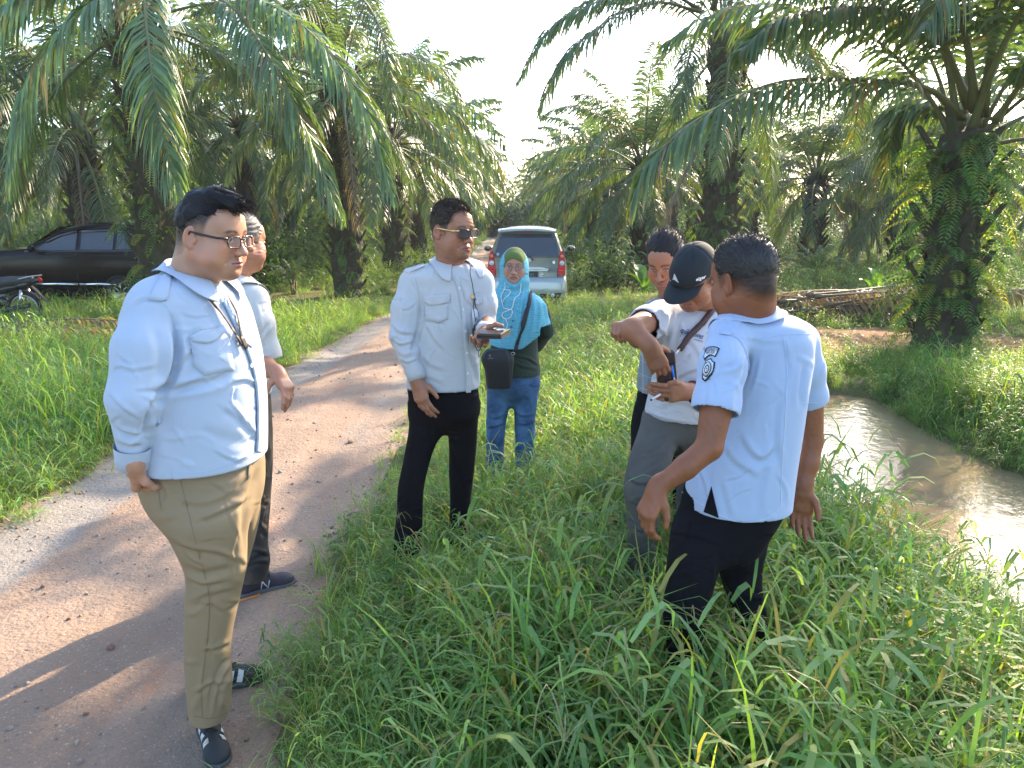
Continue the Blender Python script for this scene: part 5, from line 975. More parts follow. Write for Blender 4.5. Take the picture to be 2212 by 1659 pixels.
def motorbike():
    p = P(50, 640, 13.4); z0 = float(ground_z(p[0], 13.4)) - .0; t = thing('motorcycle', (float(p[0]), 13.4, z0), 'dark underbone motorcycle parked in front of the black car, tail and rear wheel showing', 'motorcycle')
    bk = mat('bike_black', (.012, .013, .015), rough=.25, spec=.5, coat=.4); st = mat('bike_seat', (.030, .033, .036), rough=.55)
    for x in (0, -1.22): w = add('wheel', None, t); mb = MB(); a = np.arange(26) * 2 * math.pi / 26; mb.tube([(x + .275 * math.cos(q), 0, .30 + .275 * math.sin(q)) for q in a], .034, 8, True); add('tyre', mb.mesh('tyre', tyre), w); mb = MB(); mb.tube([(x + .235 * math.cos(q), 0, .30 + .235 * math.sin(q)) for q in a], .014, 6, True); mb.lathe([(0, -.05), (.055, -.045), (.055, .045), (0, .05)], 12, (np.eye(3), np.array([x, 0, .30])), ax='y'); [mb.tube([(x + .05 * math.cos(q), s_, .30 + .05 * math.sin(q)), (x + .235 * math.cos(q), 0, .30 + .235 * math.sin(q))], .003, 4) for i, q in enumerate(a) for s_ in ((-.03, .03)[i % 2],)]; add('rim', mb.mesh('rim', alloy), w)
    g = SDF((-.80, -.18, .60), (.34, .18, .96), .012); g.chain([(.16, 0, .80), (-.10, 0, .785), (-.35, 0, .74), (-.62, 0, .735)], [.075, .10, .10, .085], .05); g.v = np.maximum(g.v, (g.ax[2][None, None, :] - .87 + .04 * np.abs(g.ax[1][None, :, None]) / .1)); V, F = g.mesh(); add('seat', mesh_np('seat', V, F, st), t)
    g = SDF((-1.2, -.2, .25), (.40, .2, .95), .012); g.chain([(.30, 0, .80), (.05, 0, .715), (-.3, 0, .64), (-.6, 0, .60)], [.035, .07, .075, .08], .04); g.chain([(-.6, 0, .60), (-.85, 0, .52), (-1.02, 0, .80)], [.08, .09, .09], .05); g.cap((-.35, 0, .42), (-.60, 0, .38), .10, .11, .04); V, F = g.mesh(); add('body_panel', mesh_np('body_panel', V, F, bk), t)
    mb = MB(); mb.tube(catmull([(.02, -.10, .82), (.18, -.10, .86), (.33, -.05, .88), (.33, .05, .88), (.18, .10, .86), (.02, .10, .82)], 20), .012, 6); add('grab_rail', mb.mesh('grab_rail', alloy), t); mb = MB(); mb.tube([(.30, 0, .84), (.34, 0, .80), (.33, 0, .76)], .030, 6); add('tail_lamp', mb.mesh('tail_lamp', red), t)
    mb = MB(); mb.tube(catmull([(.16, 0, .70), (.26, 0, .60), (.36, 0, .48), (.44, 0, .42)], 12), [.05] * 12, 6, flat=(1, .25)); add('mudguard', mb.mesh('mudguard', mat('bike_mudguard', (.05, .04, .04), rough=.3)), t)
    mb = MB(); mb.tube([(.04, -.11, .64), (.0, -.12, .32)], .022, 8); mb.tube([(.04, .11, .64), (.0, .12, .32)], .022, 8); add('shock_absorber', mb.mesh('shock_absorber', alloy), t); mb = MB(); mb.tube([(-.5, -.13, .28), (-.2, -.14, .30), (.18, -.14, .38)], [.025, .05, .045], 10); add('exhaust', mb.mesh('exhaust', blackpl), t)
    mb = MB(); mb.tube([(-1.05, 0, .85), (-1.22, 0, .30)], .035, 8); mb.tube([(-1.02, -.30, 1.0), (-1.05, 0, .98), (-1.02, .30, 1.0)], .014, 6); add('handlebar', mb.mesh('handlebar', blackpl), t)
    mb = MB(); mb.tube([(x, 0, .30 + .32 * math.sin(a_)) if False else (.0 + .32 * math.cos(a_), 0, .30 + .32 * math.sin(a_)) for a_ in np.linspace(.5, 2.2, 8) for x in (0,)], .045, 6, flat=(1, .3)); add('inner_fender', mb.mesh('inner_fender', blackpl), t)
motorbike()
# ================================================================ cut fronds, saplings, broad leaved plants
def fz(x, y): return float(ground_z(x, y))
DRY = [palm_frond(np.array([(0, 0, .04), (.9, .1, .10), (1.9, .05, .13), (2.8, -.1, .08), (3.5, -.2, .03)]) * [1, 1 if i % 2 else -1, 1], n=60, ll=.5, lw=.032, seed=300 + i, dead=1, droop=1.5, start=.15, petr=.04, name='dry_frond') for i in range(3)]
rg = np.random.RandomState(17); lab = ['topmost dry brown palm frond of the cut heap behind the man seen from behind', 'dry brown palm frond in the cut heap across the ditch']
for i in range(26):
    x = 4.3 + 1.4 * rg.rand(); y = 13.5 + 1.2 * rg.rand(); zz = fz(x, y) + .02 + .030 * (i % 15); o = add('dry_frond', DRY[i % 3], None, (x, y, zz), (rg.randn() * .15, -.02 + rg.randn() * .04, rg.randn() * .12 + (math.pi if i % 4 == 3 else 0)), lab[0] if i == 14 else ('dry palm frond in the near layer of the cut heap' if y < 13.9 else ('dry palm frond in the middle of the cut heap' if y < 14.3 else 'dry palm frond in the back layer of the cut heap')) + ' across the ditch', 'cut frond', 'cut palm fronds heaped across the ditch')
    if i % 4 == 3: o.location.x += 3.0
for i, (x, y, a) in enumerate(((-9.2, 11.2, .3), (-8.6, 11.6, .1), (-8.9, 10.9, -.2))): add('dry_frond', DRY[i], None, (x, y, fz(x, y) + .06 * i + .03), (.1, -.03, a), ('dry frond lying in the grass beside the motorcycle', 'yellow brown frond across others by the motorcycle', 'lowest dry frond of the small heap near the motorcycle')[i], 'cut frond', 'cut fronds by the motorcycle')
bl = mat('broad_leaf', (.10, .22, .045), rough=.4, attr='Col', ovar=.1, trans=.35, tcol=(1.7, 1.6, .5))
def big_leaf(ln, w, seed, col):
    v, c = [], []; n = 9
    for i in range(n):
        t = i / (n - 1); x = ln * (.18 + .82 * t); z = .35 * ln * math.sin(t * 2.2) * .8 + .12 * ln; ww = w * math.sin(math.pi * min(1, t * .92 + .04)) ** .8 if t > .02 else .004
        for s_, u in ((-1, 1), (-.5, .6), (0, 0), (.5, .6), (1, 1)): v.append((x, s_ * ww / 2, z + abs(s_) * ww * .16 + .008 * math.sin(i * 2 + s_))); c.append(np.array(col) * (1.25 if s_ == 0 else 1))
    f = [(i * 5 + j, (i + 1) * 5 + j, (i + 1) * 5 + j + 1, i * 5 + j + 1) for i in range(n - 1) for j in range(4)]; k = len(v); v += [(0, -.008, 0), (0, .008, 0), (ln * .18, .006, .12 * ln), (ln * .18, -.006, .12 * ln)]; c += [np.array(col) * .8] * 4; f.append((k, k + 1, k + 2, k + 3)); return mesh_np('leaf', v, f, bl, cols=np.array(c))
BL = [big_leaf(.55, .20, 1, (.12, .26, .05)), big_leaf(.6, .26, 2, (.09, .20, .05))]
for (x, y, n, s_, k, lb) in ((7.35, 15.6, 8, .95, 0, 'bright green broad leaved plant growing beside the heap of cut fronds'), (2.9, 17.0, 7, 1.1, 1, 'large leaved plant near the silver car under the drooping brown frond'), (5.2, 17.4, 6, 1.0, 1, 'large leaved plant at the foot of the tall ferny palm'), (-11.5, 16.6, 12, 1.1, 0, 'yellow green broad leaved shrub behind the bonnet of the black car'), (-.1, 9.4, 3, .4, 0, 'small broad leaved weed in the grass strip ahead of the silver car'), (-.15, 2.55, 4, .22, 1, 'small broad leaved weed in the near grass below the phone'), (1.75, 4.1, 5, .35, 0, 'broad leaved weed on the left bank of the muddy ditch')):
    t = thing('broadleaf_plant', (x, y, fz(x, y) + .02), lb, 'plant')
    for i in range(n): o = add('leaf', BL[k], t, (0, 0, .05 * i * s_), (0, -.25 - .5 * rg.rand(), i * 2.4)); o.scale = (s_ * (.8 + .3 * rg.rand()),) * 3
for x, y, s_, lb in ((-5.35, 19.0, 1.0, 'young palm seedling with stubby stem standing in the left verge'), (8.0, 20.5, 1.3, 'bushy young palm with pale arching leaves in the open ground'), (-4.6, 14.2, .6, 'small leafy seedling at the left road verge')):
    t = thing('palm_seedling', (x, y, fz(x, y)), lb, 'young palm')
    for i in range(11): mb_ = FAR[min(3, i // 4)]; o = add('frond', mb_, t, (0, 0, .25 * s_), (0, 0, i * 2.4)); q = .17 * s_ * (.8 + .4 * rg.rand()); o.scale = (q, q, q)
    mb = MB(); 
    for i in range(6): a = i * 1.05; mb.tube([(.05 * math.cos(a), .05 * math.sin(a), 0), (.07 * math.cos(a), .07 * math.sin(a), .32 * s_)], .018, 5)
    add('stem', mb.mesh('stem', PS if False else mat('stem_brown', (.16, .13, .06), rough=.8)), t)
# ================================================================ the man in the pale blue long sleeved shirt, on the road
def person_a():
    r = thing('person', (float(G(430, 1560)[0]), 2.3, 0), 'heavy man in glasses, pale blue long sleeved shirt and khaki trousers, hands behind his back', 'person')
    par = None
    inv = Matrix.Translation(-Vector(r.location))
    blue = mat('pale_blue_cotton', (.43, .50, .61), rough=.85, spec=.15, bump=.4, bscale=900, sheen=.2, var=.03, vscale=5)
    khaki = mat('khaki_twill', (.27, .20, .12), rough=.8, spec=.2, bump=.4, bscale=900, var=.04, vscale=6)
    # --- head
    s = .935; M = frame(107, 7, 0); e = P(512, 519, 2.14); O = e - s * (M @ np.array([.033, .095, -.004])); O[1] = 2.20; O = O + 0; O[0] = P(457, 505, 2.2)[0]; O[2] = P(457, 508, 2.2)[2]; neck = P(414, 640, 2.22)
    skin = (.47, .245, .155)
    def hl(x, y, z):
        lo_ = np.interp(y, [-.12, -.05, -.01, .012, .03, .05], [-.085, -.06, -.015, .004, -.012, .03]); side = (y < .040 + .30 * (z - .04)) & (z > lo_)
        return np.where(side, .25 + .72 * sst(0., .060, z - lo_), 0.) * (1 - sst(.026, .044, y - .30 * (z - .04)))
    sh = [head_shell(M, O, s, neck, skin, fat=1., wid=1.04, nose=1.05, hairline=hl, stubble=.30, neckr=.064, lips=(.42, .17, .15), brow=.95)]
    top = lambda x, y, z: z - np.interp(y, [-.12, -.05, -.01, .012, .04, .06, .09], [-.045, .010, .050, .060, .066, .080, .080])
    thk = lambda x, y, z: -.001 + .0035 * sst(-.05, .04, z) + .012 * sst(.084, .118, z + .010 * sst(.02, .09, y)) * sst(-.12, -.04, y)
    ham = hair_mesh(M, O, s, lambda x, y, z: np.minimum(top(x, y, z), .104 - y), thk, HAIR, flow=(-.2, 1, -.35), seed=4, strands=6500, slen=.018, up=.05, wid=1.04, ridge=.0021,
                    extra=lambda g: [g.cap((x, .02, .128 - abs(x) * .25), (x * .9, .090, .108 - abs(x) * .3), .012, .012, .03) for x in (-.022, -.005, .012, .026)] + [g.cap((x * .9, .090, .106 - abs(x) * .3), (x + .003, .102, .092 - abs(x) * .2), .014, .005, .012) for x in (-.03, -.016, .0, .014, .028)])
    # --- hand behind the back (left hand held by the right)
    wr = P(290, 1003, 2.02); wr2 = P(297, 1012, 2.08)
    lo, hi = box_of([wr, P(285, 1045, 2.02), P(290, 930, 2.05)], .09); g = SDF(lo, hi, .0028)
    g.cap(P(283, 940, 2.02), wr, .034, .028, .01)
    hand(g, wr, P(292, 1040, 2.07) - wr, (-.9, -.45, 0), (0, -1, 0), curls=(1.2, 1.25, 1.3, 1.3), s=.95, thumb=((.6, .6, -.5), (.2, .7, -.7), (-.3, .5, -.8)))
    sh.append(skin_shell(g, skin)); body = join_shells('body', sh, SKIN, r); add('hair', ham, r)
    fm = mat('black_acetate', (.02, .018, .02), rough=.25, spec=.5); lens = mat('clear_lens', (.22, .20, .22), rough=.04, spec=.6, alpha=.22)
    glasses(M, O, s, r, fm, lens, a=.0255, b=.0165, y0=.108, th=.0019, wid=1.04, z0=-.006)
    # --- shirt
    Yc = 2.25
    rows = [(586, 382, 440), (600, 352, 474), (628, 306, 506), (665, 283, 528), (710, 276, 542), (760, 278, 554), (820, 283, 563), (880, 288, 568), (930, 292, 569), (985, 300, 568), (1042, 305, 566)]
    dep = [.06, .13, .175, .19, .20, .205, .21, .215, .215, .215, .21]
    lv = sil([(a, b, c, Yc, d) for (a, b, c), d in zip(rows, dep)], Yc, .2)
    lo, hi = (-1.35, 1.85, .90), (-.60, 2.62, 1.58); g = SDF(lo, hi, .0055)
    g.loft(lv, k=.03, ex=2.25)
    # sleeves: near (right) arm and far arm, both going behind the back
    sN = P(342, 655, 2.12); mN = P(310, 755, 2.05); eN = P(286, 862, 2.0); wN = P(287, 983, 2.03)
    g.cap(P(385, 622, 2.2), sN, .055, .060, .06); g.cap(sN, mN, .062, .076, .04); g.cap(mN, eN, .076, .066, .03); g.cap(eN, wN, .066, .034, .012)
    g.cap(P(450, 640, 2.34), P(470, 690, 2.42), .065, .07, .05); g.cap(P(470, 690, 2.42), P(420, 850, 2.45), .07, .06, .04)
    g.crease([P(405, 700, 2.0), P(396, 800, 2.0), P(370, 880, 2.0), P(335, 940, 2.0)], .016, .010)
    g.disp(lambda p: .0030 * fold(p, 11, 7, (1, 1, .5)), .025)
    zc = P(290, 990, 2.04); dN = unit(wN - eN); hemz = P(340, 1035, 2.05)[2]
    g.plane((0, 0, hemz), (0, 0, -1)); 
    cut = g.v.copy(); V_, F_ = None, None
    # slit at the side seam
    g.cap(P(371, 1000, 1.9), P(371, 1045, 1.9), .001, .006, .002, 's')
    shirt = cloth('shirt', g, r, blue, caps=[((-1, 2.25, hemz), (0, 0, -1), .012, .5), (wN + dN * .042, dN, .05, .08)], th=.004)
    me = shirt.data
    folds(me, [([(322, 852), (345, 842), (400, 838), (470, 822), (500, 800)], 9, .009, 'v'), ([(330, 880), (365, 850), (400, 832), (440, 815)], 8, .006, 's'), ([(500, 828), (530, 822), (556, 832)], 8, .005, 's'), ([(372, 690), (384, 740), (378, 800), (350, 850), (322, 900), (312, 950)], 9, .018, 'v'), ([(385, 715), (395, 745), (402, 770)], 7, .005, 'r'),
              ([(378, 800), (400, 775), (425, 745)], 7, .005, 's'), ([(235, 850), (262, 880), (300, 905)], 8, .005, 's'), ([(242, 905), (262, 930), (300, 938), (310, 925)], 8, .007, 's'), ([(250, 940), (275, 955), (305, 950)], 7, .006, 'r'), ([(262, 960), (285, 968), (308, 962)], 6, .005, 'v'), ([(330, 705), (345, 760), (340, 830)], 10, .005, 'v'), ([(258, 720), (252, 760), (246, 800)], 9, .004, 'r'),
              ([(246, 792), (290, 800), (340, 790)], 8, .003, 's'), ([(330, 900), (345, 940), (352, 990)], 14, .004, 'r'), ([(480, 880), (520, 905), (558, 950)], 12, .004, 's'), ([(430, 930), (490, 950), (550, 960)], 14, .003, 'v'), ([(290, 660), (310, 645), (345, 648)], 7, .004, 's'), ([(450, 655), (470, 700), (500, 740)], 10, .003, 's')])
    bv = bvh_of(me)
    # cuff
    mb = MB(); pts = [wN + dN * t for t in (-.035, -.034, .02, .036)]; q = catmull(pts, 8); mb.tube([wN - dN * .03, wN + dN * .0, wN + dN * .034, wN + dN * .036, wN + dN * .02], [.049, .047, .044, .039, .037], 20, cap=False); add('cuff', mb.mesh('cuff', blue), shirt)
    white = mat('white_button', (.75, .78, .82), rough=.3)
    buttons(bv, [(275, 987)], shirt, white)
    # epaulette, pocket, flap, yoke seam, hem, placket
    patch(bv, [(345, 598), (372, 596), (361, 648), (348, 652), (322, 646)], .005, 3, 5, mb=(mb := MB())); add('epaulette', mb.mesh('epaulette', blue), shirt)
    patch(bv, [(410, 728), (478, 712), (494, 730), (505, 790), (507, 800), (470, 805), (442, 812), (418, 790)], .004, 3, 5, mb=(mb := MB())); pk = add('pocket', mb.mesh('pocket', blue), shirt)
    patch(bv, [(408, 727), (440, 712), (480, 702), (488, 716), (462, 738), (445, 742), (415, 738)], .008, 3, 5, mb=(mb := MB())); add('pocket_flap', mb.mesh('pocket_flap', blue), shirt)
    patch(bv, [(515, 705), (530, 712), (545, 745), (541, 752), (522, 738)], .006, 3, 4, mb=(mb := MB())); add('pocket_flap', mb.mesh('pocket_flap', blue), shirt)
    strip(bv, [(485, 650), (512, 705), (540, 765), (556, 830), (560, 900), (558, 975)], 14, .004, 30, mb=(mb := MB())); add('placket', mb.mesh('placket', blue), shirt)
    buttons(bv, [(357, 597), (457, 725), (497, 668), (513, 700), (541, 790), (556, 842)], shirt, white, .006)
    seam = mat('blue_seam', (.42, .52, .70), rough=.9)
    for ln in ([(305, 650), (340, 652), (366, 670), (380, 720), (378, 760), (368, 810)], [(372, 1024), (460, 1014), (560, 972)], [(306, 1026), (366, 1024)], [(418, 728), (424, 790), (444, 806), (470, 800)], [(372, 596), (366, 622), (360, 650)]):
        strip(bv, ln, 1.1, .0015, 26, mb=(mb := MB()), thick=.002); add('seam', mb.mesh('seam', seam), shirt)
    cl = collar(shirt, P(417, 583, 2.22), .068, 107, blue, bv, stand=.030, fall=.030, tip=.020, gap=.40, tilt=.55, ry=1.05)
    # lanyard
    dk = mat('dark_lanyard', (.035, .022, .018), rough=.6); bv2 = bvh_of(me, )
    lan = add('lanyard', None, r); mb = MB()
    strip(bv, [(430, 634), (442, 642), (456, 655), (484, 692), (503, 722), (520, 748)], 5.5, .013, 34, mb=mb); strip(bv, [(489, 640), (505, 670), (512, 700), (516, 722), (521, 745)], 4, .010, 24, mb=mb); add('strap', mb.mesh('strap', dk), lan)
    patch(bv, [(512, 728), (521, 726), (530, 752), (524, 757)], .014, 2, 3, mb=(mb := MB())); add('clasp', mb.mesh('clasp', dk), lan); buttons(bv, [(517, 733), (520, 742)], lan, mat('bright_rivet', (.8, .8, .8), rough=.2, metal=1), .003, 'rivet')
    # --- trousers
    g = SDF((-1.30, 1.9, .03), (-.58, 2.66, 1.08), .0055)
    near = sil([(1040, 345, 520, 2.16, .08), (1110, 352, 528, 2.13, .105), (1164, 378, 530, 2.14, .10), (1231, 404, 528, 2.15, .088), (1300, 402, 514, 2.16, .08), (1365, 402, 500, 2.17, .072), (1409, 402, 495, 2.18, .068), (1476, 405, 499, 2.19, .066), (1548, 413, 493, 2.20, .064)], 2.15, .1)
    far = sil([(1040, 430, 555, 2.34, .08), (1110, 440, 559, 2.38, .10), (1164, 450, 549, 2.39, .095), (1208, 442, 537, 2.40, .088), (1270, 430, 520, 2.42, .08), (1340, 415, 505, 2.44, .07), (1400, 412, 496, 2.47, .066), (1438, 412, 494, 2.49, .064)], 2.4, .1)
    hip = sil([(975, 306, 560, 2.25, .19), (1010, 312, 563, 2.25, .195), (1050, 325, 562, 2.25, .20), (1095, 346, 554, 2.26, .17), (1150, 395, 525, 2.26, .09), (1190, 430, 490, 2.26, .03)], 2.25, .2)
    g.loft(hip, k=.03, ex=2.3); g.loft(near, k=.05, ex=2.15); g.loft(far, k=.03, ex=2.15)
    g.disp(lambda p: .0022 * fold(p, 21, 8, (1, 1, .7)), .02)
    tz = near and min(q[0] for q in near); tz2 = min(q[0] for q in far)
    tr = cloth('trousers', g, r, khaki, caps=[((near[-1][1], near[-1][2], tz), (0, 0, -1), .012, .2), ((far[-1][1], far[-1][2], tz2), (0, 0, -1), .012, .2)], th=.004)
    folds(tr.data, [([(430, 1125), (470, 1110), (535, 1080)], 9, .006, 's'), ([(372, 1165), (410, 1185), (470, 1195), (520, 1215)], 10, .005, 's'), ([(398, 1225), (440, 1240), (510, 1225)], 9, .006, 'v'), ([(412, 1250), (440, 1262), (480, 1255)], 8, .004, 's'), ([(408, 1300), (450, 1285), (510, 1270)], 10, .003, 's'), ([(560, 1010), (545, 1060), (528, 1110), (528, 1200)], 10, .010, 'v'),
              ([(497, 1425), (478, 1450), (462, 1490), (455, 1540)], 8, .008, 's'), ([(498, 1465), (482, 1490), (474, 1540)], 7, .006, 'r'), ([(420, 1500), (450, 1480), (490, 1475)], 8, .005, 's'), ([(414, 1540), (430, 1500), (436, 1440)], 8, .005, 'r'), ([(440, 1405), (470, 1400), (496, 1388)], 8, .004, 's'), ([(380, 1080), (440, 1090), (520, 1060)], 12, .004, 's'), ([(520, 1100), (525, 1180), (515, 1260)], 12, .003, 'r')])
    bt = bvh_of(tr.data)
    sk = mat('khaki_seam', (.17, .13, .08), rough=.9)
    for ln in ([(388, 1028), (408, 1110), (430, 1200), (452, 1290), (446, 1400), (436, 1480), (437, 1550)], [(340, 1040), (348, 1100)], [(418, 1546), (455, 1552), (490, 1540)]): strip(bt, ln, 1.1, .001, 30, mb=(mb := MB()), thick=.002); add('seam', mb.mesh('seam', sk), tr)
    patch(bt, [(537, 990), (544, 992), (540, 1030), (533, 1036)], .004, 2, 3, mb=(mb := MB())); add('pocket_edge', mb.mesh('pocket_edge', khaki), tr)
    # --- shoes
    ub = mat('black_mesh_shoe', (.018, .022, .024), rough=.75, bump=.6, bscale=700); so = mat('dark_rubber', (.045, .05, .055), rough=.7, bump=.3, bscale=200); wh = mat('silver_stripe', (.62, .63, .63), rough=.35); lc = mat('black_lace', (.02, .02, .022), rough=.8)
    for heel, toe, sd_ in ((G(440, 1572, .0) + np.array([0, .02, 0]), G(472, 1668, 0), -1), (G(408, 1492), G(578, 1462), 1)):
        u, Q, Zu, bs, X = shoe_meshes(r, heel, toe, sd_, ub, so, lace=lc)
        for side in (-1, 1):
            for i in range(3):
                y = .115 + .036 * i; v = []
                for t in np.linspace(0, 1, 7):
                    for w_ in (0, .021):
                        h = bs.ray_cast(Vector(Q(side * .09, y + w_ + (1 - t) * -.012 + t * -.034 * 0, (.024 + .046 * t))) , Vector(-X * side * (1)))
                        h2 = h[0] if h[0] else Vector(Q(side * .03, y + w_, .024 + .04 * t)); v.append(np.array(h2) + X * side * .0015 + Zu * .0008)
                f = [(2 * j, 2 * j + 1, 2 * j + 3, 2 * j + 2) for j in range(6)]; mb = MB(); mb.put(v, f); add('stripe', mb.mesh('stripe', wh), u)
        h = bs.ray_cast(Vector(Q(0, .135, .2)), Vector(-Zu)); 
        if heel[1] < 2.35: mb = MB(); o = np.array(h[0]) + Zu * .011; Fy = unit(toe - heel); text3d('ADIZERO', o + X * .016 - Fy * .03, Fy * .06, -X * .011, mb); add('tongue_lettering', mb.mesh('tongue_lettering', wh, False), u)
    fix_parent(r)
def fix_parent(r):
    """the meshes are in world space: give the direct parts of the thing the inverse offset"""
    bpy.context.view_layer.update()
    off = Vector(r.location)
    for ch in r.children: ch.location = ch.location - off
person_a()
# ================================================================ the other people
def face_at(M, s, px, py, Y, c=(0, .112, -.038)): return P(px, py, Y) - s * (M @ np.array(c))
def arm_shell(pts, rs, skin, h=None, k=.012, pad=.10, res=.003):
    """bare arm; h: a function that adds the hand to the field"""
    lo, hi = box_of(pts if h is None else list(pts) + [h[0]], pad); g = SDF(lo, hi, res)
    for i in range(len(pts) - 1): g.cap(pts[i], pts[i + 1], rs[i], rs[i + 1], k)
    if h: h[1](g)
    return skin_shell(g, skin)
def core_shell(c, hgt, skin):
    """the hidden trunk under the clothes that ties head and arms together"""
    c = np.asarray(c, float); g = SDF(c - [.3, .3, hgt], c + [.3, .3, .1], .03); g.cap(c + [0, 0, -.02], c - [0, 0, hgt * .7], .06, .07, .02); return skin_shell(g, skin)
def shirtmat(n, c, **k): return mat(n, c, rough=.85, spec=.15, bump=.35, bscale=900, sheen=.15, **k)
black_tr = mat('black_trouser_cloth', (.007, .007, .010), rough=.9, spec=.12, bump=.3, bscale=900, var=.2, vscale=8)
white_b = mat('white_button', (.75, .78, .82), rough=.3)
shoe_k = mat('black_leather_shoe', (.015, .014, .014), rough=.4); sole_k = mat('dark_sole', (.03, .03, .03), rough=.8)
# ---------------------------------------------------------------- man in sunglasses with the phone
def person_b():
    r = thing('person', (float(P(960, 700, 3.45)[0]), 3.45, float(ground_z(-.3, 3.45))), 'man in tinted glasses, white long sleeved shirt and black trousers holding a phone', 'person')
    skin = (.33, .15, .088); s = .96; M = frame(131, 3, 0); O = face_at(M, s, 1015, 521, 3.30); neck = P(982, 600, 3.44)
    def hl(x, y, z):
        lo_ = np.interp(y, [-.12, -.05, -.01, .012, .03, .05], [-.075, -.05, -.010, .000, -.022, .04]); return np.where((y < .046 + .25 * (z - .04)) & (z > lo_), .45 + .5 * sst(0., .04, z - lo_), 0.)
    sh = [head_shell(M, O, s, neck, skin, fat=.25, wid=1.0, nose=1.12, hairline=hl, hcol=(.030, .022, .018), stubble=.28, lips=(.30, .10, .09), age=1)]
    hm = mat('brown_black_hair', (.045, .028, .020), rough=.45, spec=.5, var=.4, vscale=60, bump=.6, bscale=400)
    hair = hair_mesh(M, O, s, lambda x, y, z: np.minimum(z - np.interp(y, [-.12, -.05, -.01, .012, .04, .06, .09], [-.05, -.02, .018, .022, .030, .066, .072]) + .008 * np.sin(x * 110), .090 + .02 * sst(.07, .11, z) - y), lambda x, y, z: -.001 + .004 * sst(-.03, .06, z) + .010 * sst(.06, .12, z), hm, flow=(.1, .8, .3), seed=9, strands=5500, slen=.018, up=.32, ridge=.0014)
    wR = P(899, 822, 3.30); tip = P(921, 894, 3.27)
    sh.append(arm_shell([P(893, 800, 3.32), wR], [.034, .028], skin, (tip, lambda g: hand(g, wR, P(913, 868, 3.27) - wR, (-.55, -.8, .1), (.8, -.5, 0), curls=(.30, .28, .28, .32), s=.98, spread=.12, thumb=((.60, .7, -.45), (.35, .9, -.35), (.2, 1, -.25))))))
    wL = P(1046, 722, 3.20); 
    sh.append(arm_shell([P(1052, 700, 3.35), wL], [.034, .028], skin, (P(1085, 715, 3.05), lambda g: hand(g, wL, (-.14, -.9, -.22), (0, .2, -1), (1, 0, 0), curls=((.15, .2, .2), (.2, .3, .3), (.3, .35, .3), (.4, .4, .4)), s=.95, spread=.15, thumb=((.35, .0, -.95), (.95, .15, -.45), (1, .1, .15)))))); sh.append(core_shell(P(975, 640, 3.45), .4, skin))
    join_shells('body', sh, SKIN, r); add('hair', hair, r)
    gl = mat('gold_metal', (.75, .50, .22), rough=.25, metal=1); dl = mat('tinted_lens', (.010, .006, .018), rough=.15, spec=.25)
    glasses(M, O, s, r, mat('black_rim', (.015, .012, .012), rough=.3), dl, a=.0280, b=.0185, y0=.112, th=.0022, tm=gl, z0=-.006)
    w_ = shirtmat('white_cotton', (.48, .50, .52)); Yc = 3.46
    rows = [(564, 952, 1006), (571, 922, 1030), (586, 896, 1044), (618, 888, 1050), (665, 893, 1046), (700, 894, 1040), (740, 892, 1037), (780, 886, 1036), (820, 880, 1037), (862, 875, 1039)]; dep = [.06, .10, .125, .135, .14, .145, .145, .145, .145, .145]
    g = SDF((-.66, 3.1, .80), (.02, 3.80, 1.60), .0055); g.loft(sil([(a, b, c, Yc, d) for (a, b, c), d in zip(rows, dep)], Yc, .14), k=.03, ex=2.35)
    sR = P(893, 612, 3.44); mR = P(876, 668, 3.40); eR = P(869, 725, 3.36); cR = P(897, 806, 3.31); g.cap(P(930, 598, 3.45), sR, .05, .058, .05); g.cap(sR, mR, .058, .062, .03); g.cap(mR, eR, .062, .056, .03); g.cap(eR, P(884, 770, 3.33), .056, .046, .015); g.cap(P(884, 770, 3.33), cR, .046, .036, .01)
    sL = P(1038, 610, 3.44); eL = P(1047, 706, 3.44); cL = P(1047, 716, 3.24); g.cap(P(1010, 592, 3.45), sL, .05, .055, .05); g.cap(sL, P(1047, 655, 3.43), .055, .054, .02); g.cap(P(1047, 655, 3.43), eL, .054, .048, .02); g.cap(eL, cL, .048, .036, .015)
    g.disp(lambda p: .0028 * fold(p, 41, 8, (1, 1, .5)), .025); hz = P(950, 851, 3.31)[2]; g.plane((0, 0, hz), (0, 0, -1)); dR = unit(cR - eR); dL = unit(cL - eL)
    sh_ = cloth('shirt', g, r, w_, caps=[((-.3, Yc, hz), (0, 0, -1), .012, .5), (cR + dR * .036, dR, .05, .06), (cL + dL * .036, dL, .05, .06)], th=.004); me = sh_.data
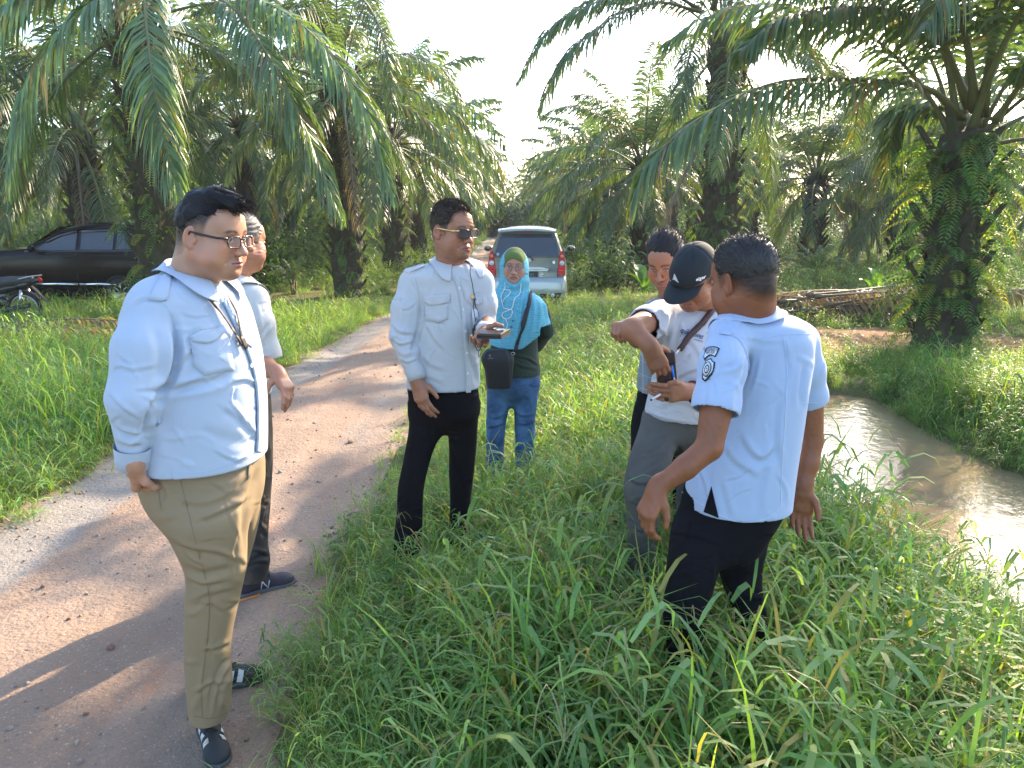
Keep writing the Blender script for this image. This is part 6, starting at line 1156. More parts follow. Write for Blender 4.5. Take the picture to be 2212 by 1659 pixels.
    folds(me, [([(909, 640), (910, 690), (900, 730), (888, 770)], 6, .010, 'v'), ([(905, 790), (890, 810), (886, 850)], 6, .006, 'v'), ([(845, 700), (862, 718), (895, 722)], 6, .007, 's'), ([(848, 735), (866, 745), (893, 738)], 5, .007, 's'), ([(860, 755), (875, 765), (900, 758)], 5, .006, 'r'), ([(866, 778), (880, 783), (902, 776)], 4, .005, 's'), ([(920, 700), (935, 730), (960, 760)], 7, .005, 's'), ([(905, 700), (930, 690), (960, 700)], 6, .004, 's'), ([(1000, 620), (1010, 650), (1030, 665)], 6, .005, 's'), ([(985, 600), (1000, 640), (1003, 700)], 6, .003, 's'), ([(1012, 760), (1025, 790), (1034, 830)], 7, .006, 's'), ([(1018, 720), (1030, 740), (1036, 770)], 6, .006, 's'), ([(900, 760), (930, 790), (960, 800)], 9, .004, 's'), ([(890, 830), (920, 815), (960, 830)], 8, .003, 's'), ([(1052, 640), (1056, 665), (1050, 690)], 5, .005, 'v'), ([(1040, 690), (1050, 684), (1060, 688)], 4, .006, 's'), ([(870, 640), (866, 670), (862, 700)], 6, .004, 's'), ([(940, 620), (925, 650), (915, 690)], 9, .003, 's')])
    bv = bvh_of(me); mb = MB(); mb.tube([cR - dR * .03, cR + dR * .01, cR + dR * .030, cR + dR * .032, cR + dR * .02], [.045, .042, .038, .034, .032], 18, cap=False); add('cuff', mb.mesh('cuff', w_), sh_); mb = MB(); mb.tube([cL - dL * .02, cL + dL * .01, cL + dL * .026, cL + dL * .02], [.042, .039, .037, .032], 18, cap=False); add('cuff', mb.mesh('cuff', w_), sh_)
    collar(sh_, P(976, 558, 3.45), .066, 148, w_, bv, stand=.026, fall=.036, tip=.036, gap=.42, tilt=.42)
    for o_ in ([(912, 640), (972, 634), (973, 652), (950, 658), (928, 660), (917, 652)], [(1023, 640), (1040, 642), (1042, 655), (1030, 660), (1022, 655)]): patch(bv, o_, .007, 3, 4, mb=(mb := MB())); add('pocket_flap', mb.mesh('pocket_flap', w_), sh_)
    patch(bv, [(918, 655), (968, 655), (968, 690), (945, 698), (920, 690)], .003, 3, 4, mb=(mb := MB())); add('pocket', mb.mesh('pocket', w_), sh_)
    patch(bv, [(875, 580), (915, 568), (918, 577), (880, 592), (873, 588)], .006, 3, 4, mb=(mb := MB())); add('epaulette', mb.mesh('epaulette', w_), sh_)
    strip(bv, [(985, 596), (998, 650), (1004, 710), (1008, 770), (1012, 848)], 11, .004, 30, mb=(mb := MB())); add('placket', mb.mesh('placket', w_), sh_)
    buttons(bv, [(992, 622), (1000, 668), (1005, 715), (1008, 762), (1010, 806), (893, 806)], sh_, white_b, .0055)
    sm = mat('white_seam', (.34, .38, .44), rough=.9)
    for ln in ([(876, 842), (940, 846), (1036, 840)], [(897, 600), (905, 640), (908, 690)], [(880, 825), (898, 822), (912, 814)], [(918, 655), (920, 690), (945, 698), (968, 690)]): strip(bv, ln, .9, .0012, 22, mb=(mb := MB()), thick=.002); add('seam', mb.mesh('seam', sm), sh_)
    # pen, badge card on its cord, earphone wire
    mb = MB(); a = lay(bv, [(1023, 632), (1025, 648)], .010); mb.tube([a[0], a[1]], .0035, 8); add('pen', mb.mesh('pen', mat('blue_plastic', (.02, .22, .50), rough=.3)), sh_)
    bd = add('badge', None, r); patch(bv, [(1017, 668), (1032, 668), (1033, 715), (1020, 716)], .012, 2, 3, mb=(mb := MB())); add('card', mb.mesh('card', mat('clear_card', (.58, .62, .68), rough=.15)), bd)
    patch(bv, [(1021, 710), (1031, 710), (1031, 714), (1021, 714)], .015, 1, 2, mb=(mb := MB())); add('card_band', mb.mesh('card_band', mat('dark_print', (.05, .05, .05), rough=.5)), bd)
    h = hit(bv, 1022, 641); mb = MB(); button(mb, h[0] - h[2] * .010, -h[2], .009); add('reel', mb.mesh('reel', mat('yellow_plastic', (.8, .45, .08), rough=.4)), bd)
    bk = mat('black_cord', (.012, .012, .012), rough=.5); mb = MB(); l = lay(bv, [tuple(q) for q in catmull([(1012, 560), (1014, 590), (1019, 615), (1022, 640), (1021, 670), (1025, 700), (1021, 740), (1029, 757), (1040, 740), (1045, 728)], 30)], .012); l[0] = O + s * (M @ np.array([.07, .02, -.06])); mb.tube(l, .0018, 5)
    l2 = lay(bv, [tuple(q) for q in catmull([(1020, 645), (1029, 672), (1032, 700), (1024, 735), (1034, 752), (1042, 760), (1030, 772), (1029, 760), (1043, 733)], 30)], .016); mb.tube(l2, .0017, 5); add('earphone_wire', mb.mesh('earphone_wire', bk), r)
    mb = MB(); q0 = wR + (tip - wR) * .52 + np.array([-.01, -.018, 0]); 
    ring = add('ring', None, r); h = BVHTree.FromPolygons([tuple(x) for x in sh[1][0]], [tuple(x) for x in sh[1][1].tolist()]).find_nearest(Vector(P(896, 866, 3.27))); c_ = np.array(h[0]) - np.array(h[1]) * .007; t_ = np.linspace(0, 6.283, 13)[:-1]; ax_ = unit(P(913, 868, 3.27) - wR); a_ = unit(np.cross(ax_, [0, 1, 0])); b_ = np.cross(ax_, a_); mb.tube([c_ + .0088 * (math.cos(t) * a_ + math.sin(t) * b_) for t in t_], .0016, 5, True); add('band', mb.mesh('band', gl), ring)
    # trousers
    g = SDF((-.70, 3.1, -.06), (.02, 3.95, .98), .006); hip = sil([(838, 880, 1033, 3.46, .125), (870, 884, 1035, 3.46, .13), (900, 888, 1030, 3.46, .11), (925, 915, 1005, 3.46, .05), (938, 935, 985, 3.46, .02)], 3.46, .13)
    L1 = sil([(870, 884, 964, 3.46, .08), (921, 884, 956, 3.45, .092), (988, 873, 931, 3.43, .085), (1056, 859, 916, 3.41, .075), (1103, 857, 914, 3.41, .072), (1150, 853, 913, 3.41, .072), (1218, 850, 912, 3.42, .072)], 3.45, .08); L2 = sil([(870, 956, 1034, 3.48, .08), (941, 968, 1031, 3.52, .09), (1008, 970, 1025, 3.55, .08), (1089, 971, 1017, 3.58, .07), (1180, 968, 1016, 3.60, .07)], 3.5, .08)
    g.loft(hip, k=.03); g.loft(L1, k=.03, ex=2.1); g.loft(L2, k=.03, ex=2.1); g.disp(lambda p: .003 * fold(p, 43, 8, (1, 1, .6)), .02); tr = cloth('trousers', g, r, black_tr, th=.0); folds(tr.data, [([(890, 930), (885, 1000), (875, 1080)], 6, .004, 'r'), ([(955, 925), (940, 960), (925, 1000)], 6, .006, 's'), ([(862, 1100), (880, 1110), (910, 1100)], 5, .005, 's'), ([(975, 960), (990, 1000), (1000, 1060)], 6, .004, 's')])
    for (x, y, Y) in ((883, 1225, 3.38), (990, 1185, 3.58)):
        p = P(x, y, Y); p[2] = ground_z(p[0], p[1]) + .002; shoe_meshes(r, p + np.array([-.03, .08, 0]), p + np.array([.05, -.18, 0]), 1, shoe_k, sole_k, res=.006)
    # the phone in its folding case rests on the fingers
    q = [P(1029, 723, 3.02), P(1041, 711, 3.18), P(1104, 712, 3.16), P(1083, 724, 3.00)]; ph = thing('phone', tuple(P(1065, 718, 3.09)), 'black phone in an open folding case held flat above the grass', 'phone'); n = unit(np.cross(q[3] - q[0], q[1] - q[0])); n = n * (1 if n[2] > 0 else -1)
    def slab(c, t0, t1, inset=0.):
        c = np.array(c); m_ = c.mean(0); c = m_ + (c - m_) * (1 - inset); v = np.concatenate([c + n * t0, c + n * t1]); mb = MB(); mb.put(v, [(0, 1, 2, 3)[::-1], (4, 5, 6, 7), (0, 1, 5, 4), (1, 2, 6, 5), (2, 3, 7, 6), (3, 0, 4, 7)]); return mb
    case = mat('black_case', (.012, .012, .013), rough=.55); add('case', slab(q, -.016, -.009).mesh('case', case, False), ph); add('handset', slab(q, -.007, .003, .03).mesh('handset', case, False), ph); add('screen', slab(q, .003, .0042, .10).mesh('screen', mat('dark_glass', (.05, .05, .055), rough=.08, spec=1.), False), ph)
    fix_parent(r); fix_parent(ph)
person_b()
# ---------------------------------------------------------------- man behind the heavy man
def person_g():
    r = thing('person', (float(P(520, 800, 3.2)[0]), 3.2, 0), 'older man in a white short sleeved shirt half hidden behind the heavy man', 'person')
    skin = (.42, .19, .11); s = .96; M = frame(36, 4); O = P(521, 522, 3.2); neck = P(505, 610, 3.2)
    hl = lambda x, y, z: np.where((y < .055 + .2 * (z - .04)) & (z > np.interp(y, [-.12, 0, .03, .05], [-.07, -.01, -.01, .03])), .8, 0.)
    sh = [head_shell(M, O, s, neck, skin, fat=.7, wid=1.02, nose=1.0, hairline=hl, hcol=(.06, .055, .05), age=1)]
    hair = hair_mesh(M, O, s, lambda x, y, z: np.minimum(z - np.interp(y, [-.12, -.05, 0, .03, .06, .09], [-.05, -.02, .02, .02, .05, .075]), .088 - y), lambda x, y, z: .002 + .008 * sst(.03, .10, z), mat('grey_hair', (.10, .095, .09), rough=.6, var=.5, vscale=80, bump=.6, bscale=400), seed=5, strands=1500, slen=.012, up=.5)
    el = P(572, 792, 3.05); wr = P(600, 806, 2.98); sh.append(arm_shell([P(566, 750, 3.12), el, wr], [.050, .042, .027], skin, (P(612, 850, 2.95), lambda g: hand(g, wr, P(616, 832, 2.94) - wr, (.8, -.5, .3), (-.3, -.8, 0), curls=(.35, .45, .55, .7), s=.95, spread=.1, thumb=((.7, .5, -.5), (.5, .7, -.6), (.3, .8, -.5))))))
    sh.append(core_shell(P(510, 640, 3.2), .4, skin)); join_shells('body', sh, SKIN, r); add('hair', hair, r)
    w_ = shirtmat('cream_white_cotton', (.50, .50, .48)); g = SDF((-1.40, 2.85, .85), (-.86, 3.55, 1.55), .006)
    g.loft(sil([(594, 480, 530, 3.2, .06), (605, 470, 535, 3.2, .11), (630, 455, 552, 3.2, .15), (680, 455, 566, 3.2, .17), (740, 455, 568, 3.2, .17), (800, 455, 576, 3.2, .17), (868, 455, 583, 3.2, .17)], 3.2, .15), k=.03)
    a, b, c = P(545, 650, 3.14), P(555, 700, 3.10), P(571, 762, 3.10); g.cap(P(520, 625, 3.17), a, .05, .062, .05); d = unit(c - b); sleeve(g, [a, b, c, c + d * .08], [.062, .066, .060, .060], c + d * .03, d); g.disp(lambda p: .003 * fold(p, 51, 8, (1, 1, .5)), .025)
    hz = P(570, 864, 3.1)[2]; g.plane((0, 0, hz), (0, 0, -1)); sh_ = cloth('shirt', g, r, w_, caps=[((-1.1, 3.2, hz), (0, 0, -1), .012, .5), (c + d * .03, d, .012, .085)], th=.004)
    folds(sh_.data, [([(548, 650), (560, 700), (566, 750)], 7, .005, 's'), ([(585, 700), (570, 720), (555, 740)], 6, .005, 's'), ([(560, 800), (570, 830), (578, 855)], 6, .005, 's')]); bv = bvh_of(sh_.data)
    collar(sh_, P(506, 596, 3.2), .062, 75, w_, bv, stand=.026, fall=.036, tip=.03, tilt=.4); strip(bv, [(560, 775), (578, 770), (595, 763)], .9, .0015, 12, mb=(mb := MB())); add('seam', mb.mesh('seam', mat('white_seam', (.34, .38, .44))), sh_)
    tm = mat('dark_grey_denim', (.035, .034, .036), rough=.85, bump=.4, bscale=700, var=.35, vscale=7, col2=(.085, .060, .045)); g = SDF((-1.36, 2.9, .03), (-.86, 3.5, .98), .006)
    lg = sil([(850, 470, 580, 3.2, .13), (926, 480, 586, 3.2, .13), (1012, 490, 585, 3.19, .11), (1065, 497, 582, 3.19, .10), (1130, 505, 578, 3.2, .09), (1186, 508, 577, 3.21, .085), (1204, 508, 580, 3.22, .085), (1248, 520, 578, 3.24, .075)], 3.2, .1); g.loft(lg, k=.03); g.loft(sil([(880, 472, 540, 3.28, .09), (1050, 466, 520, 3.31, .08), (1225, 470, 514, 3.33, .07)], 3.3, .08), k=.02); g.disp(lambda p: .004 * fold(p, 53, 9, (1, 1, 1)), .02); tr = cloth('trousers', g, r, tm, th=0)
    folds(tr.data, [([(520, 1200), (550, 1190), (580, 1200)], 6, .008, 's'), ([(530, 1225), (555, 1215), (580, 1215)], 6, .008, 's'), ([(560, 900), (575, 960), (580, 1000)], 8, .006, 's'), ([(550, 1050), (565, 1080), (580, 1090)], 7, .006, 's'), ([(545, 1120), (565, 1140), (578, 1160)], 7, .005, 's')])
    shoe_meshes(r, G(478, 1262), G(560, 1240), 1, mat('purple_grey_mesh', (.045, .040, .058), rough=.8, bump=.6, bscale=700), mat('grey_rubber', (.10, .10, .105), rough=.7), res=.006)
    u, Q, Zu, bs, X = shoe_meshes(r, G(520, 1289) + np.array([-.03, -.02, 0]), G(640, 1259), -1, mat('purple_grey_mesh', (.045, .040, .058), rough=.8, bump=.6, bscale=700), mat('grey_rubber', (.10, .10, .105), rough=.7), lace=mat('black_lace', (.02, .02, .022)), res=.0035)
    mb = MB(); wh = mat('pale_logo', (.6, .6, .62), rough=.4)
    def on(x_, y_): px = topx(np.array([Q(.04, y_, x_)]))[0]; h = hit(bs, px[0], px[1]); return (h[0] - h[2] * .002) if h else Q(.04, y_, x_)
    for a_, b_ in (((.030, .118), (.068, .126)), ((.068, .126), (.030, .150)), ((.030, .150), (.066, .158))): mb.tube([on(*a_), on((a_[0] + b_[0]) / 2, (a_[1] + b_[1]) / 2), on(*b_)], .0026, 5)
    add('side_logo', mb.mesh('side_logo', wh), u); mb = MB(); mb.tube([Q(.044, .0, .006), Q(.048, .05, .008), Q(.044, .11, .010)], .006, 6, flat=(1, .8)); add('orange_edge', mb.mesh('orange_edge', mat('orange_rubber', (.75, .25, .05), rough=.6)), u)
    fix_parent(r)
person_g()
# ---------------------------------------------------------------- woman in the blue headscarf
def person_e():
    r = thing('person', (float(P(1110, 800, 4.85)[0]), 4.85, float(ground_z(0, 4.85))), 'woman in a long turquoise headscarf and glasses with earphones, standing behind the silver car driver side', 'person'); r['label'] = 'woman in a long turquoise headscarf and wire glasses standing before the silver car'
    skin = (.45, .235, .155); s = .90; M = frame(183, 3, 1.5); O = face_at(M, s, 1109.5, 590, 4.74); neck = P(1111, 632, 4.86)
    sh = [head_shell(M, O, s, neck, skin, fat=.35, wid=1.0, nose=1.15, lips=(.30, .11, .10), neckr=.052, brow=.55, age=1.2), core_shell(P(1111, 650, 4.86), .4, skin)]
    join_shells('body', sh, SKIN, r)
    glasses(M, O, s, r, mat('thin_silver_wire', (.12, .11, .11), rough=.5, metal=.5), mat('clear_lens', (.22, .20, .22), rough=.04, spec=.6, alpha=.22), a=.0245, b=.0135, y0=.108, th=.0010, z0=-.006)
    # inner cap
    g = SDF((-.11, -.13, -.02), (.11, .13, .15), .004); g.ell((0, -.006, .034), (.0800, .104, .091), k=.01); g.ell((0, .066, .050), (.057, .041, .050), k=.02); X, Y, Z = g.ax[0][:, None, None], g.ax[1][None, :, None], g.ax[2][None, None, :]; g.v = np.maximum(g.v, (.058 - X ** 2 * 11 - Z).astype(np.float32)); V, F = g.mesh(); add('under_scarf', mesh_np('under_scarf', O + (V * s) @ M.T, F, mat('olive_jersey', (.10, .15, .035), rough=.9, bump=.4, bscale=300)), r)
    # headscarf: hood and cape in one piece with an opening for the face
    tq = bpy.data.materials.new('turquoise_crinkled_jersey'); tq.use_nodes = True; t = tq.node_tree; N = t.nodes; L = t.links; b = N['Principled BSDF']; b.inputs['Roughness'].default_value = .85; b.inputs['Specular IOR Level'].default_value = .15; tc = N.new('ShaderNodeTexCoord'); mp = N.new('ShaderNodeMapping'); mp.inputs['Scale'].default_value = (1, 1, 1.0); L.new(tc.outputs['Object'], mp.inputs[0])
    wv = N.new('ShaderNodeTexWave'); wv.bands_direction = 'Z'; wv.inputs['Scale'].default_value = 26; wv.inputs['Distortion'].default_value = 9; wv.inputs['Detail'].default_value = 2; wv.inputs['Detail Scale'].default_value = 1.4; L.new(mp.outputs[0], wv.inputs['Vector']); nz = N.new('ShaderNodeTexNoise'); nz.inputs['Scale'].default_value = 60; L.new(tc.outputs['Object'], nz.inputs['Vector'])
    cr = N.new('ShaderNodeValToRGB'); cr.color_ramp.elements[0].color = (.12, .40, .50, 1); cr.color_ramp.elements[0].position = .1; cr.color_ramp.elements[1].color = (.17, .47, .57, 1); cr.color_ramp.elements[1].position = .75; L.new(wv.outputs['Fac'], cr.inputs[0]); mm = N.new('ShaderNodeMix'); mm.data_type = 'RGBA'; mm.blend_type = 'MULTIPLY'; mm.inputs[0].default_value = .5; L.new(cr.outputs[0], mm.inputs[6]); L.new(nz.outputs['Color'], mm.inputs[7]); hv = N.new('ShaderNodeMix'); hv.data_type = 'RGBA'; hv.inputs[0].default_value = .6; L.new(mm.outputs[2], hv.inputs[6]); L.new(cr.outputs[0], hv.inputs[7]); L.new(hv.outputs[2], b.inputs['Base Color'])
    bp = N.new('ShaderNodeBump'); bp.inputs['Strength'].default_value = .3; bp.inputs['Distance'].default_value = .003; L.new(wv.outputs['Fac'], bp.inputs['Height']); L.new(bp.outputs[0], b.inputs['Normal'])
    g = SDF((-.22, 4.5, .88), (.34, 5.15, 1.52), .0055); hd = P(1111, 577, 4.87); g.ell(hd, (.092, .122, .122), k=.02); g.ell(P(1111, 600, 4.86), (.083, .100, .10), k=.03)
    g.loft(sil([(608, 1084, 1140, 4.85, .09), (628, 1068, 1146, 4.85, .10), (640, 1060, 1164, 4.85, .12), (655, 1056, 1178, 4.85, .13), (680, 1055, 1184, 4.85, .145), (706, 1053, 1190, 4.85, .15), (740, 1049, 1172, 4.85, .15), (765, 1046, 1160, 4.85, .15)], 4.85, .13), k=.05, ex=2.2)
    fc_ = face_at(M, s, 1109.5, 590, 4.74, (0, .112, -.038)); c0 = O + s * (M @ np.array([0, .115, -.008])); Rm = M.T; g.ell(c0, (.063, .115, .098), Rm, k=.006, op='s')
    # the lower edge dips from the sleeve tip to the front
    pe = P(1190, 703, 4.85); pf = P(1166, 724, 4.80); pg = P(1115, 764, 4.70); nn = unit(np.cross(pg - pf, [0, 1, 0])); nn = nn * (-1 if nn[2] > 0 else 1); g.plane(pf, nn); n2_ = unit(np.cross(P(1051, 747, 4.7) - pg, [0, 1, 0])); n2_ = n2_ * (-1 if n2_[2] > 0 else 1); g.plane(pg, n2_); pl = np.array([0, 0, P(1180, 706, 4.75)[2]])
    X, Y, Z = g.ax[0][:, None, None], g.ax[1][None, :, None], g.ax[2][None, None, :]; g.v = np.maximum(g.v, np.minimum(pl[2] - Z, X - pf[0]).astype(np.float32)); g.disp(lambda p: .0025 * fold(p, 61, 9, (1, 1, .35)), .02)
    sc_ = cloth('headscarf', g, r, tq, caps=[(pf, nn, .012, .5), (pg, n2_, .012, .5), ((pe[0], 4.85, pl[2]), (0, 0, -1), .012, .2)], th=.003)
    folds(sc_.data, [([(1082, 620), (1074, 660), (1070, 710)], 5, .006, 's'), ([(1092, 626), (1088, 680), (1080, 740)], 5, .006, 's'), ([(1138, 620), (1132, 680), (1120, 740)], 5, .006, 's'), ([(1128, 618), (1122, 680), (1108, 750)], 5, .005, 's'), ([(1165, 650), (1164, 690), (1160, 715)], 5, .006, 's'), ([(1150, 640), (1150, 690), (1140, 740)], 5, .005, 's'), ([(1098, 622), (1110, 630), (1124, 622)], 4, .005, 'v'), ([(1094, 634), (1110, 642), (1128, 632)], 4, .004, 'v'), ([(1178, 660), (1180, 690)], 4, .005, 's'), ([(1060, 650), (1062, 690), (1060, 720)], 5, .005, 's')])
    bv = bvh_of(sc_.data); dk = mat('teal_button', (.02, .16, .24), rough=.4); buttons(bv, [(1108, 693), (1105, 706)], sc_, dk, .0075); strip(bv, [(1084, 556), (1090, 543), (1110, 538), (1130, 544), (1138, 560)], .1, -.02, 3, mb=MB())
    wh = mat('white_cable', (.75, .76, .76), rough=.4); mb = MB(); pth = lambda q, o_=.006: lay(bv, [tuple(x) for x in catmull(q, 26)], o_)
    for q in ([(1091, 610), (1091, 620), (1088, 628), (1082, 640), (1085, 655), (1088, 665), (1100, 668), (1107, 672), (1103, 685), (1092, 689), (1083, 680)], [(1125, 612), (1122, 635), (1112, 645), (1108, 660), (1104, 668), (1088, 675), (1086, 683), (1092, 690), (1097, 702), (1092, 712)], [(1088, 626), (1098, 626), (1102, 632), (1094, 642), (1086, 652)]): mb.tube(pth(q), .0024, 5)
    add('earphone_cable', mb.mesh('earphone_cable', wh), r)
    ol = shirtmat('dark_olive_cotton', (.035, .050, .036)); g = SDF((-.20, 4.6, .60), (.34, 5.1, 1.20), .006)
    g.loft(sil([(690, 1075, 1165, 4.86, .10), (740, 1062, 1162, 4.86, .115), (775, 1056, 1164, 4.86, .125), (800, 1056, 1167, 4.86, .13), (822, 1058, 1166, 4.86, .13)], 4.86, .12), k=.03); g.cap(P(1172, 680, 4.88), P(1180, 716, 4.92), .05, .05, .03); g.cap(P(1180, 716, 4.92), P(1160, 748, 5.0), .048, .04, .02); hz = P(1110, 817, 4.73)[2]; g.plane((0, 0, hz), (0, 0, -1)); g.disp(lambda p: .003 * fold(p, 63, 9, (1, 1, .8)), .02)
    ts = cloth('tunic', g, r, ol, caps=[((.02, 4.86, hz), (0, 0, -1), .012, .4)], th=.003); folds(ts.data, [([(1112, 770), (1140, 776), (1162, 790)], 4, .006, 's'), ([(1112, 790), (1135, 795), (1160, 800)], 5, .004, 's')])
    jn = mat('blue_denim', (.030, .085, .19), rough=.85, bump=.5, bscale=600, var=.35, vscale=9, col2=(.055, .13, .25)); g = SDF((-.22, 4.55, -.1), (.32, 5.15, .84), .007)
    g.loft(sil([(805, 1056, 1164, 4.86, .11), (840, 1052, 1163, 4.86, .115), (862, 1070, 1150, 4.86, .08), (880, 1090, 1125, 4.86, .03)], 4.86, .1), k=.03); g.loft(sil([(825, 1053, 1102, 4.86, .08), (860, 1051, 1102, 4.86, .09), (911, 1050, 1094, 4.86, .08), (950, 1050, 1090, 4.86, .075), (1040, 1052, 1092, 4.86, .075)], 4.86, .08), k=.02); g.loft(sil([(825, 1108, 1163, 4.86, .08), (860, 1109, 1162, 4.86, .09), (894, 1111, 1157, 4.86, .08), (940, 1112, 1155, 4.86, .075), (1040, 1115, 1155, 4.86, .075)], 4.86, .08), k=.02); g.disp(lambda p: .004 * fold(p, 65, 12, (1, 1, 1)), .02)
    tr = cloth('jeans', g, r, jn, th=0); folds(tr.data, [([(1055, 900), (1070, 905), (1092, 895)], 5, .006, 's'), ([(1052, 925), (1070, 922), (1092, 915)], 5, .006, 's'), ([(1112, 890), (1130, 900), (1155, 895)], 5, .006, 's'), ([(1112, 915), (1135, 918), (1155, 910)], 5, .006, 's')])
    for x in (1072, 1135): p = P(x, 1030, 4.82); p[2] = ground_z(p[0], p[1]); shoe_meshes(r, p + np.array([0, .08, 0]), p + np.array([0, -.16, 0]), 1, shoe_k, sole_k, res=.007)
    # shoulder bag
    bg_ = thing('shoulder_bag', tuple(P(1080, 800, 4.66)), 'black fabric shoulder bag hanging from a wide strap across the headscarf', 'bag'); bm = mat('black_nylon', (.010, .011, .014), rough=.6, bump=.5, bscale=500, var=.2, vscale=20); g = SDF((-.26, 4.5, .55), (.10, 4.80, .95), .0045)
    g.loft(sil([(838, 1052, 1104, 4.665, .04), (800, 1047, 1108, 4.665, .052), (765, 1042, 1106, 4.665, .048), (754, 1052, 1094, 4.665, .035)], 4.665, .05), k=.02, ex=3.6); V, F = g.mesh(); V = relax(V, F, 5, .5); bme = mesh_np('bag_body', V, F, bm); add('bag_body', bme, bg_); bb = bvh_of(bme)
    strip(bb, [(1092, 757), (1098, 775), (1100, 800), (1099, 830)], 2.2, .004, 20, mb=(mb := MB())); strip(bb, [(1045, 775), (1050, 762), (1070, 757), (1092, 757)], 1.8, .004, 16, mb=mb); add('zip', mb.mesh('zip', mat('zip_black', (.03, .03, .033), rough=.4)), bg_)
    patch(bb, [(1056, 766), (1060, 766), (1060, 772), (1056, 772)], .004, 1, 2, mb=(mb := MB())); patch(bb, [(1054, 774), (1065, 773), (1065, 775), (1054, 776)], .004, 1, 2, mb=mb); add('logo_tag', mb.mesh('logo_tag', mat('grey_tag', (.10, .10, .11), rough=.5)), bg_)
    mb = MB(); a = hit(bv, 1146, 631); st_ = [tuple(q) for q in catmull([(1146, 631), (1141, 660), (1133, 690), (1124, 720), (1116, 742)], 20)]; bvj = bv; strip(bv, [(1146, 630), (1141, 660), (1133, 692), (1123, 722), (1116, 745)], 7.5, .012, 26, mb=mb, thick=.003); e = P(1112, 763, 4.66); f0 = lay(bv, [(1116, 744)], .012)[0]; mb.tube([f0, (f0 + e) / 2 + np.array([0, -.01, 0]), e], [.012, .012, .009], 6, flat=(1, .25)); add('strap', mb.mesh('strap', bm), bg_)
    mb = MB(); t_ = np.linspace(0, 6.283, 11)[:-1]; mb.tube([P(1108 + 4 * math.cos(q), 764 + 3 * math.sin(q), 4.63) for q in t_], .0025, 5, True); add('buckle', mb.mesh('buckle', mat('steel', (.45, .45, .46), rough=.3, metal=1)), bg_)
    fix_parent(r); fix_parent(bg_)
person_e()
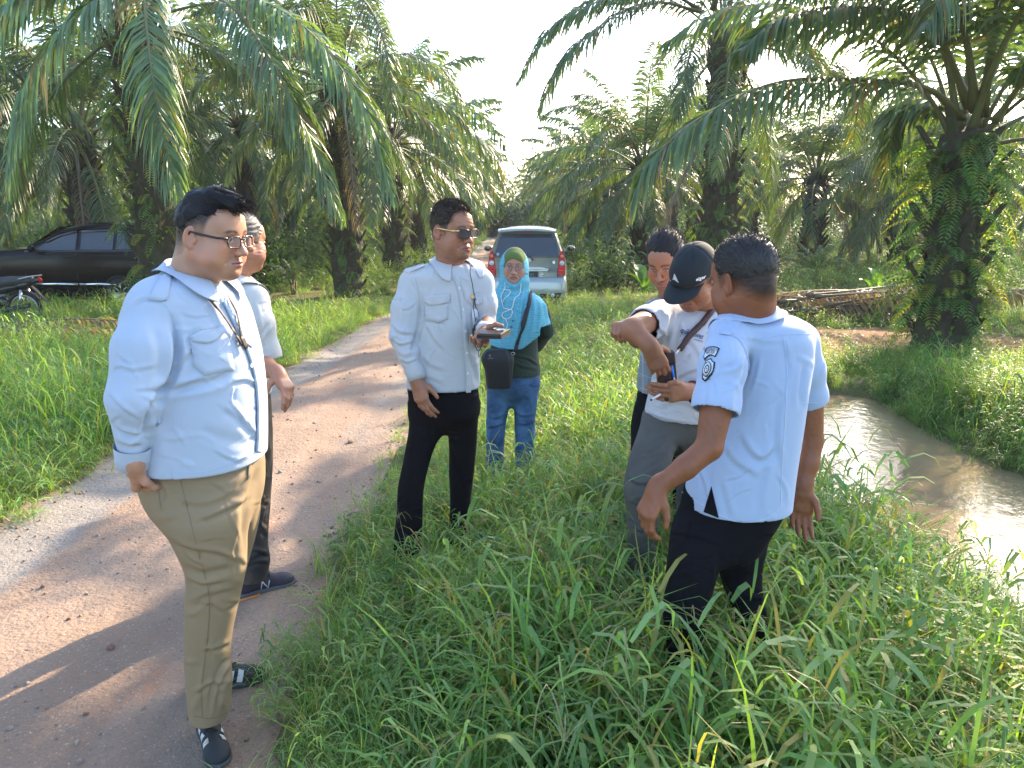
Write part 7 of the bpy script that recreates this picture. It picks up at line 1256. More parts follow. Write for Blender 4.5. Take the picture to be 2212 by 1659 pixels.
# ---------------------------------------------------------------- man in the black cap with the leather bag
def person_c():
    r = thing('person', (float(P(1480, 800, 3.12)[0]), 3.12, float(ground_z(.7, 3.12))), 'man in a black cap and printed white T-shirt looking down into his small bag', 'person')
    skin = (.31, .13, .068); s = .94; M = frame(222, 30, 6); O = face_at(M, s, 1474, 647, 2.95); neck = P(1528, 678, 3.12)
    hl = lambda x, y, z: np.where((y < .030) & (z > np.interp(y, [-.12, 0, .03], [-.07, -.01, -.01])), .7, 0.)
    sh = [head_shell(M, O, s, neck, skin, fat=.45, wid=1.02, nose=1.15, closed=.8, hairline=hl, hcol=(.04, .035, .03), stubble=.30, age=1.5)]
    # his right arm reaches into the bag; his left hand holds it from below
    shR = P(1405, 690, 3.02); el = P(1366, 712, 2.78); wr = P(1404, 748, 2.74); t1_ = P(1424, 788, 2.76)
    sh.append(arm_shell([shR, el, wr], [.048, .043, .028], skin, (t1_, lambda g: hand(g, wr, P(1420, 782, 2.76) - wr, (-.1, -1, .3), (.9, -.2, .3), curls=((.25, .4, .3), (.3, .35, .3), (.35, .4, .3), (.45, .45, .3)), s=.98, spread=.10, thumb=((.7, .7, -.5), (.5, .9, -.5), (.3, 1, -.4))))))
    wl = P(1486, 846, 2.84); sh.append(arm_shell([P(1560, 838, 2.95), wl], [.042, .030], skin, (P(1414, 846, 2.76), lambda g: hand(g, wl, P(1425, 850, 2.76) - wl, (.15, -1, -.1), (0, 0, 1), curls=((.10, .25, .2), (.35, .5, .4), (.45, .6, .4), (.5, .7, .4)), s=1.0, spread=.14, thumb=((.45, .85, .15), (.30, 1, .15), (-.1, 1, -.1))))))
    sh.append(core_shell(P(1520, 700, 3.15), .4, skin)); join_shells('body', sh, SKIN, r)
    # cap
    cm = mat('navy_black_cotton', (.008, .013, .017), rough=.85, bump=.5, bscale=600); g = SDF((-.12, -.15, -.02), (.12, .16, .17), .0035); g.ell((0, -.010, .040), (.087, .117, .099), k=.01); g.ell((0, .060, .045), (.062, .056, .058), k=.03); X, Y, Z = g.ax[0][:, None, None], g.ax[1][None, :, None], g.ax[2][None, None, :]
    g.v = np.maximum(g.v, (.030 - .05 * (Y + .02) - Z).astype(np.float32)); g.ell((0, -.012, .138), (.009, .009, .005), k=.002)
    for a_ in range(3): t = np.linspace(-1.5, 1.5, 9); g.crease([np.array([math.sin(q) * .086 * math.cos(a_ * 1.047), -.012 + math.sin(q) * .112 * math.sin(a_ * 1.047), .040 + .098 * math.cos(q)]) for q in t], .004, .0025, False)
    V, F = g.mesh(); cp = add('cap', mesh_np('cap', O + (V * s) @ M.T, F, cm), r); v = []; fc = []; nb = 18
    for i in range(nb + 1):
        a_ = -1.05 + 2.1 * i / nb
        for j in range(7): q = j / 6; rx = .086 + .004 * q; L_ = .090 * math.cos(a_ * .95) ** .55; x = math.sin(a_) * rx; y = -.012 + math.cos(a_) * .124 + L_ * q; v.append(O + s * (M @ np.array([x * (1 - .06 * q), y, .026 - .05 * y - .9 * x * x * (1 + q) - .012 * q * q])))
    for i in range(nb):
        for j in range(6): fc.append((i * 7 + j, (i + 1) * 7 + j, (i + 1) * 7 + j + 1, i * 7 + j + 1))
    br = add('brim', mesh_np('brim', v, fc, cm), cp); sm = br.modifiers.new('thick', 'SOLIDIFY'); sm.thickness = .003
    bc = bvh_of(cp.data); gr_ = mat('grey_print', (.50, .52, .54), rough=.5); patch(bc, [(1449, 606), (1457, 593), (1466, 610)], .003, 2, 3, mb=(mb := MB())); 
    mb = MB(); mb.put(lay(bc, [(1448, 607), (1458, 591), (1467, 611), (1456, 603)], .003), [(0, 1, 3), (1, 2, 3)]); add('peak_logo', mb.mesh('peak_logo', gr_, False), cp)
    mb = lay_text(bc, 'eiger', (1503, 607), (21, -7), (.2, -7), .003, bold=.03); add('lettering', mb.mesh('lettering', mat('white_print', (.75, .76, .78), rough=.5), False), cp)
    w_ = shirtmat('white_jersey', (.50, .51, .55)); Yc = 3.15; g = SDF((.40, 2.70, .70), (1.05, 3.50, 1.50), .0055)
    rows = [(660, 1495, 1555, 3.12, .06), (672, 1455, 1580, 3.13, .10), (690, 1420, 1595, 3.14, .13), (720, 1415, 1600, 3.14, .15), (760, 1418, 1596, 3.13, .165), (800, 1414, 1590, 3.12, .175), (850, 1404, 1580, 3.12, .18), (895, 1394, 1574, 3.12, .175), (935, 1392, 1572, 3.12, .17)]
    g.loft(sil(rows, Yc, .14), k=.03, ex=2.25); a, b = P(1428, 688, 3.10), P(1400, 697, 2.98); g.cap(P(1460, 684, 3.13), a, .06, .068, .05); g.cap(P(1585, 690, 3.14), P(1600, 740, 3.08), .06, .06, .04); d = unit(b - a + np.array([0, 0, -.02])); sleeve(g, [a, b, b + d * .09], [.068, .064, .066], b + d * .045, d)
    g.disp(lambda p: .0028 * fold(p, 71, 8, (1, 1, .5)), .025); hz = P(1450, 916, 2.96)[2]; g.plane((0, 0, hz), (0, 0, -1))
    sh_ = cloth('tshirt', g, r, w_, caps=[((.75, 3.12, hz), (0, 0, -1), .012, .5), (b + d * .045, d, .012, .085)], th=.004)
    folds(sh_.data, [([(1440, 672), (1436, 700), (1428, 730)], 7, .008, 's'), ([(1455, 680), (1450, 715), (1440, 750)], 7, .006, 's'), ([(1470, 690), (1468, 720), (1460, 750)], 7, .004, 's'), ([(1466, 818), (1490, 804), (1520, 798)], 7, .009, 's'), ([(1455, 795), (1470, 780), (1490, 762)], 6, .006, 's'), ([(1395, 890), (1430, 905), (1480, 915)], 8, .005, 's'), ([(1425, 880), (1460, 870), (1500, 880)], 9, .005, 's'), ([(1410, 705), (1425, 712), (1440, 730)], 6, .006, 's'), ([(1480, 730), (1500, 750), (1520, 790)], 8, .004, 's'), ([(1500, 690), (1520, 700), (1540, 700)], 6, .003, 's')])
    bv = bvh_of(sh_.data); t_ = np.linspace(0, 6.283, 25)[:-1]; nk = P(1524, 676, 3.11); mb = MB(); f_ = np.array([-.6, -.8, 0]); r_ = np.array([.8, -.6, 0]); ring_ = [nk + .072 * (math.cos(q) * f_ + math.sin(q) * r_) + np.array([0, 0, .012 - .026 * math.cos(q)]) for q in t_]; mb.tube(ring_, .008, 6, True, flat=(1, 1.4)); add('neck_band', mb.mesh('neck_band', w_), sh_)
    pr = mat('dark_blue_print', (.03, .06, .20), rough=.6); mb = lay_text(bv, 'quiksilver', (1471, 719), (50, 15), (-1, -13), .003, shear=.15); add('lettering', mb.mesh('lettering', pr, False), sh_); mb = MB()
    for ln in ([(1470, 728), (1475, 712)], [(1484, 716), (1494, 732)], [(1500, 733), (1518, 738)]): strip(bv, ln, 1.0, .003, 6, mb=mb, thick=.0015)
    add('print_stroke', mb.mesh('print_stroke', pr), sh_)
    for ln in ([(1393, 890), (1440, 905), (1502, 914)], ): strip(bv, ln, .9, .0012, 22, mb=(mb := MB())); add('seam', mb.mesh('seam', mat('white_seam', (.34, .38, .44))), sh_)
    gt = mat('grey_jeans', (.085, .085, .082), rough=.88, bump=.5, bscale=600, var=.2, vscale=8); g = SDF((.35, 2.65, -.1), (1.02, 3.5, .98), .006)
    g.loft(sil([(868, 1402, 1566, 3.12, .14), (910, 1396, 1568, 3.12, .15), (945, 1400, 1560, 3.12, .13), (970, 1425, 1535, 3.12, .07), (985, 1450, 1500, 3.12, .02)], 3.12, .15), k=.03); g.loft(sil([(900, 1392, 1462, 3.10, .09), (950, 1375, 1458, 3.04, .10), (1000, 1358, 1447, 2.98, .10), (1046, 1349, 1436, 2.95, .092), (1100, 1352, 1425, 2.97, .08), (1180, 1356, 1418, 3.0, .075), (1320, 1360, 1418, 3.04, .075)], 3.1, .1), k=.04); g.loft(sil([(900, 1480, 1566, 3.14, .09), (980, 1465, 1555, 3.16, .10), (1060, 1462, 1540, 3.16, .09), (1150, 1462, 1530, 3.18, .08), (1300, 1465, 1525, 3.2, .075)], 3.14, .1), k=.03); g.disp(lambda p: .0035 * fold(p, 73, 9, (1, 1, .9)), .02)
    tr = cloth('jeans', g, r, gt, th=0); folds(tr.data, [([(1445, 950), (1420, 975), (1380, 985)], 7, .006, 's'), ([(1447, 965), (1425, 1000), (1390, 1020)], 7, .006, 's'), ([(1352, 1030), (1380, 1045), (1430, 1040)], 7, .006, 's'), ([(1400, 925), (1410, 950), (1440, 940)], 6, .005, 's'), ([(1463, 960), (1470, 1000), (1468, 1050)], 6, .007, 'v')])
    for (x, Y) in ((1388, 3.0), (1495, 3.2)): p = P(x, 1340, Y); p[2] = ground_z(p[0], p[1]); shoe_meshes(r, p + np.array([.03, .1, 0]), p + np.array([-.08, -.14, 0]), 1, shoe_k, sole_k, res=.007)
    # watch, ring
    wt = add('watch', None, r); ctr = P(1497, 846, 2.855); axw = unit(P(1560, 838, 2.95) - wl); a_ = unit(np.cross(axw, [0, 1, 0])); b_ = np.cross(axw, a_); mb = MB(); mb.tube([ctr + .034 * (math.cos(q) * a_ + math.sin(q) * b_) for q in t_], .0095, 6, True, flat=(.3, 1.1)); br_ = mat('brown_leather', (.095, .035, .022), rough=.5, bump=.5, bscale=300, var=.2, vscale=30); add('band', mb.mesh('band', br_), wt)
    nf = unit(np.array([-.15, -.9, -.45])); c_ = ctr + nf * .034 + np.array([.004, 0, -.004]); u_ = unit(np.cross(nf, [0, 0, 1])); v_ = np.cross(nf, u_); Mx = (np.stack([u_, v_, nf], 1), c_); mb = MB(); mb.lathe([(.024, -.006), (.024, .004), (.021, .007)], 22, Mx); add('watch_case', mb.mesh('watch_case', mat('rose_gold', (.70, .40, .28), rough=.25, metal=1)), wt); mb = MB(); mb.lathe([(.0215, .004), (.020, .008), (0, .0085)], 22, Mx); add('dial', mb.mesh('dial', mat('black_dial', (.01, .01, .012), rough=.15, spec=.8)), wt)
    bl = BVHTree.FromPolygons([tuple(x) for x in sh[2][0]], [tuple(x) for x in sh[2][1].tolist()]); h = hit(bl, 1436, 870) or hit(bl, 1440, 862); rg_ = add('ring', None, r); q = h[0] if h else P(1436, 868, 2.78); mb = MB(); mb.lathe([(0, .007), (.006, .005), (.0085, 0), (.006, -.004)], 12, (np.stack([[1, 0, 0], [0, 0, 1], [0, -1, 0]], 1).astype(float), q)); add('gem', mb.mesh('gem', mat('black_gem', (.01, .01, .01), rough=.1)), rg_)
    # bag
    bg_ = thing('shoulder_bag', tuple(P(1440, 815, 2.80)), 'small dark brown leather phone bag with a blue pen, held open against the white T-shirt', 'bag'); lm = mat('dark_brown_leather', (.040, .018, .014), rough=.42, bump=.5, bscale=250, var=.25, vscale=25); tl, tr_, bl_, br2 = P(1415, 771, 2.81), P(1456, 760, 2.81), P(1424, 866, 2.83), P(1464, 846, 2.83)
    ux, uz = unit(tr_ - tl), unit(tl - bl_); uy = unit(np.cross(ux, uz)); W_, H_ = np.linalg.norm(tr_ - tl), np.linalg.norm(tl - bl_); Mb = np.stack([ux, -uy, uz], 1); c0 = (tl + tr_ + bl_ + br2) / 4; f_y = 1 if (Mb[:, 1] @ np.array([0, -1, 0])) > 0 else -1
    def bx(lo, hi, rr=.006):
        g = SDF(np.array(lo) - .012, np.array(hi) + .012, .003); X, Y, Z = (g.ax[i].reshape([-1 if j == i else 1 for j in range(3)]) for i in range(3)); c_, h_ = (np.array(lo) + hi) / 2, (np.array(hi) - lo) / 2 - rr
        dx, dy, dz = (np.maximum(np.abs(A - c_[i]) - h_[i], 0) for i, A in enumerate((X, Y, Z))); g.v = (np.sqrt(dx ** 2 + dy ** 2 + dz ** 2) - rr).astype(np.float32); V, F = g.mesh(); return c0 + V @ Mb.T, F
    for nm, lo, hi, mm_ in (('bag_body', (-W_ / 2, -.018, -H_ / 2), (W_ / 2, .018, H_ / 2), lm), ('front_pocket', (-W_ / 2 + .004, f_y * .022 - .006, -H_ / 2 + .012), (W_ / 2 - .024, f_y * .022 + .006, H_ * .14), lm), ('pocket_flap', (-W_ / 2 + .003, f_y * .027 - .003, H_ * .08), (W_ / 2 - .022, f_y * .027 + .003, H_ * .20), lm), ('top_flap', (-W_ / 2 + .002, f_y * .020 - .004, H_ * .30), (W_ / 2 - .002, f_y * .020 + .004, H_ * .46), lm)):
        V, F = bx(lo, hi, .0045 if hi[1] - lo[1] > .01 else .0025); add(nm, mesh_np(nm, V, F, mm_), bg_)
    mb = MB(); mb.tube([c0 + Mb @ np.array([W_ * .24, f_y * .028, H_ * .24]), c0 + Mb @ np.array([W_ * .30, f_y * .028, -H_ * .06])], .0042, 8); add('pen', mb.mesh('pen', mat('bright_blue_plastic', (.01, .20, .75), rough=.3)), bg_)
    mb = MB(); mb.tube([c0 + Mb @ np.array([W_ * .30, f_y * .030, -H_ * .02]), c0 + Mb @ np.array([W_ * .30, f_y * .030, -H_ * .16])], .003, 6); mb.tube([P(1457, 768, 2.80), P(1463, 760, 2.82), P(1468, 754, 2.84)], .0028, 6); add('clip', mb.mesh('clip', mat('steel', (.45, .45, .46), rough=.3, metal=1)), bg_)
    a0 = P(1470, 755, 2.86); mb = MB(); strip(bv, [(1468, 757), (1490, 725), (1515, 700), (1538, 672), (1552, 655)], 13, .010, 26, mb=mb, thick=.004); add('strap', mb.mesh('strap', mat('strap_leather', (.060, .026, .022), rough=.5, bump=.4, bscale=300)), bg_)
    ci = thing('cigarette', tuple(P(1415, 859, 2.74)), 'lit white cigarette between the fingers below the brown leather bag', 'cigarette'); mb = MB(); mb.tube([P(1426, 852, 2.755), P(1408, 863, 2.73)], .004, 8); add('paper', mb.mesh('paper', mat('white_paper', (.75, .75, .72), rough=.8)), ci); mb = MB(); mb.tube([P(1408, 863, 2.73), P(1405.5, 864.5, 2.728)], .0042, 8); add('ash', mb.mesh('ash', mat('ash_grey', (.08, .075, .07), rough=1)), ci)
    for t in (r, bg_, ci): fix_parent(t)
person_c()
# ---------------------------------------------------------------- man behind the one in the cap
def person_f():
    r = thing('person', (float(P(1420, 800, 3.5)[0]), 3.5, float(ground_z(.6, 3.5))), 'bareheaded man in a grey-blue checked shirt looking down from behind the man in the cap', 'person')
    skin = (.33, .145, .085); s = .95; M = frame(212, 26, -3); O = face_at(M, s, 1424, 604, 3.36); neck = P(1452, 652, 3.54)
    hl = lambda x, y, z: np.where((y < .046 + .25 * (z - .04)) & (z > np.interp(y, [-.12, 0, .03, .05], [-.07, -.01, -.02, .03])), .8, 0.)
    sh = [head_shell(M, O, s, neck, skin, fat=.3, nose=1.08, closed=.75, hairline=hl, stubble=.3, brow=1.1, age=.6)]
    hair = hair_mesh(M, O, s, lambda x, y, z: np.minimum(z - np.interp(y, [-.12, -.05, 0, .03, .05, .09], [-.06, -.02, .01, .01, .045, .070]) + .25 * np.abs(x) * (y > .03) - .006, .10 - y), lambda x, y, z: .002 + .006 * sst(-.02, .05, z) + .007 * sst(.06, .12, z), HAIR, flow=(.1, -1, .1), seed=15, strands=4500, slen=.022, up=.12, ridge=.0022)
    el = P(1378, 730, 3.25); wr = P(1352, 706, 3.02); sh.append(arm_shell([P(1390, 720, 3.4), el, wr], [.045, .042, .027], skin, (P(1330, 700, 2.9), lambda g: hand(g, wr, P(1336, 702, 2.93) - wr, (-.3, -.6, .6), (.3, -.3, .8), curls=(.9, 1.0, 1.1, 1.1), s=.95, thumb=((.6, .7, -.3), (.1, .9, -.4), (-.3, .8, -.5))))))
    sh.append(core_shell(P(1445, 670, 3.54), .4, skin)); join_shells('body', sh, SKIN, r); add('hair', hair, r)
    m = bpy.data.materials.new('grey_blue_check_cotton'); m.use_nodes = True; t = m.node_tree; N = t.nodes; L = t.links; b = N['Principled BSDF']; b.inputs['Roughness'].default_value = .85; b.inputs['Specular IOR Level'].default_value = .15; tc = N.new('ShaderNodeTexCoord'); br = N.new('ShaderNodeTexBrick'); br.inputs['Scale'].default_value = 9; br.offset = 0; br.inputs['Mortar Size'].default_value = .012; br.inputs['Brick Width'].default_value = .6; br.inputs['Row Height'].default_value = .55
    sx = N.new('ShaderNodeSeparateXYZ'); cx = N.new('ShaderNodeCombineXYZ'); L.new(tc.outputs['Object'], sx.inputs[0]); L.new(sx.outputs[0], cx.inputs[0]); L.new(sx.outputs[2], cx.inputs[1]); L.new(cx.outputs[0], br.inputs['Vector']); br.inputs['Color1'].default_value = (.20, .235, .265, 1); br.inputs['Color2'].default_value = (.22, .26, .29, 1); br.inputs['Mortar'].default_value = (.36, .40, .43, 1); L.new(br.outputs['Color'], b.inputs['Base Color'])
    g = SDF((.44, 3.15, .80), (1.02, 3.8, 1.50), .006); g.loft(sil([(648, 1430, 1475, 3.53, .06), (655, 1415, 1490, 3.53, .09), (672, 1398, 1520, 3.53, .12), (710, 1390, 1530, 3.53, .14), (760, 1386, 1530, 3.53, .15), (810, 1380, 1528, 3.53, .155), (862, 1375, 1526, 3.53, .155)], 3.53, .14), k=.03); g.cap(P(1415, 672, 3.5), P(1398, 700, 3.45), .055, .058, .04); g.cap(P(1398, 700, 3.45), P(1386, 724, 3.34), .058, .052, .02); g.disp(lambda p: .003 * fold(p, 81, 8, (1, 1, .5)), .02); hz = P(1390, 854, 3.42)[2]; g.plane((0, 0, hz), (0, 0, -1))
    sh_ = cloth('shirt', g, r, m, caps=[((.7, 3.53, hz), (0, 0, -1), .012, .5)], th=.004); folds(sh_.data, [([(1392, 740), (1400, 780), (1396, 830)], 6, .006, 's'), ([(1405, 760), (1412, 800), (1408, 850)], 6, .005, 's'), ([(1395, 690), (1410, 700), (1420, 690)], 6, .005, 's')]); bv = bvh_of(sh_.data); collar(sh_, P(1450, 645, 3.53), .062, 215, m, bv, stand=.02, fall=.034, tip=.03, tilt=.4)
    g = SDF((.44, 3.2, -.1), (1.0, 3.85, .90), .008); g.loft(sil([(845, 1378, 1520, 3.53, .13), (880, 1374, 1520, 3.53, .13), (930, 1367, 1515, 3.53, .12), (960, 1380, 1500, 3.53, .07)], 3.53, .12), k=.03); g.loft(sil([(880, 1374, 1440, 3.52, .09), (930, 1366, 1436, 3.5, .09), (1100, 1368, 1425, 3.5, .08), (1240, 1372, 1422, 3.52, .075)], 3.5, .09), k=.03); g.loft(sil([(880, 1450, 1518, 3.55, .09), (1100, 1455, 1510, 3.56, .08), (1230, 1458, 1508, 3.56, .075)], 3.5, .09), k=.03); cloth('trousers', g, r, black_tr, th=0)
    for x in (1398, 1485): p = P(x, 1240, 3.5); p[2] = ground_z(p[0], p[1]); shoe_meshes(r, p + np.array([.02, .1, 0]), p + np.array([-.06, -.15, 0]), 1, shoe_k, sole_k, res=.008)
    fix_parent(r)
person_f()
# ---------------------------------------------------------------- man seen from behind
def person_d():
    r = thing('person', (float(P(1600, 900, 2.48)[0]), 2.48, float(ground_z(.75, 2.48))), 'man seen from behind in a pale blue short sleeved uniform shirt with badges, black trousers', 'person')
    skin = (.25, .088, .040); s = 1.03; M = frame(326, 8, 2); O = P(1606, 606, 2.46); neck = P(1618, 690, 2.50)
    lo2 = lambda y: np.interp(y, [-.13, -.10, -.05, -.02, .01, .03, .05], [-.085, -.080, -.045, -.012, .0, -.02, .03])
    hl = lambda x, y, z: np.where((y < .052 + .25 * (z - .04)) & (z > lo2(y)), .22 + .75 * sst(0., .05, z - lo2(y)), 0.)
    sh = [head_shell(M, O, s, neck, skin, fat=.4, wid=1.02, nose=1.0, hairline=hl, hcol=(.016, .013, .013), stubble=.2, neckr=.064, age=.6)]
    bz = mat('buzz_black_hair', (.020, .017, .018), rough=.5, spec=.5, var=.5, vscale=120, bump=1., bscale=350)
    hair = hair_mesh(M, O, s, lambda x, y, z: np.minimum(z - lo2(y) - .032, .086 + .12 * (z - .07) - y), lambda x, y, z: -.001 + .006 * sst(-.02, .06, z) + .010 * sst(.04, .11, z), bz, flow=(.3, .6, .6), seed=21, strands=8000, slen=.010, up=.45, ridge=.0009, wid=1.02)
    eL = P(1532, 966, 2.24); wL = P(1421, 1052, 2.22); tL = P(1406, 1115, 2.2)
    sh.append(arm_shell([P(1548, 880, 2.28), eL, P(1480, 1010, 2.22), wL], [.050, .040, .036, .0265], skin, (tL, lambda g: hand(g, wL, P(1404, 1092, 2.20) - wL, (-.75, -.55, .35), (-.3, -.6, 0), curls=((.5, .6, .4), (.6, .6, .4), (.65, .6, .4), (.7, .6, .4)), s=1.0, spread=.10, thumb=((.55, .75, -.5), (.3, .9, -.5), (.1, 1, -.35))))))
    wR = P(1735, 1050, 2.56); tR = P(1729, 1140, 2.54)
    sh.append(arm_shell([P(1748, 870, 2.60), P(1752, 950, 2.60), P(1746, 1000, 2.58), wR], [.048, .041, .037, .027], skin, (tR, lambda g: hand(g, wR, P(1731, 1112, 2.55) - wR, (.15, 1, .1), (1, .1, 0), curls=((.20, .35, .3), (.25, .4, .3), (.3, .45, .3), (.3, .45, .3)), s=1.02, spread=.16, thumb=((.62, .75, -.35), (.25, .95, -.35), (.0, 1, -.35))))))
    sh.append(core_shell(P(1618, 720, 2.5), .4, skin)); join_shells('body', sh, SKIN, r); add('hair', hair, r)
    lb = shirtmat('pale_blue_uniform_cotton', (.385, .47, .64)); Yc = 2.52
    rows = [(675, 1586, 1664, .06), (682, 1566, 1696, .095), (694, 1552, 1728, .13), (716, 1552, 1745, .145), (760, 1560, 1750, .15), (820, 1562, 1740, .16), (880, 1548, 1731, .165), (930, 1528, 1724, .17), (980, 1508, 1716, .175), (1030, 1492, 1709, .18), (1080, 1480, 1703, .185), (1135, 1474, 1700, .185)]
    g = SDF((.44, 2.1, .62), (1.12, 2.85, 1.56), .0055); g.loft(sil([(a, b, c, Yc, d) for a, b, c, d in rows], Yc, .15), k=.03, ex=2.3)
    a, b, c = P(1575, 728, 2.42), P(1562, 790, 2.32), P(1548, 872, 2.27); g.cap(P(1605, 705, 2.48), a, .055, .062, .05); d1 = unit(c - b); sleeve(g, [a, b, c, c + d1 * .1], [.062, .070, .067, .067], c + d1 * .028, d1)
    e, f_, h_ = P(1728, 738, 2.56), P(1740, 800, 2.58), P(1749, 855, 2.60); g.cap(P(1700, 715, 2.52), e, .05, .056, .05); d2 = unit(h_ - f_); sleeve(g, [e, f_, h_, h_ + d2 * .1], [.056, .060, .056, .055], h_ + d2 * .028, d2)
    g.disp(lambda p: .0028 * fold(p, 91, 7, (1, 1, .45)), .025); hz = P(1600, 1128, 2.34)[2]; g.plane((0, 0, hz), (0, 0, -1))
    pass
    sh_ = cloth('shirt', g, r, lb, caps=[((.75, Yc, hz), (0, 0, -1), .012, .5), (c + d1 * .028, d1, .012, .09), (h_ + d2 * .028, d2, .012, .08)], th=.004)
    folds(sh_.data, [([(1618, 760), (1612, 800), (1600, 850), (1590, 900)], 9, .010, 'v'), ([(1640, 770), (1632, 810), (1620, 850)], 8, .005, 's'), ([(1612, 765), (1590, 790), (1560, 800)], 8, .005, 's'), ([(1605, 800), (1585, 830), (1555, 840)], 8, .004, 's'), ([(1690, 730), (1700, 760), (1705, 800)], 8, .004, 's'), ([(1738, 790), (1732, 830), (1728, 880)], 6, .008, 'v'), ([(1600, 940), (1625, 980), (1650, 990), (1680, 960)], 12, .007, 's'), ([(1560, 960), (1590, 1000), (1640, 1030)], 13, .005, 's'), ([(1660, 1000), (1650, 1050), (1640, 1100)], 12, .004, 's'), ([(1500, 1000), (1520, 1040), (1530, 1090)], 9, .005, 's'), ([(1560, 1040), (1570, 1080), (1580, 1120)], 12, .004, 's'), ([(1690, 860), (1680, 930), (1685, 1000)], 11, .005, 's'), ([(1620, 730), (1650, 740), (1690, 738)], 10, .002, 's'), ([(1535, 800), (1530, 840), (1525, 880)], 8, .003, 's')])
    bv = bvh_of(sh_.data); sm = mat('light_stitch', (.55, .62, .75), rough=.9); sd_ = mat('blue_seam', (.27, .35, .50), rough=.9)
    for ln, mm in (([(1604, 738), (1660, 728), (1700, 722), (1755, 722)], sd_), ([(1694, 730), (1700, 800), (1696, 900), (1690, 1000), (1686, 1100)], sm), ([(1700, 760), (1700, 820), (1694, 878)], sd_), ([(1580, 722), (1600, 738), (1616, 775), (1616, 810)], sd_), ([(1506, 877), (1540, 886), (1586, 898)], sm), ([(1736, 870), (1770, 870)], sm), ([(1540, 1106), (1600, 1128), (1660, 1118), (1700, 1078)], sm), ([(1472, 1062), (1500, 1080), (1524, 1094)], sm), ([(1538, 920), (1540, 980), (1538, 1050)], sd_)): strip(bv, ln, 1.3, .0014, 26, mb=(mb := MB()), thick=.002); add('seam', mb.mesh('seam', mm), sh_)
    collar(sh_, P(1618, 682, 2.50), .082, 318, lb, bv, stand=.036, fall=.050, tip=.02, gap=.35, tilt=.22)
    patch(bv, [(1537, 1050), (1553, 1119), (1520, 1106)], .002, 3, 5, mb=(mb := MB()), thick=.001); add('side_slit', mb.mesh('side_slit', black_tr), sh_)
    patch(bv, [(1553, 722), (1562, 712), (1585, 718), (1578, 726)], .004, 2, 3, mb=(mb := MB())); add('epaulette', mb.mesh('epaulette', lb), sh_)
    # sleeve badges
    dk = mat('navy_thread', (.006, .008, .035), rough=.8); wt = mat('white_thread', (.66, .70, .74), rough=.85); q = lambda cx_, cy_: (1485 + cx_ * .0651, 729 + cy_ * .0651)
    def badge(nm, outer, inner):
        o = add(nm, None, sh_); patch(bv, [q(*p_) for p_ in outer], .003, 4, 4, mb=(mb := MB())); add('badge_border', mb.mesh('badge_border', dk), o); patch(bv, [q(*p_) for p_ in inner], .0045, 4, 4, mb=(mb := MB())); add('badge_field', mb.mesh('badge_field', wt), o); return o
    b1 = badge('sleeve_badge', [(640, 380), (740, 320), (860, 305), (980, 325), (1075, 375), (1000, 540), (930, 665), (840, 615), (750, 610), (660, 680), (580, 780), (545, 640), (590, 500)], [(670, 410), (760, 360), (860, 345), (960, 362), (1030, 395), (970, 520), (912, 618), (830, 575), (740, 575), (650, 640), (590, 700), (580, 620), (625, 500)])
    arcp = lambda r0, x, y, sx0, sx1: (lambda t: q(800 + r0(y) * math.sin(t) * .98, 900 - r0(y) * math.cos(t)))(sx0 + (sx1 - sx0) * x)
    mb = lay_text(bv, 'DINAS KABUPATEN', None or (0, 0), (0, 0), (0, 0), .0058, warp=lambda x, y: arcp(lambda yy: 455 + 85 * yy / .7, x, y, -.46, .47)); lay_text(bv, 'BANYUASIN', (0, 0), (0, 0), (0, 0), .0058, mb, warp=lambda x, y: arcp(lambda yy: 350 + 80 * yy / .7, x, y, -.40, .28)); add('badge_lettering', mb.mesh('badge_lettering', dk, False), b1)
    b2 = badge('sleeve_badge', [(620, 760), (700, 735), (795, 685), (840, 780), (920, 820), (915, 950), (890, 1100), (830, 1230), (720, 1370), (590, 1480), (500, 1390), (490, 1250), (530, 1050), (580, 900)], [(640, 790), (720, 765), (785, 735), (820, 800), (880, 850), (875, 960), (850, 1090), (790, 1210), (690, 1330), (595, 1420), (540, 1360), (530, 1250), (565, 1060), (610, 910)])
    el_ = lambda cx_, cy_, a_, b_, n_=14, ti=.25: [q(cx_ + a_ * math.cos(t) * math.cos(ti) - b_ * math.sin(t) * math.sin(ti), cy_ + a_ * math.cos(t) * math.sin(ti) + b_ * math.sin(t) * math.cos(ti)) for t in np.arange(n_) * 2 * math.pi / n_]
    for a_, b_, of, mm in ((135, 265, .0062, dk), (112, 235, .0072, wt), (75, 150, .0082, dk), (52, 110, .0090, wt)): patch(bv, el_(672, 1060, a_, b_), of, 3, 1, mb=(mb := MB())); add('emblem_ring', mb.mesh('emblem_ring', mm), b2)
    mb = MB(); 
    for i in range(12): t = i * .5236; a0, a1 = el_(672, 1060, 84, 170, 12)[i], el_(672, 1060, 104, 215, 12)[i]; strip(bv, [a0, a1], .5, .0085, 2, mb=mb, thick=.001)
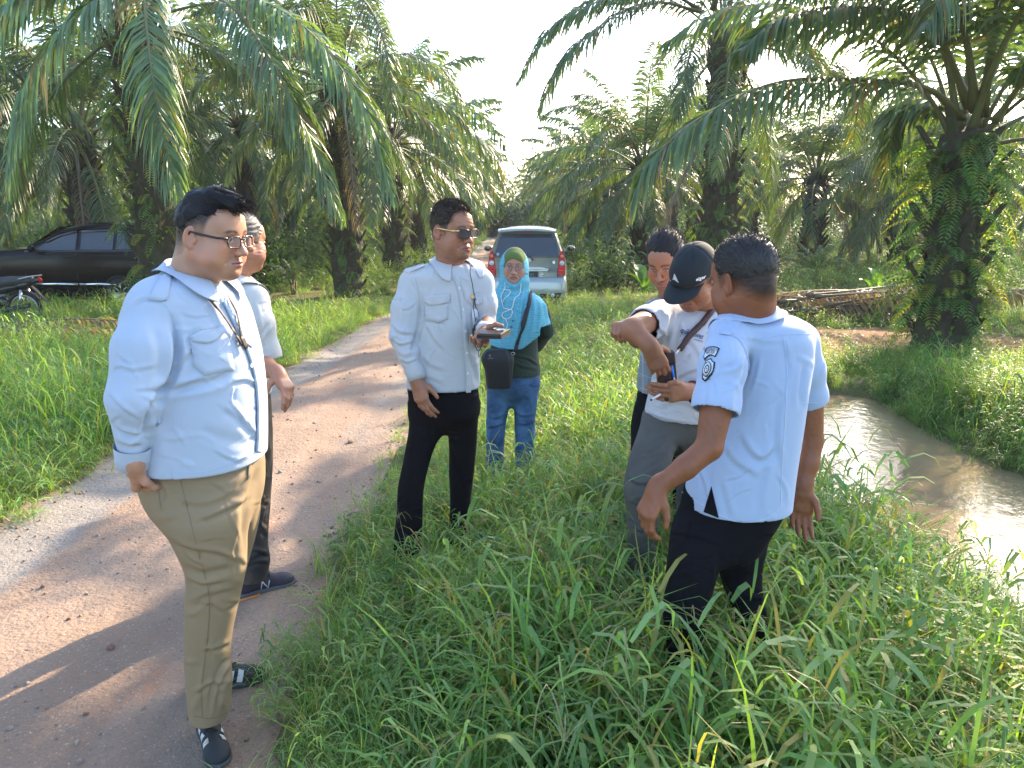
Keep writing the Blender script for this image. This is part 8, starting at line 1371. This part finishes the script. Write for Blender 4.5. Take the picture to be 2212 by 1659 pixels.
    for ln in ([q(650, 980), q(690, 1060), q(660, 1130)], [q(640, 1040), q(705, 1040)], [q(560, 1370), q(600, 1400)], [q(620, 1360), q(700, 1290)]): strip(bv, ln, .8, .0098, 5, mb=mb, thick=.001)
    add('emblem_stroke', mb.mesh('emblem_stroke', dk), b2)
    g = SDF((.42, 2.05, -.16), (1.05, 2.95, .92), .006); g.loft(sil([(1060, 1480, 1700, 2.52, .15), (1110, 1470, 1680, 2.52, .16), (1150, 1456, 1656, 2.51, .15), (1190, 1470, 1630, 2.50, .12), (1215, 1505, 1600, 2.50, .06), (1232, 1530, 1575, 2.50, .02)], 2.5, .15), k=.03)
    g.loft(sil([(1130, 1458, 1560, 2.46, .09), (1200, 1444, 1555, 2.44, .105), (1250, 1438, 1541, 2.42, .10), (1290, 1434, 1530, 2.41, .095), (1380, 1436, 1518, 2.40, .085), (1500, 1440, 1505, 2.42, .075)], 2.45, .1), k=.04); g.loft(sil([(1130, 1560, 1660, 2.56, .09), (1177, 1556, 1651, 2.56, .105), (1221, 1556, 1642, 2.56, .10), (1265, 1562, 1642, 2.54, .095), (1323, 1587, 1652, 2.50, .085), (1400, 1592, 1655, 2.48, .08), (1500, 1596, 1655, 2.48, .075)], 2.55, .1), k=.04); g.disp(lambda p: .003 * fold(p, 93, 8, (1, 1, .8)), .02)
    tr = cloth('trousers', g, r, black_tr, th=0); folds(tr.data, [([(1641, 1215), (1610, 1230), (1570, 1240)], 7, .007, 's'), ([(1655, 1290), (1620, 1285), (1590, 1300)], 7, .007, 's'), ([(1550, 1200), (1520, 1220), (1450, 1240)], 9, .006, 's'), ([(1560, 1180), (1553, 1230), (1552, 1270)], 7, .008, 'v'), ([(1440, 1150), (1500, 1160), (1560, 1180)], 9, .004, 's')])
    for (x, Y) in ((1470, 2.42), (1628, 2.48)): p = P(x, 1520, Y); p[2] = ground_z(p[0], p[1]); shoe_meshes(r, p + np.array([.06, -.08, 0]), p + np.array([-.1, .14, 0]), 1, shoe_k, sole_k, res=.007)
    fix_parent(r)
person_d()
